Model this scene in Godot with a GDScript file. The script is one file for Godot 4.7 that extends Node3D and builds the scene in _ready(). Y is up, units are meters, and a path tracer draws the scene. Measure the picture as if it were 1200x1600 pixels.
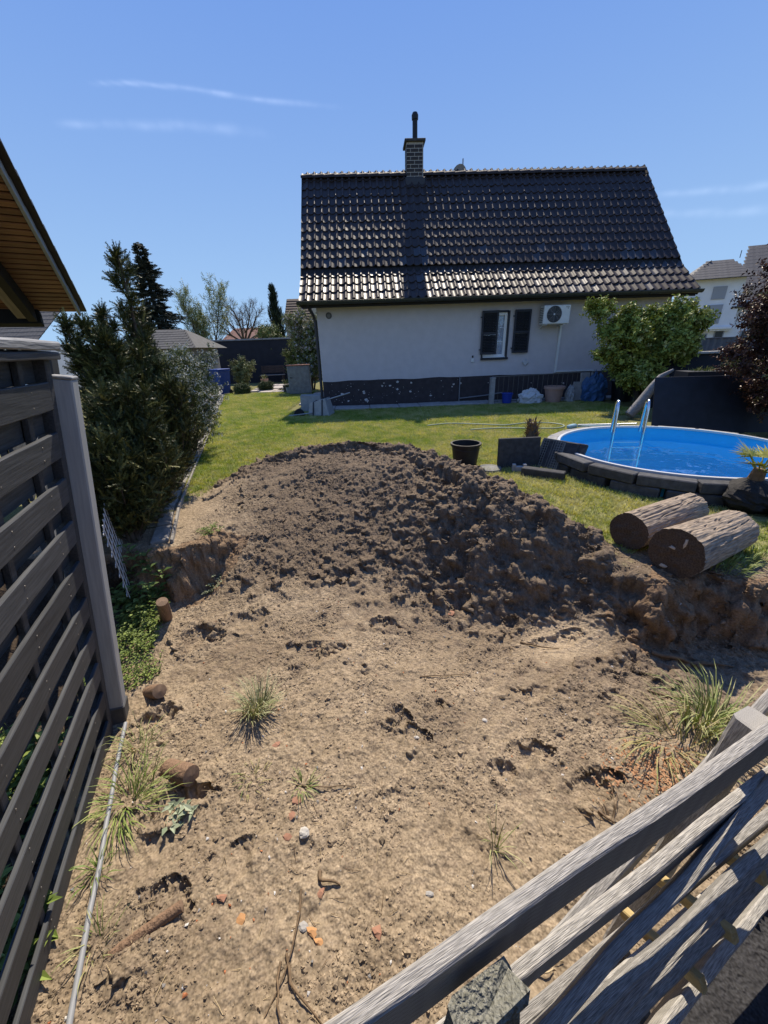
extends Node3D

# ---------- helpers ----------
var mats := {}
var cache := {}
var taken := {}
var rng := RandomNumberGenerator.new()

class MB:
	var v := PackedVector3Array()
	var n := PackedVector3Array()
	var c := PackedColorArray()
	var col := Color(1, 1, 1)
	func tri(a: Vector3, b: Vector3, d: Vector3) -> void:      # clockwise seen from the front
		var m := (d - a).cross(b - a).normalized()
		v.append(a); v.append(b); v.append(d)
		n.append(m); n.append(m); n.append(m)
		c.append(col); c.append(col); c.append(col)
	func tri_n(a: Vector3, b: Vector3, d: Vector3, na: Vector3, nb: Vector3, nd: Vector3) -> void:
		v.append(a); v.append(b); v.append(d)
		n.append(na); n.append(nb); n.append(nd)
		c.append(col); c.append(col); c.append(col)
	func quad(a: Vector3, b: Vector3, d: Vector3, e: Vector3) -> void:
		tri(a, b, d); tri(a, d, e)
	func quad_n(a: Vector3, b: Vector3, d: Vector3, e: Vector3, na: Vector3, nb: Vector3, nd: Vector3, ne: Vector3) -> void:
		tri_n(a, b, d, na, nb, nd); tri_n(a, d, e, na, nd, ne)
	# quad whose front looks along out
	func face(a: Vector3, b: Vector3, d: Vector3, e: Vector3, out: Vector3) -> void:
		if (d - a).cross(b - a).dot(out) >= 0.0:
			quad(a, b, d, e)
		else:
			quad(a, e, d, b)
	func face3(a: Vector3, b: Vector3, d: Vector3, out: Vector3) -> void:
		if (d - a).cross(b - a).dot(out) >= 0.0:
			tri(a, b, d)
		else:
			tri(a, d, b)
	func box(center: Vector3, size: Vector3, ch := 0.004, bs := Basis()) -> void:
		var h := size * 0.5
		ch = minf(ch, minf(h.x, minf(h.y, h.z)) * 0.6)
		var k := h - Vector3(ch, ch, ch)
		for ax in 3:
			for s in [-1.0, 1.0]:
				var u := (ax + 1) % 3
				var w := (ax + 2) % 3
				var p := []
				for q in [[-1, -1], [1, -1], [1, 1], [-1, 1]]:
					var e := Vector3()
					e[ax] = s * h[ax]; e[u] = q[0] * k[u]; e[w] = q[1] * k[w]
					p.append(center + bs * e)
				var o := Vector3(); o[ax] = s
				face(p[0], p[1], p[2], p[3], bs * o)
			var u2 := (ax + 1) % 3
			var w2 := (ax + 2) % 3
			if ch > 0.0:
				for s in [-1.0, 1.0]:
					for t in [-1.0, 1.0]:
						var a := Vector3(); var b := Vector3(); var d := Vector3(); var e2 := Vector3()
						a[ax] = -k[ax]; a[u2] = s * h[u2]; a[w2] = t * k[w2]
						b[ax] = k[ax]; b[u2] = s * h[u2]; b[w2] = t * k[w2]
						d[ax] = k[ax]; d[u2] = s * k[u2]; d[w2] = t * h[w2]
						e2[ax] = -k[ax]; e2[u2] = s * k[u2]; e2[w2] = t * h[w2]
						var o2 := Vector3(); o2[u2] = s; o2[w2] = t
						face(center + bs * a, center + bs * b, center + bs * d, center + bs * e2, bs * o2)
		if ch > 0.0:
			for x in [-1.0, 1.0]:
				for y in [-1.0, 1.0]:
					for z in [-1.0, 1.0]:
						var o3 := Vector3(x, y, z)
						face3(center + bs * Vector3(x * h.x, y * k.y, z * k.z), center + bs * Vector3(x * k.x, y * h.y, z * k.z), center + bs * Vector3(x * k.x, y * k.y, z * h.z), bs * o3)
	func tube(path: Array, radii, seg := 8, caps := true) -> void:
		var rings := []
		var side := Vector3.ZERO
		var dirs := []
		for i in path.size():
			var d: Vector3 = (path[mini(i + 1, path.size() - 1)] - path[maxi(i - 1, 0)]).normalized()
			dirs.append(d)
			if side == Vector3.ZERO:
				side = d.cross(Vector3.UP if absf(d.y) < 0.9 else Vector3.RIGHT).normalized()
			else:
				side = (side - d * side.dot(d)).normalized()
			var b := d.cross(side)
			var r: float = radii[i] if radii is Array else radii
			var ring := []
			for j in seg:
				var a := TAU * j / seg
				ring.append([path[i] + (side * cos(a) + b * sin(a)) * r, side * cos(a) + b * sin(a)])
			rings.append(ring)
		for i in path.size() - 1:
			for j in seg:
				var j2 := (j + 1) % seg
				var A = rings[i][j]; var B = rings[i][j2]; var D = rings[i + 1][j2]; var E = rings[i + 1][j]
				quad_n(A[0], E[0], D[0], B[0], A[1], E[1], D[1], B[1])
		if caps:
			for j in range(1, seg - 1):
				face3(rings[0][0][0], rings[0][j][0], rings[0][j + 1][0], -dirs[0])
				var L = rings[-1]
				face3(L[0][0], L[j][0], L[j + 1][0], dirs[-1])
	func lathe(profile: Array, seg := 16, xf := Transform3D()) -> void:    # Vector2(radius, height)
		for i in profile.size() - 1:
			var p: Vector2 = profile[i]
			var q: Vector2 = profile[i + 1]
			var t := q - p
			var nr := Vector2(t.y, -t.x).normalized()
			for j in seg:
				var a := TAU * j / seg
				var b := TAU * (j + 1) / seg
				var A := Vector3(cos(a), 0, sin(a)); var B := Vector3(cos(b), 0, sin(b))
				var na := xf.basis * (A * nr.x + Vector3.UP * nr.y); var nb := xf.basis * (B * nr.x + Vector3.UP * nr.y)
				var U := Vector3.UP
				quad_n(xf * (A * p.x + U * p.y), xf * (B * p.x + U * p.y), xf * (B * q.x + U * q.y), xf * (A * q.x + U * q.y), na, nb, nb, na)
	# folded leaf of two faces
	func leaf(base: Vector3, dir: Vector3, up: Vector3, length: float, width: float, fold := 0.25, droop := 0.0) -> void:
		var s := dir.cross(up).normalized()
		var w := s.cross(dir).normalized()
		var tip := base + dir * length - Vector3.UP * droop
		var m := base + dir * length * 0.45
		var a := m + s * width * 0.5 + w * width * fold
		var b := m - s * width * 0.5 + w * width * fold
		tri(base, a, tip); tri(base, tip, b)
	func blade(base: Vector3, dir: Vector3, side: Vector3, length: float, width: float, bend: Vector3) -> void:
		var m := base + dir * length * 0.55 + bend * 0.3
		var tip := base + dir * length + bend
		var s := side * width * 0.5
		tri(base - s, m - s * 0.75, m + s * 0.75)
		tri(base - s, m + s * 0.75, base + s)
		tri(m - s * 0.75, tip, m + s * 0.75)
	func mesh(colored := false) -> ArrayMesh:
		var arr := []
		arr.resize(Mesh.ARRAY_MAX)
		arr[Mesh.ARRAY_VERTEX] = v
		arr[Mesh.ARRAY_NORMAL] = n
		if colored:
			arr[Mesh.ARRAY_COLOR] = c
		var m := ArrayMesh.new()
		m.add_surface_from_arrays(Mesh.PRIMITIVE_TRIANGLES, arr)
		return m

func lin(r: float, g: float, b: float) -> Color:
	return Color(r, g, b).linear_to_srgb()

func noise(seed_: int, freq: float, oct := 4, kind := FastNoiseLite.TYPE_SIMPLEX_SMOOTH) -> FastNoiseLite:
	var f := FastNoiseLite.new()
	f.seed = seed_; f.frequency = freq; f.noise_type = kind; f.fractal_octaves = oct
	f.fractal_type = FastNoiseLite.FRACTAL_FBM if oct > 1 else FastNoiseLite.FRACTAL_NONE
	return f

# a seamless noise picture, coloured from a to b (linear colours); cut sharpens the step between the two
func tex(seed_: int, freq: float, oct: int, a: Color, b: Color, size := 256, cut := 0.0, kind := FastNoiseLite.TYPE_SIMPLEX_SMOOTH, mid := 0.5) -> ImageTexture:
	var key := "%d %f %d %s %s %d %f %d %f" % [seed_, freq, oct, a, b, size, cut, kind, mid]
	if cache.has(key):
		return cache[key]
	var f := noise(seed_, freq, oct, kind)
	var src := f.get_seamless_image(size, size, false, false, 0.2, true)
	src.convert(Image.FORMAT_L8)
	var d := src.get_data()
	var lut := PackedByteArray()
	for i in 256:
		var t := i / 255.0
		if cut > 0.0:
			t = smoothstep(mid - 0.5 * (1.0 - cut), mid + 0.5 * (1.0 - cut), t)
		var c := a.lerp(b, t).linear_to_srgb()
		lut.append(int(clampf(c.r, 0, 1) * 255)); lut.append(int(clampf(c.g, 0, 1) * 255)); lut.append(int(clampf(c.b, 0, 1) * 255))
	var out := PackedByteArray()
	out.resize(size * size * 3)
	for i in size * size:
		var k := d[i] * 3
		out[i * 3] = lut[k]; out[i * 3 + 1] = lut[k + 1]; out[i * 3 + 2] = lut[k + 2]
	var t2 := ImageTexture.create_from_image(Image.create_from_data(size, size, false, Image.FORMAT_RGB8, out))
	cache[key] = t2
	return t2

func height_tex(seed_: int, freq: float, oct: int, size := 256, kind := FastNoiseLite.TYPE_SIMPLEX_SMOOTH) -> ImageTexture:
	var key := "h%d %f %d %d %d" % [seed_, freq, oct, size, kind]
	if not cache.has(key):
		var src := noise(seed_, freq, oct, kind).get_seamless_image(size, size, false, false, 0.2, true)
		src.convert(Image.FORMAT_L8)
		cache[key] = ImageTexture.create_from_image(src)
	return cache[key]

# a material mottled between two linear colours. o: seed freq oct size cut bump metal spec coat back world vcol
func mat(key: String, a: Color, b: Color, rough: float, scale := Vector3.ONE, o := {}) -> StandardMaterial3D:
	if mats.has(key):
		return mats[key]
	var m := StandardMaterial3D.new()
	m.roughness = rough
	m.metallic = o.get("metal", 0.0)
	m.metallic_specular = o.get("spec", 0.4)
	if o.get("plain", false):
		m.albedo_color = a.linear_to_srgb()
	else:
		# shared grey mottling times the lighter colour, unless the two differ in hue
		var sd: int = o.get("seed", 3) % 4
		if o.get("two", false):
			m.albedo_texture = tex(sd, o.get("freq", 0.02), o.get("oct", 4), a, b, o.get("size", 256), o.get("cut", 0.0), o.get("kind", FastNoiseLite.TYPE_SIMPLEX_SMOOTH), o.get("mid", 0.5))
		else:
			var ratio := snappedf(a.get_luminance() / maxf(b.get_luminance(), 1e-4), 0.15)
			m.albedo_color = b.linear_to_srgb()
			m.albedo_texture = tex(sd, 0.02 if o.get("freq", 0.02) < 0.035 else 0.05, 5 if o.get("oct", 4) < 6 else 6, Color(ratio, ratio, ratio), Color(1, 1, 1), o.get("size", 256), o.get("cut", 0.0))
		m.uv1_triplanar = true
		m.uv1_world_triplanar = o.get("world", false)
		m.uv1_scale = scale
	if o.has("bump"):
		m.heightmap_enabled = true
		m.heightmap_scale = o.bump
		m.heightmap_texture = height_tex(11 + o.get("seed", 3) % 3, 0.03 if o.get("bfreq", 0.03) < 0.06 else 0.12, 5, 256)
		m.uv1_triplanar = true
		m.uv1_world_triplanar = o.get("world", false)
		m.uv1_scale = scale
	if o.has("coat"):
		m.clearcoat_enabled = true; m.clearcoat = o.coat; m.clearcoat_roughness = 0.15
	if o.has("back"):
		m.backlight_enabled = true; m.backlight = o.back
	if o.get("vcol", false):
		m.vertex_color_use_as_albedo = true
	m.cull_mode = BaseMaterial3D.CULL_DISABLED
	mats[key] = m
	return m

func flat(key: String, c: Color, rough := 0.6, o := {}) -> StandardMaterial3D:
	var d := o.duplicate()
	d["plain"] = true
	return mat(key, c, c, rough, Vector3.ONE, d)

func numbered(called: String, parent: Node) -> String:
	var key := "%d/%s" % [parent.get_instance_id(), called]
	var k: int = taken.get(key, 0)
	taken[key] = k + 1
	return called if k == 0 else "%s_%03d" % [called, k]

func tag(o: Node, label: String, category: String, group := "") -> Node:
	o.set_meta("label", label); o.set_meta("category", category)
	if group != "":
		o.set_meta("group", group)
	return o

func thing(called: String, label: String, category: String, at := Vector3.ZERO, turn := 0.0, group := "") -> Node3D:
	var o := Node3D.new()
	o.name = numbered(called, self)
	add_child(o)
	o.position = at; o.rotation.y = turn
	tag(o, label, category, group)
	return o

func part(called: String, mesh: Mesh, m: Material, parent: Node, xf := Transform3D()) -> MeshInstance3D:
	var o := MeshInstance3D.new()
	o.name = numbered(called, parent)
	o.mesh = mesh
	o.material_override = m
	o.transform = xf
	parent.add_child(o)
	return o

func structure(called: String, mesh: Mesh, m: Material, xf := Transform3D()) -> MeshInstance3D:
	var o := part(called, mesh, m, self, xf)
	o.set_meta("kind", "structure")
	return o

func box_mesh(size: Vector3, ch := 0.004) -> ArrayMesh:
	var key := "box %s %f" % [size, ch]
	if not cache.has(key):
		var b := MB.new()
		b.box(Vector3.ZERO, size, ch)
		cache[key] = b.mesh()
	return cache[key]

func bx(called: String, parent: Node, m: Material, center: Vector3, size: Vector3, ch := 0.004, bs := Basis()) -> MeshInstance3D:
	return part(called, box_mesh(size, ch), m, parent, Transform3D(bs, center))

func tb(called: String, parent: Node, m: Material, path: Array, radii, seg := 8) -> MeshInstance3D:
	var b := MB.new()
	b.tube(path, radii, seg)
	return part(called, b.mesh(), m, parent)

func dup(o: Node3D, label: String, at: Vector3, turn := 0.0) -> Node3D:
	var r: Node3D = o.duplicate()
	r.name = numbered(String(o.name).rstrip("_0123456789"), self)
	add_child(r)
	r.position = at; r.rotation.y = turn
	r.set_meta("label", label)
	return r

# many copies of one mesh as one object; xf: Array of Transform3D, cols: Array of Color (linear)
func many(called: String, mesh: Mesh, m: Material, parent: Node, xf: Array, cols: Array) -> MultiMeshInstance3D:
	var mm := MultiMesh.new()
	mm.transform_format = MultiMesh.TRANSFORM_3D
	mm.use_colors = true
	mm.mesh = mesh
	mm.instance_count = xf.size()
	for i in xf.size():
		mm.set_instance_transform(i, xf[i])
		mm.set_instance_color(i, cols[i])
	var o := MultiMeshInstance3D.new()
	o.name = numbered(called, parent)
	o.multimesh = mm
	o.material_override = m
	parent.add_child(o)
	return o

func rnd(a: float, b: float) -> float:
	return rng.randf_range(a, b)

func rdir() -> Vector3:
	var z := rnd(-1, 1); var a := rnd(0, TAU); var r := sqrt(1 - z * z)
	return Vector3(r * cos(a), z, r * sin(a))

func look(dir: Vector3, roll := 0.0) -> Basis:      # basis whose y axis is dir
	var y := dir.normalized()
	var x := y.cross(Vector3.UP if absf(y.y) < 0.95 else Vector3.RIGHT).normalized()
	var z := x.cross(y)
	return Basis(x, y, z) * Basis(Vector3.UP, roll)

# a weathered board lying along +x from 0 to length, w high (y), t thick (z)
func board_mesh(length: float, w: float, t: float, seed_: int, wob := 0.004, seg := 14, chip := 0.0) -> ArrayMesh:
	var b := MB.new()
	var f := noise(seed_, 2.2, 2)
	var g := noise(seed_ + 5, 26.0, 3)
	var rings := []
	var ch := minf(t, w) * 0.16
	for i in seg + 1:
		var x := length * i / seg
		var oy := f.get_noise_2d(x, 0) * wob * 2.0
		var oz := f.get_noise_2d(x, 9) * wob * 2.0
		var tw := f.get_noise_2d(x, 20) * wob * 6.0
		var h := w * 0.5; var d := t * 0.5
		var pts := [Vector2(-h + ch, -d), Vector2(h - ch, -d), Vector2(h, -d + ch), Vector2(h, d - ch), Vector2(h - ch, d), Vector2(-h + ch, d), Vector2(-h, d - ch), Vector2(-h, -d + ch)]
		var ring := []
		for k in 8:
			var p: Vector2 = pts[k]
			var e := chip * g.get_noise_2d(x, k * 3.0)
			var ex := 0.0
			if i == 0 or i == seg:
				ex = (1.0 if i == 0 else -1.0) * absf(g.get_noise_2d(k * 2.0, 40)) * chip * 3.0
			ring.append(Vector3(x + ex, p.x * (1.0 + e / w) + oy + p.y * tw, p.y * (1.0 + e / w) + oz))
		rings.append(ring)
	for i in seg:
		for k in 8:
			var k2 := (k + 1) % 8
			var mid: Vector3 = (rings[i][k] + rings[i][k2]) * 0.5
			b.face(rings[i][k], rings[i + 1][k], rings[i + 1][k2], rings[i][k2], Vector3(0, mid.y, mid.z * 3.0))
	for k in range(1, 7):
		b.face3(rings[0][0], rings[0][k], rings[0][k + 1], Vector3.LEFT)
		b.face3(rings[seg][0], rings[seg][k], rings[seg][k + 1], Vector3.RIGHT)
	return b.mesh()

# an irregular lump
func lump_mesh(seed_: int, rough := 0.35, seg := 7, rings := 5, squash := 0.75) -> ArrayMesh:
	var b := MB.new()
	var f := noise(seed_, 1.1, 3)
	var P := []
	for i in rings + 1:
		var row := []
		var th := PI * i / rings
		for j in seg:
			var a := TAU * j / seg + (0.3 if i % 2 else 0.0)
			var d := Vector3(sin(th) * cos(a), cos(th), sin(th) * sin(a))
			var r := 0.5 * (1.0 + rough * 2.0 * f.get_noise_3d(d.x * 1.3, d.y * 1.3, d.z * 1.3))
			row.append(Vector3(d.x, d.y * squash, d.z) * r)
		P.append(row)
	for i in rings:
		for j in seg:
			var j2 := (j + 1) % seg
			var m: Vector3 = (P[i][j] + P[i + 1][j2]) * 0.5
			if i > 0:
				b.face3(P[i][j], P[i][j2], P[i + 1][j2], m)
			if i < rings - 1:
				b.face3(P[i][j], P[i + 1][j2], P[i + 1][j], m)
	return b.mesh()

const LEAF_BASE := 0.4

func tinted(mesh: ArrayMesh, c: Color) -> ArrayMesh:
	var arr := mesh.surface_get_arrays(0)
	var cols: PackedColorArray = arr[Mesh.ARRAY_COLOR]
	var k := Color(c.r / LEAF_BASE, c.g / LEAF_BASE, c.b / LEAF_BASE)
	for i in cols.size():
		var q := cols[i] * k
		q.a = 1.0
		cols[i] = q
	arr[Mesh.ARRAY_COLOR] = cols
	var m := ArrayMesh.new()
	m.add_surface_from_arrays(Mesh.PRIMITIVE_TRIANGLES, arr)
	return m

# sprigs joined into one foliage mesh, each in one of a few tints
func merged(called: String, sprig: ArrayMesh, m: Material, parent: Node, xf: Array, tints: Array, weights: Array) -> MeshInstance3D:
	var kinds := []
	for c in tints:
		kinds.append(tinted(sprig, c))
	var st := SurfaceTool.new()
	st.begin(Mesh.PRIMITIVE_TRIANGLES)
	for x in xf:
		var r := rng.randf()
		var k := 0
		while k < weights.size() - 1 and r > weights[k]:
			r -= weights[k]
			k += 1
		st.append_from(kinds[k], 0, x)
	return part(called, st.commit(), m, parent)

func lb(c: Color) -> Color:      # a leaf colour for a mesh that wears a leaf material
	return Color(c.r / LEAF_BASE, c.g / LEAF_BASE, c.b / LEAF_BASE)

# ---------- the ground ----------
var gx := PackedFloat64Array()
var gz := PackedFloat64Array()
var gh := PackedFloat32Array()
var gc := PackedColorArray()
var gl := PackedFloat32Array()         # how much lawn
const POOL := Vector3(3.95, 0.0, -5.1)
const POOL_R := 1.42
var ridge := [Vector3(-2.11, 0.04, -4.47), Vector3(-1.98, 0.12, -4.93), Vector3(-1.71, 0.24, -5.1), Vector3(-1.04, 0.38, -5.33), Vector3(-0.32, 0.42, -5.28), Vector3(0.36, 0.42, -4.88), Vector3(0.73, 0.42, -4.13), Vector3(1.04, 0.38, -3.69), Vector3(1.26, 0.32, -3.27), Vector3(1.52, 0.2, -2.95), Vector3(1.76, 0.05, -2.65)]
# outline of the dug area in plan; S lies below the lawn inside it
var pit := [Vector2(-3.6, -2.85), Vector2(-2.32, -3.0), Vector2(-2.07, -3.02), Vector2(-1.84, -3.05), Vector2(-1.70, -3.22), Vector2(-1.62, -3.45), Vector2(-1.72, -3.8), Vector2(-1.85, -4.35), Vector2(-1.98, -4.93), Vector2(-1.71, -5.1), Vector2(-1.04, -5.33), Vector2(-0.32, -5.28), Vector2(0.36, -4.88), Vector2(0.73, -4.13), Vector2(1.04, -3.69), Vector2(1.26, -3.27), Vector2(1.52, -2.95), Vector2(1.76, -2.65), Vector2(1.9, -2.42), Vector2(1.96, -2.25), Vector2(2.12, -2.36), Vector2(2.32, -2.34), Vector2(2.48, -2.25), Vector2(2.72, -2.18), Vector2(3.4, -2.1), Vector2(6.2, -2.0), Vector2(6.2, 3.0), Vector2(-3.6, 3.0)]
var lawn_left := [Vector2(-1.9, -2.9), Vector2(-2.02, -3.2), Vector2(-2.36, -4.05), Vector2(-2.84, -5.5), Vector2(-3.42, -7.3), Vector2(-4.75, -11.3), Vector2(-6.6, -17.0)]

func poly_sd(p: Vector2, poly: Array) -> float:       # negative inside
	var d := 1e9
	var inside := false
	var j := poly.size() - 1
	for i in poly.size():
		var a: Vector2 = poly[i]; var b: Vector2 = poly[j]
		var e := b - a; var w := p - a
		var t := clampf(w.dot(e) / e.length_squared(), 0, 1)
		d = minf(d, (w - e * t).length_squared())
		if (a.y > p.y) != (b.y > p.y) and p.x < (b.x - a.x) * (p.y - a.y) / (b.y - a.y) + a.x:
			inside = not inside
		j = i
	return -sqrt(d) if inside else sqrt(d)

func kerb_x(z: float) -> float:
	for i in lawn_left.size() - 1:
		if z <= lawn_left[i].y and z >= lawn_left[i + 1].y:
			return lerpf(lawn_left[i].x, lawn_left[i + 1].x, (z - lawn_left[i].y) / (lawn_left[i + 1].y - lawn_left[i].y))
	return -1.9 if z > -2.9 else -6.6

func hget(x: float, z: float) -> float:
	if x <= gx[0] or x >= gx[-1] or z <= gz[0] or z >= gz[-1]:
		return 0.0
	var i := clampi(gx.bsearch(x) - 1, 0, gx.size() - 2)
	var j := clampi(gz.bsearch(z) - 1, 0, gz.size() - 2)
	var u := (x - gx[i]) / (gx[i + 1] - gx[i]); var w := (z - gz[j]) / (gz[j + 1] - gz[j])
	var n := gx.size()
	return lerpf(lerpf(gh[j * n + i], gh[j * n + i + 1], u), lerpf(gh[(j + 1) * n + i], gh[(j + 1) * n + i + 1], u), w)

func cget(x: float, z: float) -> Color:
	var i := clampi(gx.bsearch(x), 0, gx.size() - 1)
	var j := clampi(gz.bsearch(z), 0, gz.size() - 1)
	return gc[j * gx.size() + i]

func lget(x: float, z: float) -> float:
	if x <= gx[0] or x >= gx[-1] or z <= gz[0] or z >= gz[-1]:
		return 1.0
	var i := clampi(gx.bsearch(x), 0, gx.size() - 1)
	var j := clampi(gz.bsearch(z), 0, gz.size() - 1)
	return gl[j * gx.size() + i]

func spline(pts: Array) -> PackedFloat64Array:       # thin plate through Vector3(x, height, z)
	var n := pts.size()
	var N := n + 3
	var A := []
	for i in N:
		var row := PackedFloat64Array(); row.resize(N + 1); A.append(row)
	for i in n:
		for j in n:
			var d: float = Vector2(pts[i].x - pts[j].x, pts[i].z - pts[j].z).length_squared()
			A[i][j] = (0.5 * d * log(d) if d > 1e-12 else 0.0) + (0.004 if i == j else 0.0)
		A[i][n] = 1.0; A[i][n + 1] = pts[i].x; A[i][n + 2] = pts[i].z; A[i][N] = pts[i].y
		A[n][i] = 1.0; A[n + 1][i] = pts[i].x; A[n + 2][i] = pts[i].z
	for k in N:
		var best := k
		for r in range(k + 1, N):
			if absf(A[r][k]) > absf(A[best][k]):
				best = r
		var t = A[k]; A[k] = A[best]; A[best] = t
		for r in range(k + 1, N):
			var m: float = A[r][k] / A[k][k]
			if m != 0.0:
				var ra: PackedFloat64Array = A[r]
				var ka: PackedFloat64Array = A[k]
				for q in range(k, N + 1):
					ra[q] -= m * ka[q]
				A[r] = ra
	var out := PackedFloat64Array(); out.resize(N)
	for k in range(N - 1, -1, -1):
		var s: float = A[k][N]
		for q in range(k + 1, N):
			s -= A[k][q] * out[q]
		out[k] = s / A[k][k]
	return out

func build_ground() -> void:
	var pts := []
	pts.append_array(ridge)
	for p in [[-0.28, -4.27, 0.26], [-0.27, -3.92, 0.1], [-0.9, -4.35, 0.12], [-0.39, -3.32, -0.2], [-0.58, -2.81, -0.36], [0.28, -3.85, 0.22], [0.61, -3.36, 0.15], [0.55, -2.95, -0.3], [1.09, -2.91, -0.02], [1.04, -2.62, -0.4], [1.53, -2.64, -0.14], [1.49, -2.42, -0.36], [-0.03, -2.29, -0.42], [-1.12, -3.32, -0.2], [-1.24, -4.1, 0.03], [-1.35, -3.6, -0.08],
		[-1.68, -3.75, 0.0], [-1.95, -3.7, 0.02], [-1.75, -4.2, 0.04],
		[-0.84, -1.74, -0.45], [-1.19, -1.39, -0.45], [-0.06, -0.52, -0.45], [-1.03, -0.54, -0.46], [1.17, -1.13, -0.42], [1.7, -1.43, -0.38], [2.63, -1.9, -0.42], [2.28, -1.97, -0.45], [2.02, -2.13, -0.43], [1.75, -2.2, -0.38], [1.2, -1.9, -0.4], [0.5, -1.2, -0.45], [-1.94, -2.54, -0.45], [-1.84, -2.8, -0.43], [-1.7, -3.06, -0.4], [-1.45, -3.2, -0.26], [2.9, -0.5, -0.4], [4.0, -1.2, -0.36], [-2.7, -1.0, -0.42], [-2, 0.8, -0.42], [0, 1.4, -0.42], [2.4, 1.4, -0.42], [-2.6, -2.6, -0.42], [3.4, -1.9, -0.4], [5.0, -1.5, -0.3], [0.2, -1.8, -0.43], [-0.6, -1.1, -0.46]]:
		pts.append(Vector3(p[0], p[2], p[1]))
	# the outer slope of the heap runs down under the lawn
	for i in ridge.size():
		var a: Vector3 = ridge[maxi(i - 1, 0)]; var b: Vector3 = ridge[mini(i + 1, ridge.size() - 1)]
		var t := Vector2(b.x - a.x, b.z - a.z).normalized()
		var o := Vector2(t.y, -t.x)
		var r: Vector3 = ridge[i]
		for k in [[r.y / 0.62 + 0.08, -0.03], [r.y / 0.62 + 0.7, -0.16]]:
			pts.append(Vector3(r.x + o.x * k[0], k[1], r.z + o.y * k[0]))
	var w := spline(pts)
	var n := pts.size()
	# coarse fields: base surface, distance to the dug area's outline, distance to the heap's crest
	var x0 := -3.6; var z0 := -7.1; var st := 0.06
	var nx := int(10.0 / st); var nz := int(9.2 / st)
	var S := PackedFloat32Array(); var D := PackedFloat32Array(); var R := PackedFloat32Array()
	for j in nz:
		var z := z0 + j * st
		for i in nx:
			var x := x0 + i * st
			var s := w[n] + w[n + 1] * x + w[n + 2] * z
			if x < 3.4:
				for k in n:
					var p: Vector3 = pts[k]
					var d := (p.x - x) * (p.x - x) + (p.z - z) * (p.z - z)
					if d > 1e-9:
						s += w[k] * 0.5 * d * log(d)
			else:
				s = -0.36
			S.append(clampf(s, -0.62, 0.6))
			D.append(poly_sd(Vector2(x, z), pit))
			var rd := 1e9
			for k in ridge.size() - 1:
				var a := Vector2(ridge[k].x, ridge[k].z); var e := Vector2(ridge[k + 1].x, ridge[k + 1].z) - a
				var q := Vector2(x, z) - a
				rd = minf(rd, (q - e * clampf(q.dot(e) / e.length_squared(), 0, 1)).length_squared())
			R.append(sqrt(rd))
	print("coarse")
	var x := -3.4
	while x < 5.9:
		gx.append(x)
		x += 0.0125 if x > -2.5 and x < 2.75 else 0.045
	var z := -6.9
	while z < 1.8:
		gz.append(z)
		z += 0.013 if z < -2.5 else (0.0095 if z < -0.2 else 0.06)
	var low := noise(21, 2.3, 3)
	var mid := noise(22, 6.5, 3)
	var fine := noise(23, 26.0, 4)
	var clod := noise(24, 9.0, 1, FastNoiseLite.TYPE_CELLULAR)
	clod.cellular_return_type = FastNoiseLite.RETURN_DISTANCE
	clod.domain_warp_enabled = true; clod.domain_warp_amplitude = 0.06; clod.domain_warp_frequency = 8.0
	var clod2 := noise(25, 24.0, 1, FastNoiseLite.TYPE_CELLULAR)
	clod2.cellular_return_type = FastNoiseLite.RETURN_DISTANCE
	var tone := noise(26, 1.6, 4)
	var tone2 := noise(27, 9.0, 3)
	# dents (x, z, rx, rz, depth): hollows, footprints, holes
	var dents := [[-0.03, -2.5, 0.14, 0.06, 0.07], [-0.42, -3.05, 0.15, 0.07, 0.08], [-0.3, -3.5, 0.13, 0.06, 0.05], [0.62, -2.75, 0.12, 0.08, 0.09], [0.05, -1.62, 0.05, 0.09, 0.05], [0.16, -1.5, 0.05, 0.08, 0.05], [0.3, -1.72, 0.09, 0.05, 0.04], [0.75, -1.4, 0.12, 0.07, 0.05], [0.98, -1.2, 0.13, 0.06, 0.05], [0.55, -1.35, 0.1, 0.06, 0.04], [-1.5, -2.45, 0.16, 0.12, 0.08], [-1.45, -1.75, 0.1, 0.08, 0.09], [-1.07, -1.24, 0.12, 0.08, 0.11], [-0.55, -2.2, 0.2, 0.08, 0.05], [-1.15, -2.6, 0.18, 0.1, 0.06], [1.9, -1.95, 0.2, 0.08, 0.06], [0.9, -1.8, 0.2, 0.07, 0.04], [1.3, -3.06, 0.16, 0.1, 0.1], [0.85, -3.3, 0.14, 0.1, 0.1], [0.7, -3.0, 0.12, 0.08, 0.1], [-0.95, -0.85, 0.1, 0.06, 0.05], [-0.7, -1.0, 0.12, 0.05, 0.03], [1.25, -2.25, 0.22, 0.05, 0.04]]
	for i in 30:
		dents.append([rnd(-1.5, 1.7), rnd(-2.9, -0.5), rnd(0.05, 0.14), rnd(0.04, 0.09), rnd(0.006, 0.018)])
	# damp, freshly turned soil on the floor
	var patches := [[-1.0, -0.72, 0.6, 0.35], [-1.35, -2.35, 0.5, 0.45], [0.25, -1.65, 0.5, 0.25], [1.25, -2.0, 0.6, 0.2], [0.0, -2.5, 0.8, 0.3], [0.75, -1.3, 0.4, 0.15], [-0.9, -2.2, 0.5, 0.3]]
	var sand := Color(0.315, 0.247, 0.168); var pale := Color(0.405, 0.322, 0.222); var dark := Color(0.185, 0.143, 0.102); var turf := Color(0.27, 0.26, 0.11); var clay := Color(0.25, 0.165, 0.10)
	var nxv := gx.size(); var nzv := gz.size()
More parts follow.
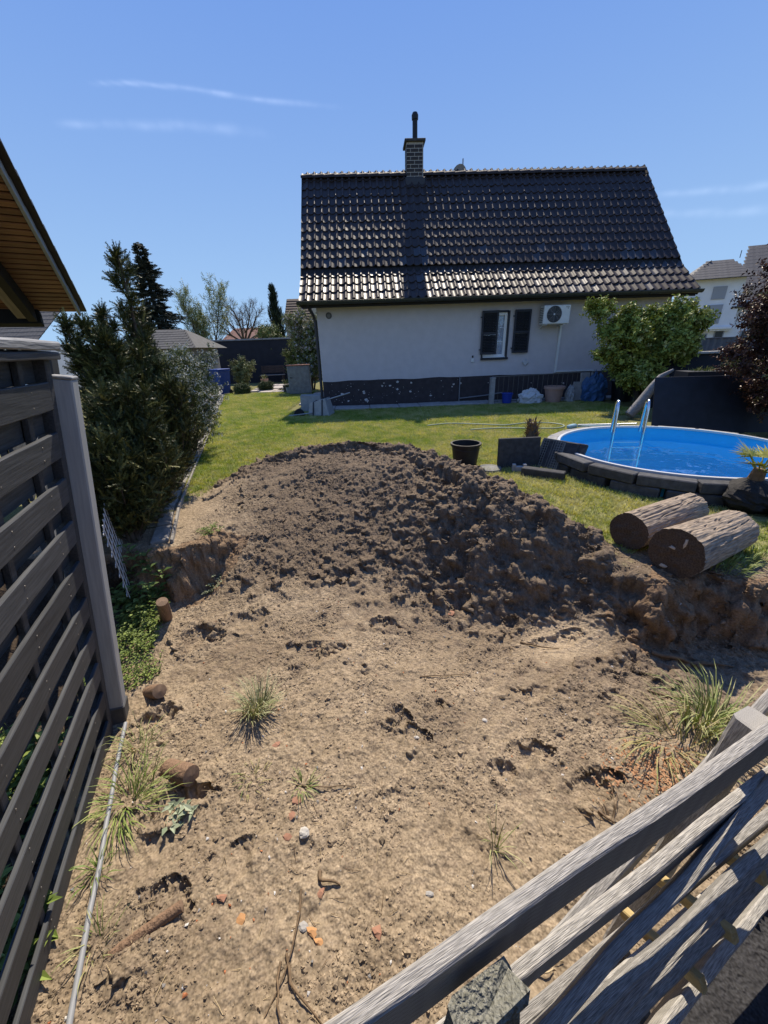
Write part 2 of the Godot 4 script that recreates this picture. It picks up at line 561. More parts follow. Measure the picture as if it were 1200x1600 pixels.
	for j in nzv:
		var zz: float = gz[j]
		var fj := clampf((zz - z0) / st, 0, nz - 1.001)
		var j0 := int(fj); var wj := fj - j0
		for i in nxv:
			var xx: float = gx[i]
			var fi := clampf((xx - x0) / st, 0, nx - 1.001)
			var i0 := int(fi); var wi := fi - i0
			var k0 := j0 * nx + i0
			var s := lerpf(lerpf(S[k0], S[k0 + 1], wi), lerpf(S[k0 + nx], S[k0 + nx + 1], wi), wj)
			var d := lerpf(lerpf(D[k0], D[k0 + 1], wi), lerpf(D[k0 + nx], D[k0 + nx + 1], wi), wj)
			var steep := smoothstep(0.45, 1.1, Vector2(S[k0 + 1] - S[k0], S[k0 + nx] - S[k0]).length() / st)
			var r := lerpf(lerpf(R[k0], R[k0 + 1], wi), lerpf(R[k0 + nx], R[k0 + nx + 1], wi), wj)
			var m := mid.get_noise_2d(xx, zz)
			var l := low.get_noise_2d(xx, zz)
			d += m * 0.05 + l * 0.03
			# the dark, crumbly heap against trodden sand
			var heap := clampf(1.45 - r * 0.95 + l * 0.3, 0, 1)
			heap = maxf(heap, clampf((-2.62 - zz) * 2.0 + m * 0.5 + l * 0.6, 0, 1) * smoothstep(-1.65, -1.1, xx + m * 0.2) * (1.0 if r < 1.9 else 0.0) * smoothstep(0.25, -0.05, d))
			if xx > -0.2 and zz < -2.2 and zz > -3.7:
				heap = maxf(heap, clampf(1.25 - absf(zz + 3.05) * 1.5 + m * 0.4, 0, 1) * smoothstep(1.75, 1.3, xx) * smoothstep(-0.2, 0.6, xx))
			if xx < -0.9 and zz > -4.7:
				heap *= smoothstep(-1.95, -1.3, xx + m * 0.3)
			var tongue := clampf(1.0 - Vector2((xx - 1.30 + m * 0.1) / 0.44, (zz + 2.22 + (xx - 1.3) * 0.1 + l * 0.1) / 0.25).length(), 0, 1)
			heap *= 1.0 - clampf(tongue * 3.0, 0, 1)
			var lump := 0.34 + 0.6 * smoothstep(0.1, 0.9, heap)
			lump *= 1.0 + 0.6 * smoothstep(0.1, 0.7, xx + m * 0.3) * smoothstep(-2.4, -2.7, zz)
			lump *= 1.0 - 0.5 * smoothstep(0.2, -0.3, xx) * smoothstep(-3.0, -3.4, zz) * smoothstep(0.1, 0.4, r)
			lump *= 1.0 - 0.75 * clampf(tongue * 2.5, 0, 1)
			var rel := m * 0.045 + l * 0.03 + (0.5 + clod.get_noise_2d(xx, zz)) * 0.032 * maxf(0.0, 0.35 + m) + (0.5 + clod2.get_noise_2d(xx, zz)) * 0.012
			var f := fine.get_noise_2d(xx, zz)
			s += rel * lump * (1.0 - 0.6 * steep) + f * 0.007 * (1.0 - 0.5 * steep) + l * 0.06 * smoothstep(0.2, 0.8, xx) * smoothstep(-2.5, -2.8, zz) * heap
			if d < 0.0 and xx < 0.75 and zz < -3.6:
				s -= (0.11 + 0.05 * l) * smoothstep(0.05, 0.15, r + m * 0.06) * smoothstep(0.8, 0.2, r) * smoothstep(-1.7, -1.2, xx)
			for q in dents:
				var u: float = (xx + m * 0.10 + f * 0.02 - q[0]) / q[2]
				if absf(u) < 1.6:
					var v: float = (zz + l * 0.09 - f * 0.02 - q[1]) / q[3]
					if absf(v) < 1.6:
						var e := u * u + v * v
						if e < 2.5:
							s -= q[4] * 0.55 * (maxf(0.0, 1.0 - e) - 0.35 * maxf(0.0, 1.0 - absf(e - 1.5)))
			var top := f * 0.004 + l * 0.006
			var inn := smoothstep(0.05, -0.17, d)
			var lawn := 0.0
			var h := s
			if inn < 1.0:
				var out := maxf(s - (0.02 if r > 0.15 else 0.0), top)
				h = lerpf(out, s, inn) if s < top else out
				lawn = smoothstep(-0.01, 0.03, top - s) * (1.0 - inn)
			# bare sand beside the heap, before the logs and under the hedge
			if xx < kerb_x(zz) - 0.02:
				lawn = 0.0
			lawn *= smoothstep(0.18, 0.45, Vector2((xx + 1.85) / 1.3, (zz + 3.7) / 2.2).length() * 0.5 + m * 0.12)
			if xx > 1.4:
				lawn *= smoothstep(-2.62, -2.95, zz + m * 0.25 - 0.2 * smoothstep(2.3, 2.7, xx))
			var e2 := minf(minf(xx - gx[0], gx[nxv - 1] - xx), minf(zz - gz[0], gz[nzv - 1] - zz))
			h *= smoothstep(0.0, 0.7, e2)
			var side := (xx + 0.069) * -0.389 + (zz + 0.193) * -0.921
			var shade_ground := smoothstep(-0.03, -0.07, side + f * 0.02) if xx > -0.35 else 0.0  # flattened ground by the old fence, coloured dark in place of deep shade
			if shade_ground > 0.0:
				h = lerpf(h, minf(-0.46 * smoothstep(0.0, 0.7, e2), h) + f * 0.002, shade_ground)
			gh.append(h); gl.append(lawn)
			var t := tone.get_noise_2d(xx, zz); var t2 := tone2.get_noise_2d(xx, zz)
			var c := sand.lerp(pale, clampf(0.35 + t * 1.3 + tongue * 1.5, 0, 1))
			c = c.lerp(dark, clampf(heap * (0.94 + t2 * 0.35) + maxf(0.0, t2 * 1.1 + t * 0.6 - 0.12) * 0.9, 0, 0.97))
			for q in patches:
				var e3 := Vector2((xx + m * 0.2 - q[0]) / q[2], (zz + l * 0.2 - q[1]) / q[3]).length_squared()
				if e3 < 1.0:
					c = c.lerp(dark, (1.0 - e3) * clampf(0.55 + t2 * 1.6 + f * 0.8, 0, 1) * 0.8)
			if d > -0.25 and d < 0.12 and r > 0.3 and s < -0.1:
				c = c.lerp(clay, 0.7)
			c = c.lerp(turf, lawn)
			c = c * (1.25 + f * 0.6 + t2 * 0.25)
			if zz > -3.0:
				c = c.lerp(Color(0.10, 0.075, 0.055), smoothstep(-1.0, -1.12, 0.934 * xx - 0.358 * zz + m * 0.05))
			c = c.lerp(Color(0.07, 0.07, 0.074) * (1.0 + t2 * 0.3), shade_ground)  # dark asphalt tone paints the shade in
			c.a = 1.0
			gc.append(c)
	print("fine ", nxv * nzv)
	var vv := PackedVector3Array(); vv.resize(nxv * nzv)
	var nn := PackedVector3Array(); nn.resize(nxv * nzv)
	var ix := PackedInt32Array()
	var n3 := noise(28, 5.0, 4)
	var f3 := noise(30, 34.0, 3)
	var c3 := noise(29, 14.0, 1, FastNoiseLite.TYPE_CELLULAR)
	c3.cellular_return_type = FastNoiseLite.RETURN_DISTANCE
	for j in nzv:
		for i in nxv:
			var k := j * nxv + i
			vv[k] = Vector3(gx[i], gh[k], gz[j])
			var ia := maxi(i - 1, 0); var ib := mini(i + 1, nxv - 1); var ja := maxi(j - 1, 0); var jb := mini(j + 1, nzv - 1)
			nn[k] = Vector3(-(gh[j * nxv + ib] - gh[j * nxv + ia]) / (gx[ib] - gx[ia]), 1.0, -(gh[jb * nxv + i] - gh[ja * nxv + i]) / (gz[jb] - gz[ja])).normalized()
			if nn[k].y < 0.9 and gl[k] < 0.3:
				var q := vv[k] * 1.0
				var am := smoothstep(0.9, 0.65, nn[k].y)
				vv[k] += nn[k] * am * (n3.get_noise_3d(q.x, q.y, q.z) * 0.085 + (0.5 + c3.get_noise_3d(q.x, q.y, q.z)) * 0.022 + f3.get_noise_3d(q.x, q.y, q.z) * 0.016)
			if i < nxv - 1 and j < nzv - 1:
				if absf(gx[i] - POOL.x) < 1.5 and Vector2(gx[i] - POOL.x + 0.02, gz[j] - POOL.z).length() < POOL_R + 0.06:
					continue
				ix.append_array([k, k + 1, k + nxv + 1, k, k + nxv + 1, k + nxv])
	for j in range(1, nzv - 1):
		for i in range(1, nxv - 1):
			var k := j * nxv + i
			if nn[k].y < 0.93:
				nn[k] = (vv[k + nxv] - vv[k - nxv]).cross(vv[k + 1] - vv[k - 1]).normalized()
	# the rest of the sheet, out to the horizon
	var xa: float = gx[0]; var xb: float = gx[nxv - 1]; var za: float = gz[0]; var zb: float = gz[nzv - 1]
	for q in [[-160, -160, xa, 160], [xb, -160, 160, 160], [xa, -160, xb, za], [xa, zb, xb, 160]]:
		var b := vv.size()
		for p in [[q[0], q[1]], [q[2], q[1]], [q[2], q[3]], [q[0], q[3]]]:
			vv.append(Vector3(p[0], 0, p[1])); nn.append(Vector3.UP); gc.append(turf)
		ix.append_array([b, b + 1, b + 2, b, b + 2, b + 3])
	var arr := []
	arr.resize(Mesh.ARRAY_MAX)
	arr[Mesh.ARRAY_VERTEX] = vv; arr[Mesh.ARRAY_NORMAL] = nn; arr[Mesh.ARRAY_COLOR] = gc; arr[Mesh.ARRAY_INDEX] = ix
	var me := ArrayMesh.new()
	me.add_surface_from_arrays(Mesh.PRIMITIVE_TRIANGLES, arr)
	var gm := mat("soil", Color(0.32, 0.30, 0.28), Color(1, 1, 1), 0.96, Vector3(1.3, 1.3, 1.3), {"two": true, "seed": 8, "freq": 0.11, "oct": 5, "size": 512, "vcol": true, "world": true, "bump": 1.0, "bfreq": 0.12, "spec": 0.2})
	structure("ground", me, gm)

func scatter_ground() -> void:
	# crumbs and clods of soil: nobody could count them
	var shapes := [lump_mesh(1, 0.5), lump_mesh(2, 0.55, 6, 4), lump_mesh(3, 0.45, 6, 4)]
	var xf := [[], [], []]; var co := [[], [], []]
	var f := noise(40, 1.4, 3)
	var tries := 230000
	for i in tries:
		var z := -0.35 - pow(rng.randf(), 1.35) * 5.1
		var x := rnd(-1.9, 3.0)
		if lget(x, z) > 0.2 or (x > -0.35 and (x + 0.069) * -0.389 + (z + 0.193) * -0.921 < 0.0):
			continue
		var dens := 0.3 + f.get_noise_2d(x, z) * 1.3
		var c := cget(x, z)
		if c.r < 0.26:
			dens += 0.45
		if rng.randf() > dens:
			continue
		var k := rng.randi() % 3
		var s := 0.0045 + 0.013 * pow(rng.randf(), 4.0)
		if rng.randf() < 0.007:
			s = rnd(0.018, 0.04)
		elif c.r < 0.3 and z < -2.3 and rng.randf() < 0.004:
			s = rnd(0.04, 0.08)
		elif c.r < 0.26 and rng.randf() < 0.012:
			s = rnd(0.015, 0.035)
		var b := Basis(rdir(), rnd(0, TAU)).scaled(Vector3(1.0, 0.7, 1.0) * s * rnd(0.8, 1.3))
		xf[k].append(Transform3D(b, Vector3(x, hget(x, z) + s * 0.05, z)))
		c = c * rnd(0.9, 1.3)
		c.a = 1.0
		co[k].append(c)
	var m: Material = mats["soil"]
	for k in 3:
		var o := many("soil_crumbs", shapes[k], m, self, xf[k], co[k])
		o.set_meta("kind", "stuff")
		tag(o, "small loose crumbs and clods of soil strewn over the dug ground", "soil", "loose soil crumbs")

# ---------- the house behind the lawn ----------
const HOUSE := Vector3(-1.665, 0.0, -11.941)
const HOUSE_TURN := 0.0349

func hp(u: float, y: float, off: float) -> Vector3:      # a point given along, above and before the house's front wall
	return HOUSE + Vector3(cos(HOUSE_TURN) * u + sin(HOUSE_TURN) * off, y, -sin(HOUSE_TURN) * u + cos(HOUSE_TURN) * off)

func tile_mesh(wd: float, ln: float, seed_: int) -> ArrayMesh:
	# an S-shaped pan: x across, z down the slope (0 at the top), y off the roof
	var b := MB.new()
	rng.seed = seed_
	var prof := []
	for k in 9:
		var t := k / 8.0
		var y := 0.0
		if t < 0.6:
			y = -0.014 * sin(t / 0.6 * PI)
		else:
			y = 0.042 * sin((t - 0.6) / 0.4 * PI)
		prof.append(Vector2((t - 0.5) * wd * 1.04, y))
	var th := 0.016
	for k in 8:
		var a: Vector2 = prof[k]; var c: Vector2 = prof[k + 1]
		var na := Vector3(-(prof[k + 1].y - prof[maxi(k - 1, 0)].y), prof[k + 1].x - prof[maxi(k - 1, 0)].x, 0).normalized()
		var nc := Vector3(-(prof[mini(k + 2, 8)].y - a.y), prof[mini(k + 2, 8)].x - a.x, 0).normalized()
		b.quad_n(Vector3(a.x, a.y, 0), Vector3(c.x, c.y, 0), Vector3(c.x, c.y, ln - 0.012), Vector3(a.x, a.y, ln - 0.012), na, nc, nc, na)
		# rounded lip, then the butt
		var f := Vector3(0, 0, 1)
		b.quad_n(Vector3(a.x, a.y, ln - 0.012), Vector3(c.x, c.y, ln - 0.012), Vector3(c.x, c.y - 0.006, ln), Vector3(a.x, a.y - 0.006, ln), na, nc, (nc + f).normalized(), (na + f).normalized())
		b.face(Vector3(a.x, a.y - 0.006, ln), Vector3(c.x, c.y - 0.006, ln), Vector3(c.x, c.y - th - 0.01, ln), Vector3(a.x, a.y - th - 0.01, ln), f)
	return b.mesh()

func build_house() -> void:
	var H := thing("house", "pale rendered house with dark tiled roof, brick chimney and louvred shutters", "house", HOUSE, HOUSE_TURN)
	var render_m := mat("render", Color(0.455, 0.425, 0.43), Color(0.525, 0.49, 0.495), 0.92, Vector3(0.35, 0.35, 0.35), {"seed": 31, "freq": 0.012, "oct": 5, "size": 512, "bump": 0.15, "bfreq": 0.2})
	var plinth_m := mat("plinth", Color(0.028, 0.022, 0.024), Color(0.05, 0.04, 0.043), 0.75, Vector3(0.8, 0.8, 0.8), {"seed": 33, "bump": 0.3})
	var tile_m := mat("roof_tile", Color(0.028, 0.020, 0.018), Color(0.046, 0.034, 0.030), 0.44, Vector3(1.3, 1.3, 1.3), {"seed": 35, "freq": 0.03, "spec": 0.3, "world": true})
	var tile_old := mat("roof_tile_worn", Color(0.014, 0.012, 0.012), Color(0.045, 0.037, 0.034), 0.42, Vector3(1.7, 1.7, 1.7), {"seed": 36, "freq": 0.04, "spec": 0.5, "world": true})
	var dark_m := flat("roof_deck", Color(0.02, 0.018, 0.017), 0.9)
	var gut_m := mat("gutter", Color(0.03, 0.036, 0.034), Color(0.055, 0.062, 0.056), 0.45, Vector3(1, 1, 1), {"seed": 37, "metal": 0.3})
	var WU := 10.05
	var top := 2.92
	var wl := 4.70; var wr := 5.40; var wb := 1.26; var wt := 2.44
	bx("wall", H, render_m, Vector3(wl * 0.5, (top + 0.72) * 0.5, -0.15), Vector3(wl, top - 0.72, 0.3), 0.0)
	bx("wall", H, render_m, Vector3((wr + WU) * 0.5, (top + 0.72) * 0.5, -0.15), Vector3(WU - wr, top - 0.72, 0.3), 0.0)
	bx("wall", H, render_m, Vector3((wl + wr) * 0.5, (0.72 + wb) * 0.5, -0.15), Vector3(wr - wl, wb - 0.72, 0.3), 0.0)
	bx("wall", H, render_m, Vector3((wl + wr) * 0.5, (wt + top) * 0.5, -0.15), Vector3(wr - wl, top - wt, 0.3), 0.0)
	bx("wall", H, render_m, Vector3(WU * 0.5, 1.46, -5.95), Vector3(WU, 2.92, 0.3), 0.0)
	for s in [0.15, WU - 0.15]:
		bx("wall", H, render_m, Vector3(s, 1.46, -3.05), Vector3(0.3, 2.92, 5.5), 0.0)
		var g := MB.new()
		for q in [-0.15, 0.15]:
			g.face3(Vector3(s + q, 2.92, -0.02), Vector3(s + q, 2.92, -6.08), Vector3(s + q, 6.3, -2.95), Vector3(q, 0, 0))
		g.face(Vector3(s - 0.15, 2.92, -0.02), Vector3(s + 0.15, 2.92, -0.02), Vector3(s + 0.15, 6.3, -2.95), Vector3(s - 0.15, 6.3, -2.95), Vector3(0, 1, 1))
		g.face(Vector3(s - 0.15, 2.92, -6.08), Vector3(s + 0.15, 2.92, -6.08), Vector3(s + 0.15, 6.3, -2.95), Vector3(s - 0.15, 6.3, -2.95), Vector3(0, 1, -1))
		part("gable", g.mesh(), render_m, H)
	bx("ceiling", H, dark_m, Vector3(WU * 0.5, 2.85, -3.05), Vector3(WU - 0.6, 0.06, 5.4), 0.0)
	# plinth: uneven upper edge of the bitumen coat, flaked in places
	var pb := MB.new()
	var pn := noise(51, 0.7, 3)
	var px := 0.0
	while px < WU - 0.01:
		var q := minf(px + 0.15, WU)
		var ha := 0.76 + pn.get_noise_1d(px) * 0.03; var hb := 0.76 + pn.get_noise_1d(q) * 0.03
		pb.face(Vector3(px, -0.1, 0.012), Vector3(q, -0.1, 0.012), Vector3(q, hb, 0.012), Vector3(px, ha, 0.012), Vector3.BACK)
		pb.face(Vector3(px, ha, 0.012), Vector3(q, hb, 0.012), Vector3(q, hb, -0.02), Vector3(px, ha, -0.02), Vector3.UP)
		px = q
	pb.box(Vector3(WU * 0.5, 0.3, -0.15), Vector3(WU, 0.84, 0.3), 0.0)
	var plinth := part("plinth", pb.mesh(), plinth_m, H)
	rng.seed = 77
	var flake := mat("flake", Color(0.42, 0.38, 0.35), Color(0.62, 0.58, 0.55), 0.9, Vector3(3, 3, 3), {"seed": 52})
	for i in 95:
		var fb := MB.new()
		var cu := rnd(0.15, 3.6) if i < 78 else rnd(3.6, 8.0)
		var r := 0.007 + 0.035 * pow(rng.randf(), 4.0)
		if i < 3:
			r = rnd(0.03, 0.05)
		var cy := rnd(0.1, 0.7)
		if i < 4:
			cu = [1.25, 3.2, 2.2, 4.12][i]; cy = [0.2, 0.25, 0.68, 0.72][i]
		var ns := 11
		var P := []
		for k in ns:
			var a := TAU * k / ns
			P.append(Vector3(cu + cos(a) * r * rnd(0.5, 1.3), cy + sin(a) * r * rnd(0.4, 1.1), 0.0145))
		for k in range(1, ns - 1):
			fb.face3(P[0], P[k], P[k + 1], Vector3.BACK)
		part("flaked_patch", fb.mesh(), flake, plinth)
	# roof: shallow at the eaves, steep above
	var e0 := Vector2(0.47, 2.80)      # (offset, height) at the eave
	var a1 := deg_to_rad(38.5); var a2 := deg_to_rad(49.6)
	var gauge := 0.345
	var knee := e0 + Vector2(-cos(a1), sin(a1)) * gauge * 3.05
	var rise_end := Vector2(-2.92, knee.y + (knee.x + 2.92) * tan(a2))
	var ul := -0.38; var ur := 10.42
	var cols := 51
	var wd := (ur - ul) / cols
	var deck := MB.new()
	for q in [[e0, knee], [knee, rise_end]]:
		var nrm := Vector2(q[0].y - q[1].y, q[1].x - q[0].x).normalized() * -0.07
		if nrm.y > 0: nrm = -nrm
		var A: Vector2 = q[0] + nrm * 0.25; var B: Vector2 = q[1] + nrm * 0.25
		deck.face(Vector3(ul, A.y, A.x), Vector3(ur, A.y, A.x), Vector3(ur, B.y, B.x), Vector3(ul, B.y, B.x), Vector3(0, 1, 1))
		A = q[0] + nrm * 1.5; B = q[1] + nrm * 1.5
		deck.face(Vector3(ul, A.y, A.x), Vector3(ur, A.y, A.x), Vector3(ur, B.y, B.x), Vector3(ul, B.y, B.x), Vector3(0, -1, -1))
	part("roof_deck", deck.mesh(), dark_m, H)
	var back := MB.new()
	var back_e := Vector2(-6.4, 2.8)
	back.face(Vector3(ul, rise_end.y, rise_end.x), Vector3(ur, rise_end.y, rise_end.x), Vector3(ur, back_e.y, back_e.x), Vector3(ul, back_e.y, back_e.x), Vector3(0, 1, -1))
	back.face(Vector3(ul, rise_end.y - 0.1, rise_end.x), Vector3(ur, rise_end.y - 0.1, rise_end.x), Vector3(ur, back_e.y - 0.1, back_e.x), Vector3(ul, back_e.y - 0.1, back_e.x), Vector3(0, -1, 1))
	part("rear_roof", back.mesh(), tile_m, H)
	var ts := [tile_mesh(wd, 0.405, 1), tile_mesh(wd, 0.405, 2)]
	rng.seed = 99
	var steep_len := knee.distance_to(rise_end)
	var rows := 15
	var far := MB.new()
	var far_mesh := SurfaceTool.new()
	far_mesh.begin(Mesh.PRIMITIVE_TRIANGLES)
	var made := 0
	for r in rows:
		var s := gauge * r                       # distance of the row's lower edge from the eave
		var p: Vector2; var ang: float
		var first := gauge * 3.05
		if s < first:
			p = e0 + Vector2(-cos(a1), sin(a1)) * s; ang = a1
		else:
			p = knee + Vector2(-cos(a2), sin(a2)) * (s - first); ang = a2
		if s - first > steep_len - 0.1:
			break
		var tilt := ang - 0.075
		for k in cols:
			var jitter := rnd(-0.006, 0.006)
			var bs := Basis(Vector3.RIGHT, tilt + rnd(-0.022, 0.022)) * Basis(Vector3.FORWARD, rnd(-0.02, 0.02))
			# upper end of the tile: 0.405 up the slope from its lip
			var org := Vector3(ul + wd * (k + 0.5), p.y + 0.036 * cos(ang), p.x + 0.036 * sin(ang)) - bs * Vector3(0, 0, 0.405 + jitter)
			var xf := Transform3D(bs, org)
			if made < 300:
				part("roof_tile", ts[rng.randi() % 2], tile_old if rng.randf() < 0.18 else tile_m, H, xf)
				made += 1
			else:
				far_mesh.append_from(ts[rng.randi() % 2], 0, xf)
	var fo := part("upper_roof_tiles", far_mesh.commit(), tile_m, H)
	fo.set_meta("kind", "stuff")
	# ridge tiles
	var rm := MB.new()
	for k in 7:
		var t0 := PI * k / 7; var t1 := PI * (k + 1) / 7
		var n0 := Vector3(0, sin(t0), cos(t0)); var n1 := Vector3(0, sin(t1), cos(t1))
		rm.quad_n(Vector3(0, 0, 0) + n0 * 0.105, Vector3(0, 0, 0) + n1 * 0.105, Vector3(0.36, 0, 0) + n1 * 0.12, Vector3(0.36, 0, 0) + n0 * 0.12, n0, n1, n1, n0)
		rm.face(Vector3(0.36, 0, 0) + n0 * 0.12, Vector3(0.36, 0, 0) + n1 * 0.12, Vector3(0.36, 0, 0) + n1 * 0.1, Vector3(0.36, 0, 0) + n0 * 0.1, Vector3.RIGHT)
	var rmesh := rm.mesh()
	var u := ul - 0.02
	while u < ur - 0.1:
		part("ridge_tile", rmesh, mat("ridge_tile", Color(0.02, 0.016, 0.015), Color(0.04, 0.03, 0.028), 0.75, Vector3(1.3, 1.3, 1.3), {"seed": 38, "world": true}), H, Transform3D(Basis(Vector3.BACK, rnd(0.005, 0.03)), Vector3(u, rise_end.y - 0.03, rise_end.x + 0.02)))
		u += 0.335
	# verge boards
	for s in [ul + 0.01, ur - 0.01]:
		for q in [[e0, knee], [knee, rise_end]]:
			var A := Vector3(s, q[0].y - 0.07, q[0].x); var B := Vector3(s, q[1].y - 0.07, q[1].x)
			bx("verge_board", H, dark_m, (A + B) * 0.5, Vector3(0.03, 0.14, A.distance_to(B)), 0.003, Basis(Vector3.RIGHT, atan2(B.y - A.y, A.z - B.z)))
	# eaves: fascia, soffit, half-round gutter
	bx("fascia", H, dark_m, Vector3((ul + ur) * 0.5, 2.73, 0.4), Vector3(ur - ul - 0.06, 0.16, 0.03))
	bx("soffit", H, mat("soffit", Color(0.06, 0.05, 0.045), Color(0.1, 0.085, 0.075), 0.8), Vector3((ul + ur) * 0.5, 2.735, 0.195), Vector3(ur - ul - 0.1, 0.03, 0.37))
	var gb := MB.new()
	for k in 8:
		var t0 := PI + PI * k / 8; var t1 := PI + PI * (k + 1) / 8
		var n0 := Vector3(0, sin(t0), cos(t0)); var n1 := Vector3(0, sin(t1), cos(t1))
		var c := Vector3(0, 2.79, 0.5)
		var L := Vector3(ul - 0.06, 0, 0); var Rr := Vector3(ur + 0.06, 0, 0)
		gb.quad_n(c + L + n0 * 0.075, c + L + n1 * 0.075, c + Rr + n1 * 0.075, c + Rr + n0 * 0.075, n0, n1, n1, n0)
		gb.face3(c + L, c + L + n0 * 0.075, c + L + n1 * 0.075, Vector3.LEFT)
		gb.face3(c + Rr, c + Rr + n0 * 0.075, c + Rr + n1 * 0.075, Vector3.RIGHT)
	gb.tube([Vector3(ul - 0.06, 2.795, 0.577), Vector3(ur + 0.06, 2.795, 0.577)], 0.01, 6)
	var gut := part("gutter", gb.mesh(), gut_m, H)
	for k in 12:
		var bm := MB.new()
		bm.tube([Vector3(0.4 + k * 0.86, 2.8, 0.58), Vector3(0.4 + k * 0.86, 2.72, 0.565), Vector3(0.4 + k * 0.86, 2.705, 0.5)], 0.008, 5)
		part("gutter_bracket", bm.mesh(), gut_m, gut)
	tb("downpipe", H, flat("downpipe", Color(0.035, 0.036, 0.04), 0.5), [Vector3(-0.18, 2.72, 0.42), Vector3(-0.09, 2.5, 0.02), Vector3(-0.06, 2.35, -0.06), Vector3(-0.06, 0.5, -0.06), Vector3(-0.06, 0.0, -0.06)], 0.045, 8)
	# chimney
	var joint := mat("mortar", Color(0.30, 0.28, 0.25), Color(0.42, 0.39, 0.35), 0.95, Vector3(3, 3, 3), {"seed": 61})
	var brick := mat("chimney_brick", Color(0.018, 0.015, 0.016), Color(0.045, 0.035, 0.033), 0.6, Vector3(2, 2, 2), {"seed": 62, "world": true})
	var cz := -2.95
	var ch := bx("chimney", H, joint, Vector3(3.07, 6.65, cz), Vector3(0.50, 1.12, 0.50), 0.0)
	var brm := box_mesh(Vector3(0.232, 0.078, 0.115), 0.006)
	var brs := box_mesh(Vector3(0.115, 0.078, 0.232), 0.006)
	var brh := box_mesh(Vector3(0.112, 0.078, 0.115), 0.006)
	for row in 9:
		var y := -0.30 + row * 0.094
		var odd := row % 2 == 1
		for sz in [-1.0, 1.0]:
			if odd:
				part("brick", brh, brick, ch, Transform3D(Basis(), Vector3(-0.197, y, sz * 0.199)))
				part("brick", brm, brick, ch, Transform3D(Basis(), Vector3(-0.012, y, sz * 0.199)))
				part("brick", brh, brick, ch, Transform3D(Basis(), Vector3(0.174, y, sz * 0.199)))
			else:
				part("brick", brm, brick, ch, Transform3D(Basis(), Vector3(-0.136, y, sz * 0.199)))
				part("brick", brm, brick, ch, Transform3D(Basis(), Vector3(0.11, y, sz * 0.199)))
		for sx in [-1.0, 1.0]:
			part("brick", brs, brick, ch, Transform3D(Basis(), Vector3(sx * 0.2005, y, 0.0)))
	bx("cap_slab", ch, mat("cap_slab", Color(0.035, 0.033, 0.032), Color(0.07, 0.065, 0.06), 0.8), Vector3(0, 0.585, 0), Vector3(0.62, 0.07, 0.62), 0.01)
	var fl := MB.new()
	fl.lathe([Vector2(0.0, 0.0), Vector2(0.075, 0.0), Vector2(0.075, 0.5), Vector2(0.095, 0.52), Vector2(0.10, 0.62), Vector2(0.07, 0.68), Vector2(0, 0.69)], 16)
	part("flue_pipe", fl.mesh(), flat("flue", Color(0.012, 0.012, 0.014), 0.45), ch, Transform3D(Basis(), Vector3(0.03, 0.63, 0)))
	var fc := MB.new()
	fc.lathe([Vector2(0.0, 0.0), Vector2(0.1, 0.0), Vector2(0.085, 0.05), Vector2(0.07, 0.06)], 16)
	part("flue_collar", fc.mesh(), flat("flue_collar", Color(0.55, 0.55, 0.57), 0.4), ch, Transform3D(Basis(), Vector3(0.03, 0.62, 0)))
	bx("lead_flashing", ch, flat("flashing", Color(0.05, 0.05, 0.055), 0.5, {"metal": 0.5}), Vector3(0, -0.42, 0.14), Vector3(0.6, 0.26, 0.34), 0.01)
	# satellite dish on its mast behind the ridge
	var dish := thing("satellite_dish", "grey satellite dish and its mast peeking over the roof ridge beside the chimney", "satellite dish", hp(4.55, 5.97, -3.35), HOUSE_TURN)
	var dm := MB.new()
	for i in 5:
		for j in 20:
			var r0 := 0.3 * i / 5; var r1 := 0.3 * (i + 1) / 5
			var t0 := TAU * j / 20; var t1 := TAU * (j + 1) / 20
			var P := []
			for q in [[r0, t0], [r1, t0], [r1, t1], [r0, t1]]:
				P.append(Vector3(cos(q[1]) * q[0], sin(q[1]) * q[0], q[0] * q[0] * 0.7))
			dm.face(P[0], P[1], P[2], P[3], Vector3(0, 0, -1))
	var dish_m := flat("dish_paint", Color(0.35, 0.36, 0.38), 0.5)
	part("reflector", dm.mesh(), dish_m, dish, Transform3D(Basis(Vector3.UP, 0.5) * Basis(Vector3.RIGHT, 0.35), Vector3(-0.05, 0.58, 0.1)))
	tb("mast", dish, flat("zinc", Color(0.32, 0.33, 0.35), 0.4, {"metal": 0.7}), [Vector3(0.12, -0.25, 0), Vector3(0.12, 1.05, 0)], 0.022, 8)
	tb("feed_arm", dish, flat("zinc", Color(), 0.4), [Vector3(-0.05, 0.35, 0.05), Vector3(-0.2, 0.45, -0.3)], 0.012, 6)
	bx("mast_bracket", dish, flat("zinc", Color(), 0.4), Vector3(0.05, 0.55, 0.03), Vector3(0.16, 0.06, 0.05))
	build_window(H)
	build_wall_fittings()

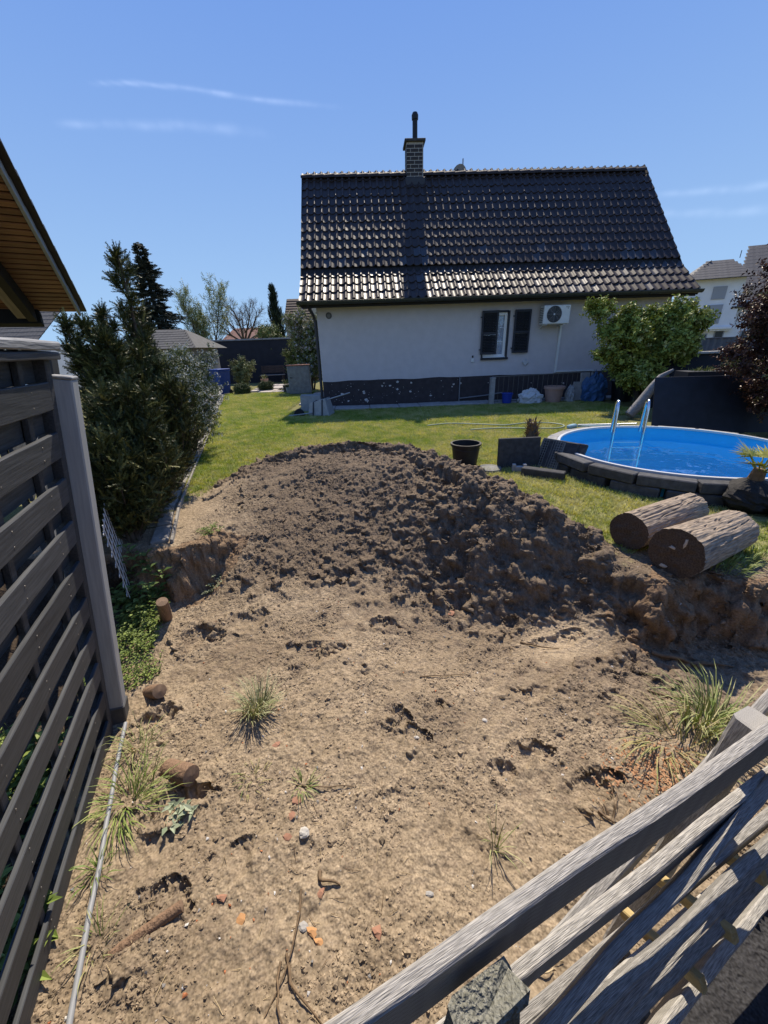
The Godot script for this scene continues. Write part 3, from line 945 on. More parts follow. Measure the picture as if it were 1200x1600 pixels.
func build_window(H: Node3D) -> void:
	var white := mat("window_white", Color(0.70, 0.70, 0.68), Color(0.80, 0.80, 0.78), 0.4, Vector3(2, 2, 2))
	var dark := mat("shutter_paint", Color(0.016, 0.018, 0.026), Color(0.030, 0.033, 0.044), 0.55, Vector3(2, 2, 2), {"seed": 71})
	var W := Node3D.new()
	W.name = numbered("window", H); H.add_child(W)
	W.position = Vector3(4.70, 1.26, 0)
	var w := 0.70; var h := 1.18
	# dark surround, proud of the wall
	bx("surround", W, dark, Vector3(w + 0.005, h * 0.5, 0.012), Vector3(0.045, h + 0.06, 0.03))
	bx("surround", W, dark, Vector3(-0.02, h * 0.5, 0.012), Vector3(0.045, h + 0.06, 0.03))
	bx("surround", W, dark, Vector3(w * 0.5, h + 0.02, 0.012), Vector3(w - 0.04, 0.045, 0.03))
	bx("surround", W, dark, Vector3(w * 0.5, -0.035, 0.02), Vector3(w + 0.1, 0.06, 0.08))
	# white casement with three panes
	for s in [[0.04, 0.06], [w - 0.065, 0.06]]:
		bx("frame", W, white, Vector3(s[0], h * 0.5, -0.07), Vector3(0.08, h - 0.02, 0.07))
	for y in [0.035, h - 0.045]:
		bx("frame", W, white, Vector3(w * 0.5 - 0.012, y, -0.071), Vector3(w - 0.19, 0.08, 0.07))
	bx("frame", W, white, Vector3(w * 0.5 - 0.02, h * 0.5, -0.075), Vector3(0.07, h - 0.18, 0.06))
	for y in [0.42, 0.78]:
		bx("glazing_bar", W, white, Vector3(w * 0.70, y, -0.08), Vector3(0.24, 0.022, 0.03))
		bx("glazing_bar", W, white, Vector3(w * 0.25, y, -0.08), Vector3(0.24, 0.022, 0.03))
	bx("sill", W, white, Vector3(w * 0.5, 0.004, -0.012), Vector3(w - 0.06, 0.02, 0.09))
	var glass := StandardMaterial3D.new()
	glass.albedo_color = Color(0.75, 0.82, 0.9, 0.28); glass.transparency = BaseMaterial3D.TRANSPARENCY_ALPHA; glass.roughness = 0.02; glass.metallic_specular = 0.8
	for y in [[0.075, 0.41], [0.43, 0.77], [0.79, 1.1]]:
		for q in [0.70, 0.25]:
			bx("pane", W, glass, Vector3(w * q, (y[0] + y[1]) * 0.5, -0.082), Vector3(0.235, y[1] - y[0], 0.004), 0.0)
	# a pale curtain and the dim room behind
	var cb := MB.new()
	for k in 24:
		var x0 := 0.02 + (w - 0.04) * k / 24; var x1 := 0.02 + (w - 0.04) * (k + 1) / 24
		cb.quad(Vector3(x0, h, -0.17 + 0.02 * sin(k * 1.3)), Vector3(x1, h, -0.17 + 0.02 * sin(k * 1.3 + 1.3)), Vector3(x1, 0, -0.17 + 0.02 * sin(k * 1.3 + 1.3)), Vector3(x0, 0, -0.17 + 0.02 * sin(k * 1.3)))
	part("curtain", cb.mesh(), mat("curtain", Color(0.5, 0.52, 0.55), Color(0.62, 0.63, 0.66), 0.9), W)
	# shutters: one half closed over the window, one open flat on the wall
	for s in [[4.62, 0.46, 1.345, 1.135, -0.1], [5.55, 0.47, 1.36, 1.125, 0.0]]:
		var S := Node3D.new()
		S.name = numbered("shutter", H); H.add_child(S)
		S.position = Vector3(s[0], s[2], 0.055); S.rotation.y = s[4]
		var sw: float = s[1]; var sh: float = s[3]
		for x in [0.025, sw - 0.025]:
			bx("stile", S, dark, Vector3(x, sh * 0.5, 0), Vector3(0.05, sh, 0.035))
		for y in [0.03, sh * 0.5 - 0.01, sh - 0.03]:
			bx("rail", S, dark, Vector3(sw * 0.5, y, 0), Vector3(sw - 0.1, 0.06, 0.033))
		for half in [[0.06, sh * 0.5 - 0.04], [sh * 0.5 + 0.02, sh - 0.06]]:
			var y: float = half[0] + 0.018
			while y < half[1] - 0.01:
				bx("louvre", S, dark, Vector3(sw * 0.5, y, 0), Vector3(sw - 0.1, 0.048, 0.008), 0.002, Basis(Vector3.RIGHT, 0.7))
				y += 0.041
		for y in [0.13, sh - 0.16]:
			bx("hinge", S, dark, Vector3(-0.015, y, -0.005), Vector3(0.05, 0.03, 0.03))

func build_wall_fittings() -> void:
	var white := mat("casing", Color(0.60, 0.60, 0.575), Color(0.68, 0.68, 0.65), 0.5, Vector3(1, 1, 1), {"seed": 81})
	var black := flat("fan_dark", Color(0.01, 0.01, 0.011), 0.6)
	var A := thing("air_conditioner", "white outdoor air conditioning unit with round fan grille on the house wall", "air conditioner", hp(6.23, 2.07, 0.0), HOUSE_TURN)
	bx("casing", A, white, Vector3(0.37, 0.235, 0.26), Vector3(0.74, 0.47, 0.27), 0.02)
	var hub := Vector3(0.29, 0.245, 0.396)
	var dk := MB.new()
	dk.lathe([Vector2(0.21, -0.01), Vector2(0.205, 0.0), Vector2(0.0, 0.0)], 32, Transform3D(Basis(Vector3.RIGHT, PI / 2), hub))
	part("fan_opening", dk.mesh(), black, A)
	var grille := MB.new()
	for k in 8:
		var r := 0.03 + k * 0.025
		var ring := []
		for j in 33:
			ring.append(hub + Vector3(cos(TAU * j / 32) * r, sin(TAU * j / 32) * r, 0.014))
		grille.tube(ring, 0.0035, 5, false)
	for k in 8:
		var a := TAU * k / 8
		grille.tube([hub + Vector3(cos(a) * 0.03, sin(a) * 0.03, 0.012), hub + Vector3(cos(a) * 0.21, sin(a) * 0.21, 0.012)], 0.003, 5, false)
	part("fan_grille", grille.mesh(), flat("grille", Color(0.22, 0.22, 0.22), 0.5), A)
	var cap := MB.new()
	cap.lathe([Vector2(0.025, 0.0), Vector2(0.02, 0.02), Vector2(0.0, 0.02)], 12, Transform3D(Basis(Vector3.RIGHT, PI / 2), hub))
	part("fan_cap", cap.mesh(), white, A)
	for k in 3:
		var bl := MB.new()
		var a := TAU * k / 3
		bl.face(hub + Vector3(cos(a) * 0.03, sin(a) * 0.03, 0.003), hub + Vector3(cos(a - 0.3) * 0.19, sin(a - 0.3) * 0.19, 0.003), hub + Vector3(cos(a + 0.5) * 0.19, sin(a + 0.5) * 0.19, 0.006), hub + Vector3(cos(a + 0.8) * 0.06, sin(a + 0.8) * 0.06, 0.006), Vector3.BACK)
		part("fan_blade", bl.mesh(), flat("blade", Color(0.04, 0.04, 0.042), 0.5), A)
	bx("maker_plate", A, black, Vector3(0.645, 0.415, 0.396), Vector3(0.10, 0.012, 0.004), 0.001)
	bx("maker_plate", A, black, Vector3(0.66, 0.385, 0.396), Vector3(0.02, 0.02, 0.004), 0.001)
	for x in [0.1, 0.6]:
		tb("bracket", A, white, [Vector3(x, -0.09, 0.0), Vector3(x, -0.02, 0.12), Vector3(x, -0.012, 0.4)], 0.014, 6)
	for k in 9:
		bx("cooling_fin", A, flat("fin", Color(0.10, 0.10, 0.105), 0.5), Vector3(-0.006, 0.06 + k * 0.043, 0.26), Vector3(0.012, 0.02, 0.2), 0.002)
	var C := thing("cable_duct", "white cable duct running down from the air conditioner and along the plinth", "cable duct", hp(0, 0, 0), HOUSE_TURN)
	bx("upright_duct", C, white, Vector3(6.925, 1.42, 0.03), Vector3(0.06, 1.30, 0.05))
	bx("level_duct", C, white, Vector3(7.51, 0.80, 0.03), Vector3(1.11, 0.035, 0.04))
	bx("upright_duct", C, white, Vector3(8.08, 0.52, 0.03), Vector3(0.035, 0.6, 0.04))
	var V := thing("wall_vent", "round grey vent grille high on the house wall near its corner", "vent", hp(0.33, 2.49, 0.0), HOUSE_TURN)
	var vb := MB.new()
	vb.lathe([Vector2(0.085, 0.0), Vector2(0.08, 0.02), Vector2(0.06, 0.02), Vector2(0.055, 0.008), Vector2(0.0, 0.008)], 24, Transform3D(Basis(Vector3.RIGHT, PI / 2), Vector3.ZERO))
	part("ring", vb.mesh(), flat("vent", Color(0.08, 0.08, 0.085), 0.6), V)
	for k in 5:
		bx("vent_slat", V, flat("vent_slat", Color(0.3, 0.3, 0.31), 0.6), Vector3(0, -0.04 + k * 0.02, 0.014), Vector3(0.105 - absf(k - 2) * 0.02, 0.008, 0.008), 0.001)
	var T := thing("junction_box", "small diamond shaped grey box on the house wall below the open shutter", "junction box", hp(6.0, 1.09, 0.0), HOUSE_TURN)
	bx("lid", T, mat("jbox", Color(0.4, 0.4, 0.41), Color(0.5, 0.5, 0.5), 0.6), Vector3(0, 0, 0.02), Vector3(0.15, 0.15, 0.04), 0.012, Basis(Vector3.BACK, 0.72))
	var O := thing("wall_lamp", "tiny white wall socket with dark fitting left of the window", "wall lamp", hp(4.42, 1.2, 0.0), HOUSE_TURN)
	O.name = "wall_socket"; O.set_meta("category", "socket"); O.set_meta("label", "tiny white wall socket with dark cap beside the half closed shutter")
	bx("plate", O, white, Vector3(0, 0, 0.015), Vector3(0.08, 0.1, 0.03))
	bx("cap", O, black, Vector3(0, 0.1, 0.015), Vector3(0.04, 0.06, 0.03))
	var L := thing("plinth_pipe", "thin grey drain pipe on the dark plinth below the window", "pipe", hp(4.06, 0, 0.0), HOUSE_TURN)
	tb("pipe", L, flat("grey_pipe", Color(0.16, 0.16, 0.17), 0.6), [Vector3(0, 0.0, 0.05), Vector3(0, 0.72, 0.05), Vector3(0, 0.75, 0.0)], 0.018, 8)
	tb("branch_pipe", L, flat("grey_pipe", Color(), 0.6), [Vector3(0, 0.14, 0.06), Vector3(0.8, 0.2, 0.06), Vector3(1.3, 0.26, 0.06)], 0.02, 8)

func build_house_foot() -> void:
	# railing in front of the plinth
	var R := thing("cellar_railing", "thin grey metal railing with upright bars before the dark plinth", "railing", hp(4.85, 0, 0.62), HOUSE_TURN)
	var rm := mat("rail_metal", Color(0.10, 0.095, 0.09), Color(0.17, 0.155, 0.14), 0.6, Vector3(2, 2, 2), {"metal": 0.3})
	tb("top_rail", R, rm, [Vector3(0, 0.76, 0), Vector3(3.3, 0.80, 0)], 0.014, 6)
	tb("bottom_rail", R, rm, [Vector3(0, 0.09, 0), Vector3(3.3, 0.10, 0)], 0.012, 6)
	for k in 23:
		var x := 0.06 + k * 0.142
		tb("bar", R, rm, [Vector3(x, 0.0, 0), Vector3(x, 0.77 + x * 0.012, 0)], 0.007, 5)
	var conc := mat("concrete", Color(0.22, 0.21, 0.20), Color(0.36, 0.345, 0.33), 0.9, Vector3(1, 1, 1), {"seed": 91, "bump": 0.2})
	var P := thing("stone_post", "light grey concrete post standing before the dark plinth", "post", hp(4.84, 0, 0.72), HOUSE_TURN)
	bx("shaft", P, conc, Vector3(0, 0.36, 0), Vector3(0.13, 0.72, 0.13), 0.012)
	bx("cap", P, conc, Vector3(0, 0.735, 0), Vector3(0.145, 0.03, 0.145), 0.008)
	# concrete strip and slabs along the wall
	rng.seed = 5
	var S := thing("wall_path", "uneven grey concrete slabs laid along the foot of the house", "path", hp(0, 0, 0), HOUSE_TURN)
	S.set_meta("kind", "structure")
	var u := -0.5
	while u < 8.5:
		var l := rnd(0.5, 1.1)
		bx("slab", S, conc, Vector3(u + l * 0.5, 0.018 + rnd(0, 0.02), 0.34 + rnd(-0.04, 0.04)), Vector3(l - 0.015, 0.06, 0.62), 0.008, Basis(Vector3.BACK, rnd(-0.015, 0.015)))
		u += l
	# what stands along the wall
	var blue := mat("blue_plastic", Color(0.012, 0.035, 0.28), Color(0.02, 0.055, 0.36), 0.45, Vector3(2, 2, 2))
	pail("blue_bucket", "small blue plastic bucket beside the concrete post", "bucket", hp(5.28, 0.05, 0.75), 0.15, 0.27, blue)
	var terra := mat("terracotta", Color(0.34, 0.20, 0.155), Color(0.45, 0.28, 0.22), 0.85, Vector3(2, 2, 2), {"seed": 92})
	var T := thing("plant_pot", "wide empty terracotta coloured plant pot against the railing", "pot", hp(6.62, 0.03, 0.78))
	var tb1 := MB.new()
	tb1.lathe([Vector2(0, 0.0), Vector2(0.2, 0.0), Vector2(0.255, 0.36), Vector2(0.285, 0.36), Vector2(0.285, 0.43), Vector2(0.255, 0.43), Vector2(0.21, 0.06), Vector2(0, 0.05)], 28)
	part("body", tb1.mesh(), terra, T)
	var tb2 := MB.new()
	tb2.lathe([Vector2(0.235, 0.33), Vector2(0, 0.335)], 24)
	part("earth", tb2.mesh(), flat("pot_earth", Color(0.05, 0.036, 0.026), 0.95), T)
	sheet_heap("garden_fleece", "crumpled white fleece and hose heaped between bucket and plant pot", "fleece", hp(5.95, 0.03, 0.78), Vector3(0.62, 0.36, 0.4), mat("fleece", Color(0.42, 0.42, 0.42), Color(0.58, 0.58, 0.57), 0.9, Vector3(3, 3, 3)), 11)
	sheet_heap("blue_tarpaulin", "blue tarpaulin bundled up against the railing near the bush", "tarpaulin", hp(7.75, 0.03, 0.85), Vector3(0.66, 0.72, 0.45), mat("tarp", Color(0.03, 0.085, 0.21), Color(0.05, 0.13, 0.29), 0.5, Vector3(2, 2, 2)), 12)
	sheet_heap("striped_cloth", "rumpled pale cloth bundle right of the terracotta pot", "cloth", hp(7.08, 0.03, 0.8), Vector3(0.24, 0.42, 0.26), mat("cloth_pale", Color(0.25, 0.25, 0.26), Color(0.5, 0.5, 0.5), 0.9, Vector3(6, 6, 6), {"cut": 0.6}), 13)
	for q in [[7.3, 0.2, 0.52, 0.12], [7.52, 0.26, 0.76, 0.18]]:
		var B := thing("concrete_slab", "pale concrete slab leaning on the railing, " + ("the lower of two" if q[2] < 0.6 else "the taller of two"), "slab", hp(q[0], 0.03, 0.72), HOUSE_TURN, "slabs leaning on the railing")
		bx("slab", B, conc, Vector3(0, q[2] * 0.5, 0), Vector3(q[1], q[2], 0.05), 0.008, Basis(Vector3.RIGHT, -q[3]))
	var tub := flat("black_plastic", Color(0.012, 0.013, 0.015), 0.5)
	var K := thing("mortar_tub", "large black plastic tub with pots on it beside the bush", "tub", hp(8.55, 0.02, 0.95))
	var kb := MB.new()
	kb.lathe([Vector2(0, 0), Vector2(0.27, 0), Vector2(0.33, 0.5), Vector2(0.36, 0.5), Vector2(0.36, 0.53), Vector2(0.315, 0.53), Vector2(0.26, 0.1), Vector2(0, 0.09)], 24)
	part("shell", kb.mesh(), tub, K)
	bx("crossboard", K, conc, Vector3(0, 0.545, 0), Vector3(0.66, 0.03, 0.3))
	pail("white_tub", "small white tub standing on the black mortar tub", "tub", hp(8.72, 0.59, 0.98), 0.09, 0.13, flat("white_plastic", Color(0.7, 0.7, 0.7), 0.4))
	var gb := thing("grey_basket", "small grey basin standing on the black mortar tub", "basin", hp(8.4, 0.59, 0.95))
	var bb := MB.new()
	bb.lathe([Vector2(0, 0), Vector2(0.12, 0), Vector2(0.17, 0.12), Vector2(0.18, 0.12), Vector2(0.18, 0.135), Vector2(0.16, 0.13), Vector2(0.11, 0.02), Vector2(0, 0.015)], 18)
	part("bowl", bb.mesh(), flat("grey_plastic", Color(0.22, 0.22, 0.21), 0.6), gb)
	# corner clutter: metal trough and tipped handcart
	var zinc := mat("zinc_sheet", Color(0.26, 0.28, 0.30), Color(0.38, 0.40, 0.42), 0.5, Vector3(1.5, 1.5, 1.5), {"seed": 94, "metal": 0.4})
	var G := thing("zinc_trough", "grey metal trough standing by the house corner", "trough", hp(-0.33, 0, 0.5), 0.1)
	var wall4 := [[Vector3(0, 0.22, 0.19), Vector3(0.56, 0.44, 0.02)], [Vector3(0, 0.22, -0.19), Vector3(0.56, 0.44, 0.02)], [Vector3(0.27, 0.22, 0), Vector3(0.02, 0.43, 0.36)], [Vector3(-0.27, 0.22, 0), Vector3(0.02, 0.43, 0.36)]]
	for q in wall4:
		bx("side", G, zinc, q[0], q[1], 0.004)
	bx("bottom", G, zinc, Vector3(0, 0.02, 0), Vector3(0.52, 0.02, 0.36), 0.003)
	for q in [Vector3(0, 0.45, 0.19), Vector3(0, 0.45, -0.19)]:
		tb("rolled_edge", G, zinc, [q - Vector3(0.28, 0, 0), q + Vector3(0.28, 0, 0)], 0.012, 6)
	var cart := thing("handcart", "tipped handcart with pale tub, black straps and long handles by the house corner", "handcart", hp(0.02, 0.0, 1.35), -0.25)
	var cm := MB.new()
	var q8 := [Vector3(-0.3, 0.02, -0.22), Vector3(0.3, 0.02, -0.26), Vector3(0.34, 0.02, 0.26), Vector3(-0.26, 0.02, 0.24), Vector3(-0.24, 0.34, -0.2), Vector3(0.2, 0.46, -0.2), Vector3(0.22, 0.46, 0.2), Vector3(-0.22, 0.34, 0.2)]
	for f in [[0, 1, 5, 4], [1, 2, 6, 5], [2, 3, 7, 6], [3, 0, 4, 7], [4, 5, 6, 7]]:
		var mid: Vector3 = (q8[f[0]] + q8[f[2]]) * 0.5 - Vector3(0, 0.2, 0)
		cm.face(q8[f[0]], q8[f[1]], q8[f[2]], q8[f[3]], mid)
	part("tub", cm.mesh(), zinc, cart)
	var strap := flat("strap", Color(0.02, 0.024, 0.03), 0.5)
	for x in [-0.1, 0.15]:
		tb("strap", cart, strap, [Vector3(x - 0.02, 0.02, 0.27), Vector3(x, 0.39 + x * 0.25, 0.215), Vector3(x, 0.41 + x * 0.25, 0.0), Vector3(x, 0.39 + x * 0.25, -0.215)], 0.016, 5)
	tb("handle", cart, zinc, [Vector3(0.25, 0.42, 0.1), Vector3(0.85, 0.58, 0.0)], 0.017, 6)
	tb("handle", cart, zinc, [Vector3(-0.15, 0.1, 0.25), Vector3(-0.8, 0.03, 0.3)], 0.017, 6)
	var wheel := MB.new()
	wheel.lathe([Vector2(0.03, -0.03), Vector2(0.13, -0.03), Vector2(0.16, 0.0), Vector2(0.13, 0.03), Vector2(0.03, 0.03)], 20, Transform3D(Basis(Vector3.RIGHT, 1.35), Vector3(-0.52, 0.05, 0.25)))
	part("wheel", wheel.mesh(), flat("rubber", Color(0.012, 0.012, 0.012), 0.8), cart)

func pail(called: String, label: String, category: String, at: Vector3, r: float, h: float, m: Material) -> Node3D:
	var o := thing(called, label, category, at)
	var b := MB.new()
	b.lathe([Vector2(0, 0), Vector2(r * 0.78, 0), Vector2(r * 0.97, h * 0.94), Vector2(r * 1.06, h * 0.94), Vector2(r * 1.06, h), Vector2(r * 0.93, h), Vector2(r * 0.72, h * 0.06), Vector2(0, h * 0.05)], 24)
	part("body", b.mesh(), m, o)
	var arc := []
	for k in 9:
		var a := PI * k / 8
		arc.append(Vector3(cos(a) * r * 1.04, h * 0.93 - sin(a) * r * 0.25, sin(a) * r * 1.12))
	tb("handle", o, m, arc, 0.004, 5)
	return o

# crumpled sheet: a heap with folds
func sheet_heap(called: String, label: String, category: String, at: Vector3, size: Vector3, m: Material, seed_: int) -> Node3D:
	var b := MB.new()
	var f := noise(seed_, 2.4, 3)
	var P := []; var seg := 26; var rings := 14
	for i in rings + 1:
		var row := []
		var t := float(i) / rings
		for j in seg:
			var a := TAU * j / seg
			var rr := sin(minf(t * 1.25, 1.0) * PI * 0.5) * (1.0 + 0.35 * f.get_noise_3d(cos(a) * 1.2, t * 1.5, sin(a) * 1.2) + 0.1 * sin(a * 9.0 + t * 4.0) * t)
			var y := (1.0 - pow(t, 1.7)) * (1.0 + 0.3 * f.get_noise_2d(cos(a) * t * 2.0, sin(a) * t * 2.0))
			row.append(Vector3(cos(a) * rr * size.x * 0.5, y * size.y, sin(a) * rr * size.z * 0.5))
		P.append(row)
	for i in rings:
		for j in seg:
			var j2 := (j + 1) % seg
			b.face(P[i][j], P[i + 1][j], P[i + 1][j2], P[i][j2], P[i + 1][j] - Vector3(0, -0.05, 0))
	var o := thing(called, label, category, at)
	part("cover", b.mesh(), m, o)
	return o

# ---------- plants ----------
func sprig_yew() -> ArrayMesh:      # two-ranked needles along a shoot, y = along
	if cache.has("yew"):
		return cache["yew"]
	var b := MB.new()
	rng.seed = 401
	for k in 11:
		var t := 0.005 + 0.125 * k / 10.0
		for s in [-1.0, 1.0]:
			b.col = Color(1, 1, 1) * rnd(0.6, 1.0)
			var d := Vector3(s * rnd(0.7, 1.0), rnd(0.4, 0.9), rnd(-0.35, 0.45)).normalized()
			var base := Vector3(0, t, 0.1 * t)
			var w := Vector3(0, 0.0060, rnd(-0.002, 0.002))
			b.tri(base - w, base + d * rnd(0.02, 0.032) * (1.0 - 0.3 * t / 0.13), base + w)
	b.col = Color(0.6, 0.5, 0.3)
	b.tri(Vector3(-0.002, 0, 0), Vector3(0, 0.13, 0.013), Vector3(0.002, 0, 0))
	cache["yew"] = b.mesh(true)
	return cache["yew"]

func sprig_broad(key: String, n: int, length: float, ll: float, lw: float, spread := 0.8, seed_ := 411) -> ArrayMesh:
	if cache.has(key):
		return cache[key]
	var b := MB.new()
	rng.seed = seed_
	b.col = Color(0.55, 0.4, 0.3)
	b.tri(Vector3(-0.002, 0, 0), Vector3(0, length, 0), Vector3(0.002, 0, 0))
	for k in n:
		var t := length * (0.15 + 0.85 * k / maxf(1.0, n - 1))
		var a := k * 2.4 + rnd(-0.4, 0.4)
		b.col = Color(1, 1, 1) * rnd(0.72, 1.2)
		var d := Vector3(cos(a) * spread, rnd(0.3, 0.8), sin(a) * spread).normalized()
		b.leaf(Vector3(0, t, 0), d, Vector3(rnd(-0.3, 0.3), 1, rnd(-0.3, 0.3)), ll * rnd(0.75, 1.2), lw * rnd(0.8, 1.15), 0.18, ll * rnd(0.0, 0.25))
	cache[key] = b.mesh(true)
	return cache[key]

# grow(): tubes into wood, sprig places into out. Returns nothing; o holds the habit
func grow(wood: MB, out: Array, p: Vector3, d: Vector3, length: float, r: float, level: int, o: Dictionary) -> void:
	var steps: int = 5 if level == 0 else 4
	var path := [p]; var rad := [r]
	var dir := d.normalized()
	var pos := p
	for k in steps:
		dir = (dir + rdir() * o.get("wander", 0.15) + Vector3.UP * o.get("lift", 0.1) * (1.0 if level > 0 else 0.3)).normalized()
		pos += dir * length / steps
		path.append(pos); rad.append(r * (1.0 - 0.75 * (k + 1.0) / steps))
	wood.tube(path, rad, 6 if level == 0 else (4 if level == 1 else 3), false)
	var last: bool = level >= o.levels
	if last:
		var cnt: int = o.sprigs
		for k in cnt:
			var t := rnd(0.1, 1.0) * steps
			var i := mini(int(t), steps - 1)
			var q: Vector3 = path[i].lerp(path[i + 1], t - i)
			var ax: Vector3 = (path[i + 1] - path[i]).normalized()
			var sd: Vector3 = (ax * o.get("along", 0.6) + rdir() * o.get("open", 0.8) + Vector3.UP * o.get("sprig_lift", 0.2)).normalized()
			out.append(Transform3D(look(sd, rnd(0, TAU)).scaled(Vector3.ONE * rnd(o.smin, o.smax)), q))
		out.append(Transform3D(look(dir, rnd(0, TAU)).scaled(Vector3.ONE * rnd(o.smin, o.smax)), path[-1]))
		return
	var kids: int = o.kids[level]
	for k in kids:
		var t: float = (o.from[level] + (1.0 - o.from[level]) * (k + rng.randf()) / kids) * steps
		var i := mini(int(t), steps - 1)
		var q: Vector3 = path[i].lerp(path[i + 1], t - i)
		var ax: Vector3 = (path[i + 1] - path[i]).normalized()
		var a := k * 2.4 + rnd(-0.5, 0.5)
		var s := ax.cross(Vector3.UP if absf(ax.y) < 0.9 else Vector3.RIGHT).normalized().rotated(ax, a)
		var ang: float = o.angle[level] * rnd(0.8, 1.2)
		var dd := ax * cos(ang) + s * sin(ang)
		var f: float = t / steps
		var shape: float = lerpf(o.get("low", 1.0), o.get("high", 0.5), f)
		grow(wood, out, q, dd, length * o.ratio[level] * shape * rnd(0.75, 1.2), maxf(r * 0.45 * (1.0 - 0.5 * f), 0.003), level + 1, o)

func plant(called: String, label: String, category: String, at: Vector3, height: float, rad: float, o: Dictionary, sprig: ArrayMesh, leaf_m: Material, bark: Material, tint: Array, seed_: int, group := "", stems := 1, splay := 0.25, crown_name := "crown") -> Node3D:
	var T := thing(called, label, category, at, 0.0, group)
	rng.seed = seed_
	var wood := MB.new()
	var out := []
	for s in stems:
		var a := TAU * s / stems + rnd(-0.4, 0.4)
		var d := Vector3(cos(a) * splay, 1, sin(a) * splay) if stems > 1 else Vector3(rnd(-0.04, 0.04) + o.get("lean", Vector3.ZERO).x, 1, rnd(-0.04, 0.04) + o.get("lean", Vector3.ZERO).z)
		grow(wood, out, Vector3(cos(a), 0, sin(a)) * (rad * 1.5 if stems > 1 else 0.0) - Vector3(0, 0.05, 0), d, height * (rnd(0.7, 1.05) if stems > 1 else 1.0), rad, 0, o)
	part("trunk", wood.mesh(), bark, T)
	var tl := [tint[0], tint[0].lerp(tint[1], 0.3), tint[0].lerp(tint[1], 0.65), tint[1]]
	var wt := [0.34, 0.28, 0.2, 0.18]
	if tint.size() > 2:
		tl.append(tint[2]); wt = [0.32, 0.26, 0.2, 0.14, 0.08]
	merged(crown_name, sprig, leaf_m, T, out, tl, wt)
	if o.has("blossom"):
		var fl := MB.new()
		for k in 9:
			var c := rdir() * 0.025
			for q in 2:
				fl.leaf(c, (rdir() + Vector3.UP).normalized(), Vector3.UP, 0.017, 0.017, 0.1)
		var fx := []
		for x in out:
			if rng.randf() < o.blossom[0]:
				fx.append(Transform3D(x.basis * o.get("blossom_size", 1.0), x.origin + x.basis.y * 0.11))
		merged("blossoms", fl.mesh(true), flat("petal", Color(1.6, 1.6, 1.6) * LEAF_BASE, 0.7, {"vcol": true, "back": Color(0.3, 0.3, 0.3)}), T, fx, [o.blossom[1] * 0.55, o.blossom[1] * 0.62], [0.5, 0.5])
	return T

func leaf_mat(key: String, rough := 0.55, back := 0.35) -> StandardMaterial3D:
	return flat(key, Color(LEAF_BASE, LEAF_BASE, LEAF_BASE), rough, {"vcol": true, "back": Color(back, back, back * 0.6), "spec": 0.35})

func yew(label: String, at: Vector3, h: float, rad: float, seed_: int, width := 1.0, stems := 3) -> Node3D:
	return plant("yew_tree", label, "yew", at, h, rad, {"levels": 2, "kids": [26, 9], "from": [0.04, 0.12], "angle": [0.85, 0.8], "ratio": [0.27 * width, 0.42], "sprigs": 8, "smin": 0.6, "smax": 1.0, "wander": 0.09, "lift": 0.22, "low": 1.25, "high": 0.45, "along": 0.7, "open": 1.0, "sprig_lift": 0.3}, sprig_yew(), leaf_mat("yew_leaf", 0.5, 0.12), bark_m(), [Color(0.042, 0.055, 0.020), Color(0.13, 0.145, 0.045), Color(0.30, 0.28, 0.09)], seed_, "yews along the boundary", stems, 0.1)

func bark_m() -> StandardMaterial3D:
	return mat("bark", Color(0.05, 0.038, 0.028), Color(0.14, 0.11, 0.085), 0.9, Vector3(3, 1, 3), {"seed": 131, "bump": 0.6})

func spray_spruce() -> ArrayMesh:     # a drooping bough with hanging twigs, y = along
	if cache.has("spruce"):
		return cache["spruce"]
	var b := MB.new()
	rng.seed = 421
	for k in 26:
		var t := rnd(0.05, 1.0)
		for q in 5:
			b.col = Color(1, 1, 1) * rnd(0.6, 1.2)
			var d := Vector3(rnd(-1, 1), rnd(0.1, 0.9), rnd(-0.7, 0.2)).normalized()
			b.leaf(Vector3(rnd(-0.06, 0.06), t, -0.12 * t * t), d, Vector3(rnd(-1, 1), rnd(-1, 1), 1), rnd(0.12, 0.26), rnd(0.04, 0.07), 0.2)
	cache["spruce"] = b.mesh(true)
	return cache["spruce"]

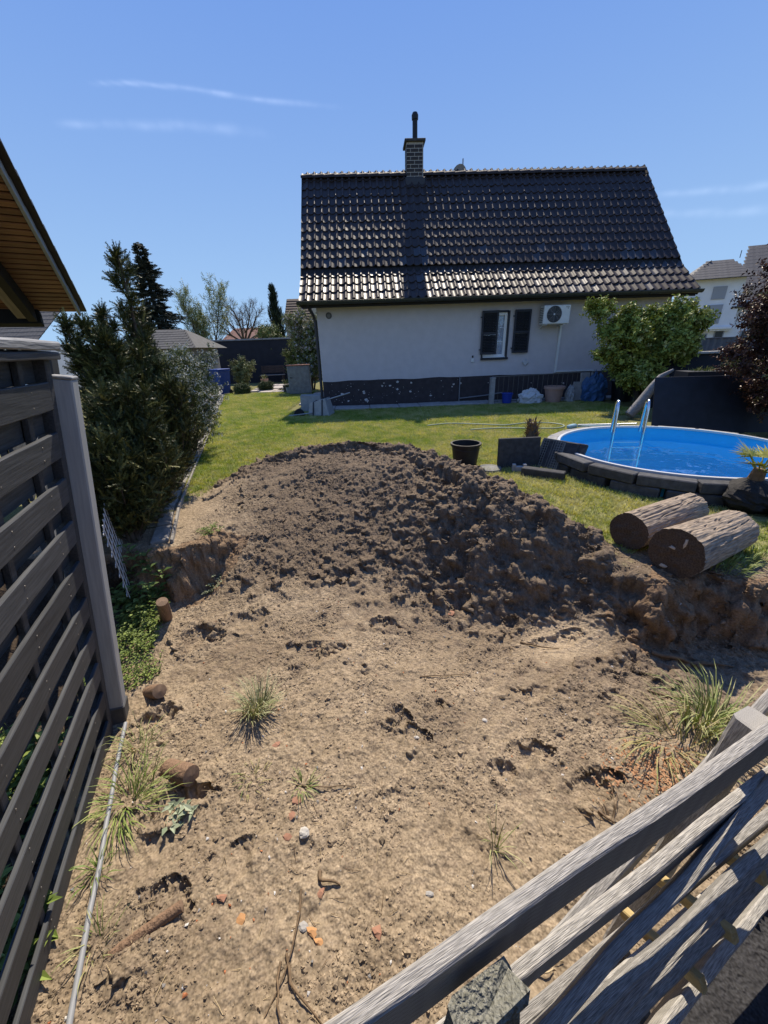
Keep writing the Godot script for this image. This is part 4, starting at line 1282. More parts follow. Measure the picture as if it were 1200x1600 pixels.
func build_left_plants() -> void:
	# boundary hedge of yews, nearest first
	yew("low yellow tipped yew at the kerb end, closest to the grey fence", Vector3(-2.4, 0, -3.75), 1.15, 0.03, 511, 1.7, 5)
	yew("thin topped dark yew with its tip before the carport roof edge", Vector3(-3.0, 0, -4.45), 2.2, 0.035, 512, 0.62, 3)
	yew("tallest dark columnar yew in the boundary hedge", Vector3(-3.2, 0, -5.6), 2.62, 0.045, 513, 0.6, 3)
	yew("broad dark yew beside the kerb between tallest yew and flowering firethorn", Vector3(-3.3, 0, -5.95), 1.5, 0.035, 514, 1.1, 4)
	yew("bushy dark yew behind the lowest one, beside the kerb", Vector3(-2.7, 0, -4.75), 1.5, 0.035, 515, 1.4, 5)
	yew("low dark yew skirt at the foot of the hedge above the left bank", Vector3(-2.38, 0, -3.3), 0.85, 0.025, 516, 2.0, 6)
	var fm := leaf_mat("leaf_common", 0.5, 0.4)
	var habit := {"levels": 2, "kids": [12, 8], "from": [0.15, 0.15], "angle": [0.9, 0.8], "ratio": [0.5, 0.5], "sprigs": 5, "smin": 0.8, "smax": 1.3, "wander": 0.2, "lift": 0.12, "low": 1.0, "high": 0.6, "along": 0.5, "open": 1.0}
	plant("firethorn_bush", "tall firethorn bush covered in small white blossoms beside the yews", "bush", Vector3(-3.35, 0, -6.75), 1.5, 0.02, habit.merged({"ratio": [0.4, 0.45], "blossom": [0.42, Color(0.62, 0.62, 0.56)]}, true), sprig_broad("firethorn", 9, 0.12, 0.035, 0.016, 0.9, 431), fm, bark_m(), [Color(0.075, 0.105, 0.03), Color(0.17, 0.21, 0.06)], 521, "", 7, 0.24)
	plant("firethorn_bush", "second white flowering firethorn, farther along the kerb", "bush", Vector3(-4.55, 0, -9.2), 1.45, 0.02, habit.merged({"ratio": [0.36, 0.45], "blossom": [0.25, Color(0.62, 0.62, 0.54)]}, true), sprig_broad("firethorn2", 9, 0.12, 0.036, 0.017, 0.9, 432), fm, bark_m(), [Color(0.10, 0.13, 0.04), Color(0.22, 0.25, 0.08)], 522, "", 6, 0.2)
	plant("privet_bush", "light green leafy bush above the low stone wall at the far kerb", "bush", Vector3(-5.85, 0, -11.8), 1.2, 0.02, habit.merged({"ratio": [0.34, 0.45]}, true), sprig_broad("privet", 9, 0.14, 0.045, 0.02, 0.9, 433), fm, bark_m(), [Color(0.10, 0.14, 0.04), Color(0.19, 0.22, 0.075)], 523, "", 6, 0.3)
	plant("lavender_shrub", "low grey green shrub spilling over the stone wall near the blue bin", "shrub", Vector3(-5.75, 0.25, -13.2), 0.5, 0.012, habit, sprig_broad("lavender", 12, 0.13, 0.03, 0.008, 0.5, 434), fm, bark_m(), [Color(0.13, 0.16, 0.11), Color(0.22, 0.24, 0.17)], 524, "", 7, 0.6)
	# lilac by the house corner
	plant("lilac_bush", "tall lilac bush with pale blossoms beside the house corner", "bush", Vector3(-3.0, 0, -18.2), 2.9, 0.035, habit.merged({"ratio": [0.3, 0.45], "blossom": [0.4, Color(0.72, 0.64, 0.67)], "blossom_size": 2.0}, true), sprig_broad("lilac", 8, 0.2, 0.07, 0.042, 0.9, 435), fm, bark_m(), [Color(0.13, 0.16, 0.05), Color(0.26, 0.28, 0.10)], 525, "", 6, 0.15)
	plant("laburnum_bush", "rounded yellow green bush growing beside the lilac", "bush", Vector3(-3.65, 0, -18.6), 1.9, 0.03, habit.merged({"ratio": [0.26, 0.45]}, true), sprig_broad("laburnum", 8, 0.2, 0.06, 0.03, 0.9, 436), fm, bark_m(), [Color(0.12, 0.15, 0.035), Color(0.22, 0.23, 0.06)], 526, "", 5, 0.1)
	# far trees
	var S := thing("spruce_tree", "tall dark spruce with drooping boughs behind the yews", "tree", Vector3(-15.3, 0, -30))
	rng.seed = 531
	tb("trunk", S, bark_m(), [Vector3(0, 0, 0), Vector3(0.1, 4, 0), Vector3(0, 8.4, 0)], [0.2, 0.13, 0.02], 8)
	var xf := []; var co := []
	for k in 800:
		var t := pow(rng.randf(), 0.8)
		var y := 1.2 + t * 7.2
		var a := rnd(0, TAU)
		var reach := ((1.0 - t) * 2.6 + 0.2) * (0.7 + 0.3 * sin(y * 5.0 + a * 2.0))
		if rng.randf() < 0.15:
			reach *= 1.3
		var d := Vector3(cos(a), -0.45 + t * 0.9 + rnd(-0.2, 0.2), sin(a))
		xf.append(Transform3D(look(d, rnd(-0.3, 0.3)) * Basis.from_scale(Vector3(0.5 + 0.5 * (1.0 - t), reach * rnd(0.75, 1.1), 0.5 + 0.5 * (1.0 - t))), Vector3(cos(a) * 0.1, y, sin(a) * 0.1)))
		co.append(Color(0.018, 0.026, 0.016).lerp(Color(0.045, 0.055, 0.03), rng.randf()))
	merged("crown", spray_spruce(), leaf_mat("spruce_leaf", 0.6, 0.05), S, xf, [Color(0.035, 0.045, 0.030), Color(0.06, 0.07, 0.045), Color(0.10, 0.105, 0.07)], [0.4, 0.35, 0.25])
	var airy := {"levels": 2, "kids": [16, 7], "from": [0.2, 0.15], "angle": [0.55, 0.6], "ratio": [0.5, 0.45], "sprigs": 5, "smin": 0.8, "smax": 1.3, "wander": 0.12, "lift": 0.2, "low": 1.0, "high": 0.55, "along": 0.7, "open": 0.7}
	plant("birch_tree", "airy pale green tree rising above the shed roof", "tree", Vector3(-14.6, 0, -36), 6.0, 0.09, airy, sprig_broad("birch", 8, 0.35, 0.11, 0.07, 0.9, 437), fm, bark_m(), [Color(0.22, 0.26, 0.10), Color(0.36, 0.38, 0.17)], 541, "", 3, 0.2)
	var B := thing("bare_tree", "leafless spreading tree with thin branches above the dark garden wall", "tree", Vector3(-12.7, 0, -40))
	rng.seed = 551
	var wood := MB.new(); var ends := []
	wood.tube([Vector3(0, 0, 0), Vector3(0.1, 2.4, 0)], [0.2, 0.16], 8, false)
	for k in 7:
		var a := TAU * k / 7.0
		grow(wood, ends, Vector3(0.1, 2.3 + 0.1 * (k % 3), 0), Vector3(cos(a) * 0.8, 1.0, sin(a) * 0.8), 3.4, 0.12, 0, {"levels": 2, "kids": [7, 7], "from": [0.25, 0.15], "angle": [0.6, 0.6], "ratio": [0.5, 0.5], "sprigs": 1, "smin": 0.5, "smax": 1.1, "wander": 0.22, "lift": 0.06})
	part("trunk", wood.mesh(), bark_m(), B)
	var ec := []
	for e in ends:
		ec.append(Color(0.09, 0.07, 0.055))
	var tw := MB.new()
	for k in 4:
		tw.tube([Vector3.ZERO, Vector3(rnd(-0.15, 0.15), 0.25, rnd(-0.15, 0.15)), Vector3(rnd(-0.3, 0.3), 0.5, rnd(-0.3, 0.3))], [0.008, 0.006, 0.003], 3, false)
	merged("crown", tw.mesh(true), leaf_mat("twig", 0.8, 0.0), B, ends, [Color(0.09, 0.07, 0.055)], [1.0])
	plant("thuja_tree", "narrow pointed dark conifer beside the brown tiled roof", "tree", Vector3(-6.9, 0, -30), 5.4, 0.1, {"levels": 2, "kids": [60, 6], "from": [0.1, 0.1], "angle": [0.6, 0.6], "ratio": [0.32, 0.4], "sprigs": 4, "smin": 2.2, "smax": 3.4, "wander": 0.05, "lift": 0.3, "low": 1.2, "high": 0.12, "along": 0.9, "open": 0.5, "sprig_lift": 0.4}, sprig_yew(), leaf_mat("thuja_leaf", 0.6, 0.1), bark_m(), [Color(0.02, 0.035, 0.018), Color(0.045, 0.065, 0.03)], 561)
	plant("garden_bush", "low light green bush in front of the narrow conifer", "bush", Vector3(-6.2, 0, -25.2), 2.75, 0.04, habit.merged({"ratio": [0.3, 0.45]}, true), sprig_broad("lilac2", 8, 0.3, 0.10, 0.06, 0.9, 438), fm, bark_m(), [Color(0.12, 0.15, 0.04), Color(0.22, 0.25, 0.07)], 562, "", 5, 0.25)
	plant("staked_shrub", "young pale leaved shrub standing in front of the dark garden wall", "shrub", Vector3(-6.55, 0, -19.6), 1.35, 0.02, habit.merged({"kids": [7, 5], "ratio": [0.25, 0.4]}, true), sprig_broad("pale", 8, 0.2, 0.07, 0.035, 0.9, 439), fm, bark_m(), [Color(0.15, 0.17, 0.06), Color(0.28, 0.28, 0.13)], 563, "", 3, 0.15)
	plant("bed_shrub", "low dark green shrub beside the blue bin", "shrub", Vector3(-5.85, 0, -17.2), 0.36, 0.012, habit, sprig_broad("privet", 9, 0.14, 0.045, 0.02), fm, bark_m(), [Color(0.06, 0.085, 0.03), Color(0.12, 0.15, 0.05)], 564, "", 6, 0.7)
	plant("bed_shrub", "low round shrub by the paving slabs of the far terrace", "shrub", Vector3(-5.2, 0, -18.4), 0.32, 0.012, habit, sprig_broad("privet", 9, 0.14, 0.045, 0.02), fm, bark_m(), [Color(0.05, 0.075, 0.03), Color(0.1, 0.13, 0.04)], 565, "", 6, 0.7)

# ---------- left boundary ----------
func build_fence() -> void:
	var f := Vector3(-0.3584, 0, -0.9336)          # along the boundary, away from the camera
	var n := Vector3(0.9336, 0, -0.3584)
	var lean := deg_to_rad(8.7)
	var up := Vector3.UP * cos(lean) + n * sin(lean)
	var out := n * cos(lean) - Vector3.UP * sin(lean)
	var P0 := Vector3(-1.709, -0.45, -1.704)
	var F := thing("slat_fence", "leaning grey fence panel of staggered horizontal slats along the pit", "fence", P0)
	F.basis = Basis(-f, up, out)                   # x towards the camera, y up the panel, z towards the pit
	rng.seed = 610
	var paint := []
	for k in 4:
		paint.append(mat("fence_paint_%d" % k, Color(0.036, 0.040, 0.046) * (0.85 + 0.12 * k), Color(0.078, 0.083, 0.091) * (0.85 + 0.12 * k), 0.6, Vector3(0.7, 14, 14), {"seed": 140 + k, "freq": 0.025, "oct": 5, "bump": 0.04, "bfreq": 0.03, "spec": 0.35}))
	var L := 2.35
	var sb := MB.new()
	sb.lathe([Vector2(0.0042, 0.0), Vector2(0.0036, 0.0014), Vector2(0.0, 0.001)], 8)
	var screw := sb.mesh()
	for k in 10:
		var y := 1.935 - k * 0.2085
		var sl := part("slat", board_mesh(L - 0.11, 0.112, 0.018, 620 + k, 0.0012, 18, 0.0015), paint[k % 4], F, Transform3D(Basis(), Vector3(0.11, y + rnd(-0.003, 0.003), 0.0)))
		for q in [0.19, 0.55, 0.91, 1.27]:
			for e in [-0.028, 0.028]:
				part("screw", screw, flat("screw_steel", Color(0.16, 0.15, 0.14), 0.45, {"metal": 0.6}), sl, Transform3D(Basis(Vector3.RIGHT, PI / 2), Vector3(q + rnd(-0.006, 0.006), e + rnd(-0.005, 0.005), 0.0088)))
	for k in 10:
		var y := 2.04 - k * 0.2085
		part("slat", board_mesh(L - 0.11, 0.112, 0.018, 640 + k, 0.0012, 18, 0.0015), paint[(k + 1) % 4], F, Transform3D(Basis(), Vector3(0.11, y, -0.045)))
	for k in 6:
		bx("batten", F, paint[k % 4], Vector3(0.30 + k * 0.36, 1.06, -0.0225), Vector3(0.036, 2.12, 0.024), 0.003)
	bx("edge_board", F, paint[0], Vector3(0.082, 1.04, -0.03), Vector3(0.05, 2.14, 0.075), 0.005)
	part("cap_rail", board_mesh(L + 0.02, 0.035, 0.11, 661, 0.002, 10, 0.001), mat("cap_paint", Color(0.17, 0.175, 0.18), Color(0.33, 0.335, 0.34), 0.6, Vector3(0.5, 5, 5), {"seed": 150, "freq": 0.03, "bump": 0.3}), F, Transform3D(Basis(), Vector3(0.0, 2.135, -0.02)))
	part("top_board", board_mesh(L - 0.02, 0.03, 0.05, 662, 0.002, 10, 0.001), paint[2], F, Transform3D(Basis(), Vector3(0.0, 2.095, 0.004)))
	var post_m := mat("post_paint", Color(0.26, 0.275, 0.29), Color(0.36, 0.375, 0.39), 0.55, Vector3(9, 0.6, 9), {"seed": 151, "freq": 0.03, "bump": 0.06})
	var Q := thing("fence_post", "grey square timber post at the end of the slat fence", "post", P0)
	Q.basis = F.basis
	bx("shaft", Q, post_m, Vector3(-0.025, 0.96, 0.02), Vector3(0.085, 2.08, 0.085), 0.006)
	bx("cap", Q, mat("cap_paint", Color(), Color(), 0.6), Vector3(-0.025, 2.006, 0.02), Vector3(0.09, 0.014, 0.09), 0.004)
	bx("shoe", Q, mat("post_shoe", Color(0.05, 0.05, 0.05), Color(0.1, 0.1, 0.1), 0.7), Vector3(-0.025, 0.0, 0.02), Vector3(0.1, 0.22, 0.1), 0.006)
	var Q2 := thing("fence_post", "dark square post just behind the end of the slat fence", "post", P0 + f * 0.14 - n * 0.05)
	Q2.basis = F.basis
	bx("shaft", Q2, flat("dark_post", Color(0.035, 0.038, 0.045), 0.6), Vector3(0, 1.05, -0.03), Vector3(0.09, 2.1, 0.09), 0.006)
	# the next panel along the boundary
	var G := thing("slat_fence", "farther dark slat fence panel hidden among the yews", "fence", P0 + f * 0.16 - n * 0.02)
	var gf := Vector3(-0.60, 0, -0.80)
	G.basis = Basis(gf, Vector3.UP, gf.cross(Vector3.UP))
	for k in 9:
		part("slat", board_mesh(1.75, 0.112, 0.018, 680 + k, 0.0025, 12, 0.0015), paint[k % 4], G, Transform3D(Basis(), Vector3(0.0, 1.85 - k * 0.2, 0.0)))
	for x in [0.03, 0.9, 1.72]:
		bx("batten", G, paint[1], Vector3(x, 0.98, -0.03), Vector3(0.04, 1.96, 0.03), 0.003)
	# white lattice leaning on the fence under the yews
	var lat := flat("lattice_white", Color(0.5, 0.51, 0.53), 0.6)
	var T := thing("trellis", "white plastic lattice leaning low against the fence by the weeds", "trellis", Vector3(-2.16, -0.30, -2.7))
	T.basis = Basis(Vector3(-0.5, 0, -0.866), Vector3.UP, Vector3(-0.5, 0, -0.866).cross(Vector3.UP)) * Basis(Vector3.BACK, 0.12)
	for k in 7:
		bx("lattice_bar", T, lat, Vector3(0.36, 0.08 + k * 0.1, 0.0), Vector3(0.72, 0.016, 0.006), 0.002)
		bx("lattice_bar", T, lat, Vector3(0.05 + k * 0.1, 0.38, 0.008), Vector3(0.016, 0.72, 0.006), 0.002)
	# grey conduit along the foot of the fence
	var C := thing("conduit", "thin grey plastic conduit lying along the foot of the slat fence", "conduit")
	var path := []
	rng.seed = 690
	for k in 12:
		var t := k / 11.0
		var p := Vector3(-1.60, 0, -1.66).lerp(Vector3(-0.93, 0, -0.12), t)
		path.append(Vector3(p.x + rnd(-0.008, 0.008), hget(p.x, p.z) + 0.02 + rnd(0, 0.01), p.z))
	tb("tube", C, mat("conduit_grey", Color(0.2, 0.21, 0.22), Color(0.3, 0.31, 0.32), 0.5), path, 0.011, 8)

func build_carport() -> void:
	# a roof beyond the fence: falls away from the camera; its verge looks this way
	var C := thing("carport", "brown boarded carport roof overhang with grey verge board beyond the fence", "carport", Vector3(-4.08, 2.2, -6.04))
	var az := deg_to_rad(28.5); var sl := deg_to_rad(20.4)
	var fwd := Vector3(-sin(az), 0, -cos(az)) * cos(sl) + Vector3.DOWN * sin(sl)
	var left := Vector3(-cos(az), 0, sin(az))
	C.basis = Basis(left, fwd.cross(left).normalized() * -1.0, -fwd)      # x to the left, z up the slope towards the camera
	if C.basis.y.y < 0:
		C.basis = Basis(left, fwd.cross(left).normalized(), -fwd)
	var wood := []
	for k in 3:
		wood.append(mat("soffit_wood_%d" % k, Color(0.15, 0.060, 0.028) * (1.0 + 0.18 * k), Color(0.24, 0.11, 0.055) * (1.0 + 0.18 * k), 0.55, Vector3(0.7, 6, 6), {"seed": 160 + k, "freq": 0.03, "bump": 0.2}))
	rng.seed = 700
	var z := 0.05
	while z < 5.6:
		bx("soffit_board", C, wood[rng.randi() % 3], Vector3(1.55, -0.012 + rnd(-0.002, 0.002), z + 0.045), Vector3(3.0, 0.018, 0.076), 0.006)
		z += 0.098
	var tile: Material = mats["roof_tile"]
	for k in 17:
		bx("roof_tile_course", C, tile, Vector3(1.5, 0.075, 0.1 + k * 0.34), Vector3(3.1, 0.035, 0.38), 0.008, Basis(Vector3.RIGHT, -0.07))
	bx("verge_board", C, mat("verge_grey", Color(0.24, 0.25, 0.26), Color(0.34, 0.35, 0.36), 0.6), Vector3(0.03, 0.01, 2.8), Vector3(0.03, 0.12, 5.6), 0.004)
	bx("rafter", C, mat("beam_wood", Color(0.16, 0.12, 0.09), Color(0.28, 0.22, 0.17), 0.7, Vector3(3, 3, 0.4), {"seed": 165}), Vector3(0.62, -0.1, 2.9), Vector3(0.1, 0.16, 5.4), 0.006)
	bx("rafter", C, flat("beam_dark", Color(0.02, 0.014, 0.01), 0.8), Vector3(0.52, -0.12, 2.9), Vector3(0.09, 0.2, 5.4), 0.004)
	var beam := flat("beam_black", Color(0.012, 0.011, 0.01), 0.8)
	bx("eave_beam", C, beam, Vector3(1.75, -0.11, 0.06), Vector3(2.6, 0.18, 0.12), 0.006)
	# posts stand plumb
	for x in [1.0, 2.9]:
		for zz in [0.1, 4.6]:
			var top: Vector3 = C.transform * Vector3(x, -0.1, zz)
			var inv := C.transform.affine_inverse()
			tb("post", C, beam, [inv * Vector3(top.x, 0, top.z), inv * top], 0.07, 6)

# ---------- kerb, far garden ----------
func build_kerb() -> void:
	var stone := mat("kerb_stone", Color(0.17, 0.155, 0.135), Color(0.36, 0.335, 0.30), 0.9, Vector3(1.5, 1.5, 1.5), {"seed": 201, "bump": 0.5, "world": true})
	var K := Node3D.new()
	K.name = "kerb"; add_child(K); K.set_meta("kind", "structure")
	rng.seed = 720
	for i in range(1, lawn_left.size() - 1):
		var a := Vector3(lawn_left[i].x, 0, lawn_left[i].y); var b := Vector3(lawn_left[i + 1].x, 0, lawn_left[i + 1].y)
		var d := (b - a).normalized()
		var s := 0.0
		var len := a.distance_to(b)
		while s < len - 0.1:
			var l := minf(rnd(0.34, 0.52), len - s)
			var c := a + d * (s + l * 0.5)
			bx("kerb_stone", K, stone, c + Vector3(-0.07, 0.0 + rnd(-0.012, 0.012), 0), Vector3(0.14 + rnd(-0.02, 0.03), 0.07, l - 0.02), 0.01, Basis(Vector3.UP, atan2(d.x, d.z) + rnd(-0.03, 0.03)) * Basis(Vector3.BACK, rnd(-0.03, 0.03)))
			bx("edging", K, stone, c + Vector3(0.045, -0.005, 0), Vector3(0.025, 0.09, l - 0.004), 0.004, Basis(Vector3.UP, atan2(d.x, d.z)))
			s += l
	# low dry-stone wall of the far bed
	var W := thing("bed_wall", "low dry stone wall edging the flower bed near the blue bin", "wall", Vector3.ZERO)
	var rock := mat("wall_rock", Color(0.27, 0.26, 0.25), Color(0.48, 0.47, 0.45), 0.9, Vector3(2, 2, 2), {"seed": 202, "bump": 0.6})
	var lm := [lump_mesh(71, 0.3, 9, 7, 0.8), lump_mesh(72, 0.3, 9, 7, 0.8), lump_mesh(73, 0.25, 9, 7, 0.8)]
	var a2 := Vector3(-4.85, 0, -11.2); var b2 := Vector3(-6.2, 0, -15.6)
	for row in 2:
		for k in 13:
			var t := (k + 0.5 * row) / 13.0
			var p := a2.lerp(b2, t) + Vector3(rnd(-0.03, 0.03) - 0.05 * row, 0.12 + row * 0.2, 0)
			part("stone", lm[rng.randi() % 3], rock, W, Transform3D(Basis(Vector3.UP, rnd(-0.3, 0.3)).scaled(Vector3(0.3, 0.3, 0.44)), p))

func build_far_garden() -> void:
	var anth := mat("anthracite_wall", Color(0.012, 0.014, 0.022), Color(0.02, 0.023, 0.033), 0.8, Vector3(0.4, 0.4, 0.4), {"seed": 211})
	var cope := mat("coping", Color(0.17, 0.18, 0.19), Color(0.28, 0.29, 0.30), 0.8, Vector3(0.6, 0.6, 0.6), {"seed": 212})
	var W := thing("garden_wall", "high anthracite painted garden wall with grey coping behind the far terrace", "wall", Vector3(-7.0, 0, -23.9))
	bx("wall_face", W, anth, Vector3(0, 1.14, 0), Vector3(7.4, 2.28, 0.24), 0.0)
	for k in 7:
		bx("coping_stone", W, cope, Vector3(-3.2 + k * 1.07, 2.32, 0), Vector3(1.06, 0.08, 0.34), 0.006)
	var S := thing("garden_shed", "low garden shed with grey hipped roof behind the hedge", "shed", Vector3(-9.6, 0, -19.4))
	var shing := mat("shed_roof", Color(0.05, 0.05, 0.052), Color(0.11, 0.108, 0.105), 0.85, Vector3(1, 1, 1), {"seed": 213})
	bx("wall_block", S, mat("shed_wall", Color(0.2, 0.19, 0.18), Color(0.3, 0.28, 0.26), 0.9), Vector3(0, 0.95, 0), Vector3(3.2, 1.9, 3.0), 0.0)
	var r := MB.new()
	var q := [Vector3(-2.0, 1.9, 1.8), Vector3(2.0, 1.9, 1.8), Vector3(2.0, 1.9, -1.8), Vector3(-2.0, 1.9, -1.8), Vector3(-0.5, 2.72, 0), Vector3(0.9, 2.7, 0)]
	r.face(q[0], q[1], q[5], q[4], Vector3(0, 1, 1)); r.face3(q[1], q[2], q[5], Vector3(1, 1, 0)); r.face(q[2], q[3], q[4], q[5], Vector3(0, 1, -1)); r.face3(q[3], q[0], q[4], Vector3(-1, 1, 0))
	r.face(q[0], q[1], q[2], q[3], Vector3.DOWN)
	part("roof", r.mesh(), shing, S)
	for k in 8:
		var t := k / 8.0
		bx("shingle_course", S, shing, Vector3(lerpf(0, 0.2, t), 1.93 + t * 0.8, 1.78 * (1.0 - t)), Vector3(lerpf(4.0, 1.4, t) - 0.2, 0.02, 0.2), 0.004, Basis(Vector3.RIGHT, 0.43))
	# blue bin
	var blue := mat("bin_blue", Color(0.012, 0.045, 0.20), Color(0.02, 0.065, 0.27), 0.45, Vector3(1.5, 1.5, 1.5), {"seed": 214})
	var B := thing("wheelie_bin", "blue wheelie bin standing at the end of the kerb", "bin", Vector3(-6.75, 0, -17.3), -0.35)
	var bm := MB.new()
	var lo := Vector3(0.23, 0.06, 0.26); var hi := Vector3(0.29, 0.98, 0.35)
	var c8 := []
	for e in [lo, hi]:
		for s in [[-1, 1], [1, 1], [1, -1], [-1, -1]]:
			c8.append(Vector3(s[0] * e.x, e.y, s[1] * e.z))
	for k in 4:
		bm.face(c8[k], c8[(k + 1) % 4], c8[4 + (k + 1) % 4], c8[4 + k], c8[k] + c8[(k + 1) % 4])
	bm.face(c8[0], c8[1], c8[2], c8[3], Vector3.DOWN)
	part("body", bm.mesh(), blue, B)
	bx("lid", B, blue, Vector3(0, 1.02, 0.01), Vector3(0.62, 0.05, 0.76), 0.02)
	bx("rim", B, blue, Vector3(0, 0.965, 0.0), Vector3(0.61, 0.05, 0.74), 0.01)
	tb("handle", B, blue, [Vector3(-0.22, 1.0, -0.4), Vector3(0.22, 1.0, -0.4)], 0.018, 6)
	for s in [-0.22, 0.22]:
		var wm := MB.new()
		wm.lathe([Vector2(0, -0.025), Vector2(0.1, -0.025), Vector2(0.1, 0.025), Vector2(0, 0.025)], 16, Transform3D(Basis(Vector3.BACK, PI / 2), Vector3(s, 0.1, -0.28)))
		part("wheel", wm.mesh(), flat("rubber", Color(), 0.8), B)
	# steel cabinet
	var steel := mat("cabinet_steel", Color(0.15, 0.165, 0.17), Color(0.24, 0.255, 0.26), 0.55, Vector3(1, 1, 1), {"seed": 215, "metal": 0.2})
	var G := thing("steel_cabinet", "grey steel cabinet with rusty red top standing on the lawn edge", "cabinet", Vector3(-3.2, 0, -16.4), 0.12)
	bx("cabinet_body", G, steel, Vector3(0, 0.56, 0), Vector3(0.86, 1.08, 0.6), 0.012)
	bx("door", G, steel, Vector3(0, 0.55, 0.305), Vector3(0.80, 0.98, 0.02), 0.006)
	bx("handle", G, flat("rubber", Color(), 0.8), Vector3(-0.3, 0.66, 0.325), Vector3(0.09, 0.025, 0.03))
	bx("top", G, mat("rust_top", Color(0.20, 0.07, 0.045), Color(0.3, 0.13, 0.09), 0.8, Vector3(2, 2, 2)), Vector3(0, 1.115, 0), Vector3(0.92, 0.035, 0.66), 0.006)
	for s in [-0.38, 0.38]:
		bx("foot", G, steel, Vector3(s, 0.01, 0), Vector3(0.06, 0.03, 0.56), 0.004)
	# bench
	var slat := mat("bench_brown", Color(0.035, 0.024, 0.022), Color(0.07, 0.05, 0.045), 0.7, Vector3(0.5, 4, 4), {"seed": 216})
	var N := thing("garden_bench", "dark brown garden bench before the anthracite wall", "bench", Vector3(-5.95, 0, -22.9), 0.05)
	for k in 3:
		bx("back_slat", N, slat, Vector3(0, 0.62 + k * 0.13, -0.24 - k * 0.03), Vector3(1.3, 0.12, 0.03), 0.005)
	for k in 3:
		bx("seat_slat", N, mat("bench_worn", Color(0.2, 0.17, 0.15), Color(0.3, 0.26, 0.23), 0.7), Vector3(0, 0.45, -0.17 + k * 0.15), Vector3(1.3, 0.03, 0.13), 0.005)
	for s in [-0.58, 0.58]:
		bx("leg", N, slat, Vector3(s, 0.22, 0.16), Vector3(0.06, 0.44, 0.06))
		bx("leg", N, slat, Vector3(s, 0.46, -0.25), Vector3(0.06, 0.92, 0.06))
	# terrace slabs and steps
	var T := Node3D.new()
	T.name = "terrace"; add_child(T); T.set_meta("kind", "structure")
	var slab := mat("terrace_slab", Color(0.33, 0.29, 0.25), Color(0.46, 0.41, 0.36), 0.9, Vector3(1, 1, 1), {"seed": 217, "bump": 0.2})
	rng.seed = 730
	for i in 5:
		for k in 4:
			if rng.randf() < 0.85:
				bx("paving_slab", T, slab, Vector3(-5.55 + k * 0.62 + i * 0.03, 0.02 + rnd(0, 0.012) + 0.03 * (i / 2), -17.6 - i * 0.7), Vector3(0.58, 0.06, 0.64), 0.006, Basis(Vector3.UP, rnd(-0.03, 0.03)))
	for k in 5:
		bx("paving_slab", T, slab, Vector3(-2.35 + rnd(-0.03, 0.03), 0.02, -16.2 + k * 0.75), Vector3(0.6, 0.06, 0.7), 0.006, Basis(Vector3.UP, rnd(-0.06, 0.06)))
	# pots and planters near the wall
	var terra: Material = mats["terracotta"]
	var k2 := 0
	for p in [[-3.95, -17.2, 0.16, 0.3, "small dark pot with a plant beside the steel cabinet"], [-3.75, -16.7, 0.13, 0.26, "stone pot with green growth next to the steel cabinet"], [-6.0, -21.3, 0.2, 0.35, "pot with dry grass at the foot of the anthracite wall"]]:
		var o := thing("potted_plant", p[4], "potted plant", Vector3(p[0], 0, p[1]))
		var pm := MB.new()
		pm.lathe([Vector2(0, 0), Vector2(p[2] * 0.75, 0), Vector2(p[2], p[3]), Vector2(p[2] * 0.9, p[3]), Vector2(p[2] * 0.85, p[3] * 0.9), Vector2(0, p[3] * 0.9)], 18)
		part("pot", pm.mesh(), [flat("pot_dark", Color(0.04, 0.035, 0.035), 0.7), mats["concrete"], terra][k2], o)
		var lf := MB.new()
		for i in 60:
			lf.col = lb(Color(0.09, 0.12, 0.035).lerp(Color(0.2, 0.2, 0.07), rng.randf()))
			var a := rnd(0, TAU)
			lf.leaf(Vector3(cos(a), 0, sin(a)) * p[2] * rng.randf() + Vector3(0, p[3] * 0.9 + rng.randf() * 0.2, 0), (Vector3(cos(a), rnd(0.4, 1.5), sin(a))).normalized(), Vector3.UP, rnd(0.08, 0.16), rnd(0.02, 0.05))
		part("foliage", lf.mesh(true), leaf_mat("leaf_common"), o)
		k2 += 1
	# brown-roofed neighbour seen left of the house, and a dim far roof
	var tile := mat("brown_tiles", Color(0.03, 0.018, 0.016), Color(0.065, 0.038, 0.032), 0.75, Vector3(1, 1, 1), {"seed": 218})
	var Hs := thing("neighbour_house", "neighbouring house with brown tiled roof and cream gable left of the main house", "house", Vector3(-4.6, 0, -33))
	bx("wall_block", Hs, mat("cream_wall", Color(0.45, 0.38, 0.27), Color(0.55, 0.47, 0.34), 0.9, Vector3(0.3, 0.3, 0.3)), Vector3(2.0, 2.34, 0.2), Vector3(4.0, 4.68, 4.0), 0.0)
	bx("wall_block", Hs, mats["cream_wall"], Vector3(-1.1, 1.85, -0.8), Vector3(2.2, 3.7, 4.0), 0.0)
	for k in 9:
		bx("tile_course", Hs, tile, Vector3(-1.1, 3.72 + k * 0.19, 1.25 - k * 0.22), Vector3(2.35, 0.045, 0.3), 0.008, Basis(Vector3.RIGHT, 0.6))
	var Fr := thing("far_house", "distant low house with dull red roof seen over the garden wall", "house", Vector3(-18.2, 0, -62))
	bx("wall_block", Fr, mats["cream_wall"], Vector3(0, 1.6, 0), Vector3(7, 3.2, 6), 0.0)
	var fr := MB.new()
	fr.face(Vector3(-3.8, 3.1, 3.4), Vector3(3.8, 3.1, 3.4), Vector3(2.6, 5.0, 0), Vector3(-2.6, 5.0, 0), Vector3(0, 1, 1))
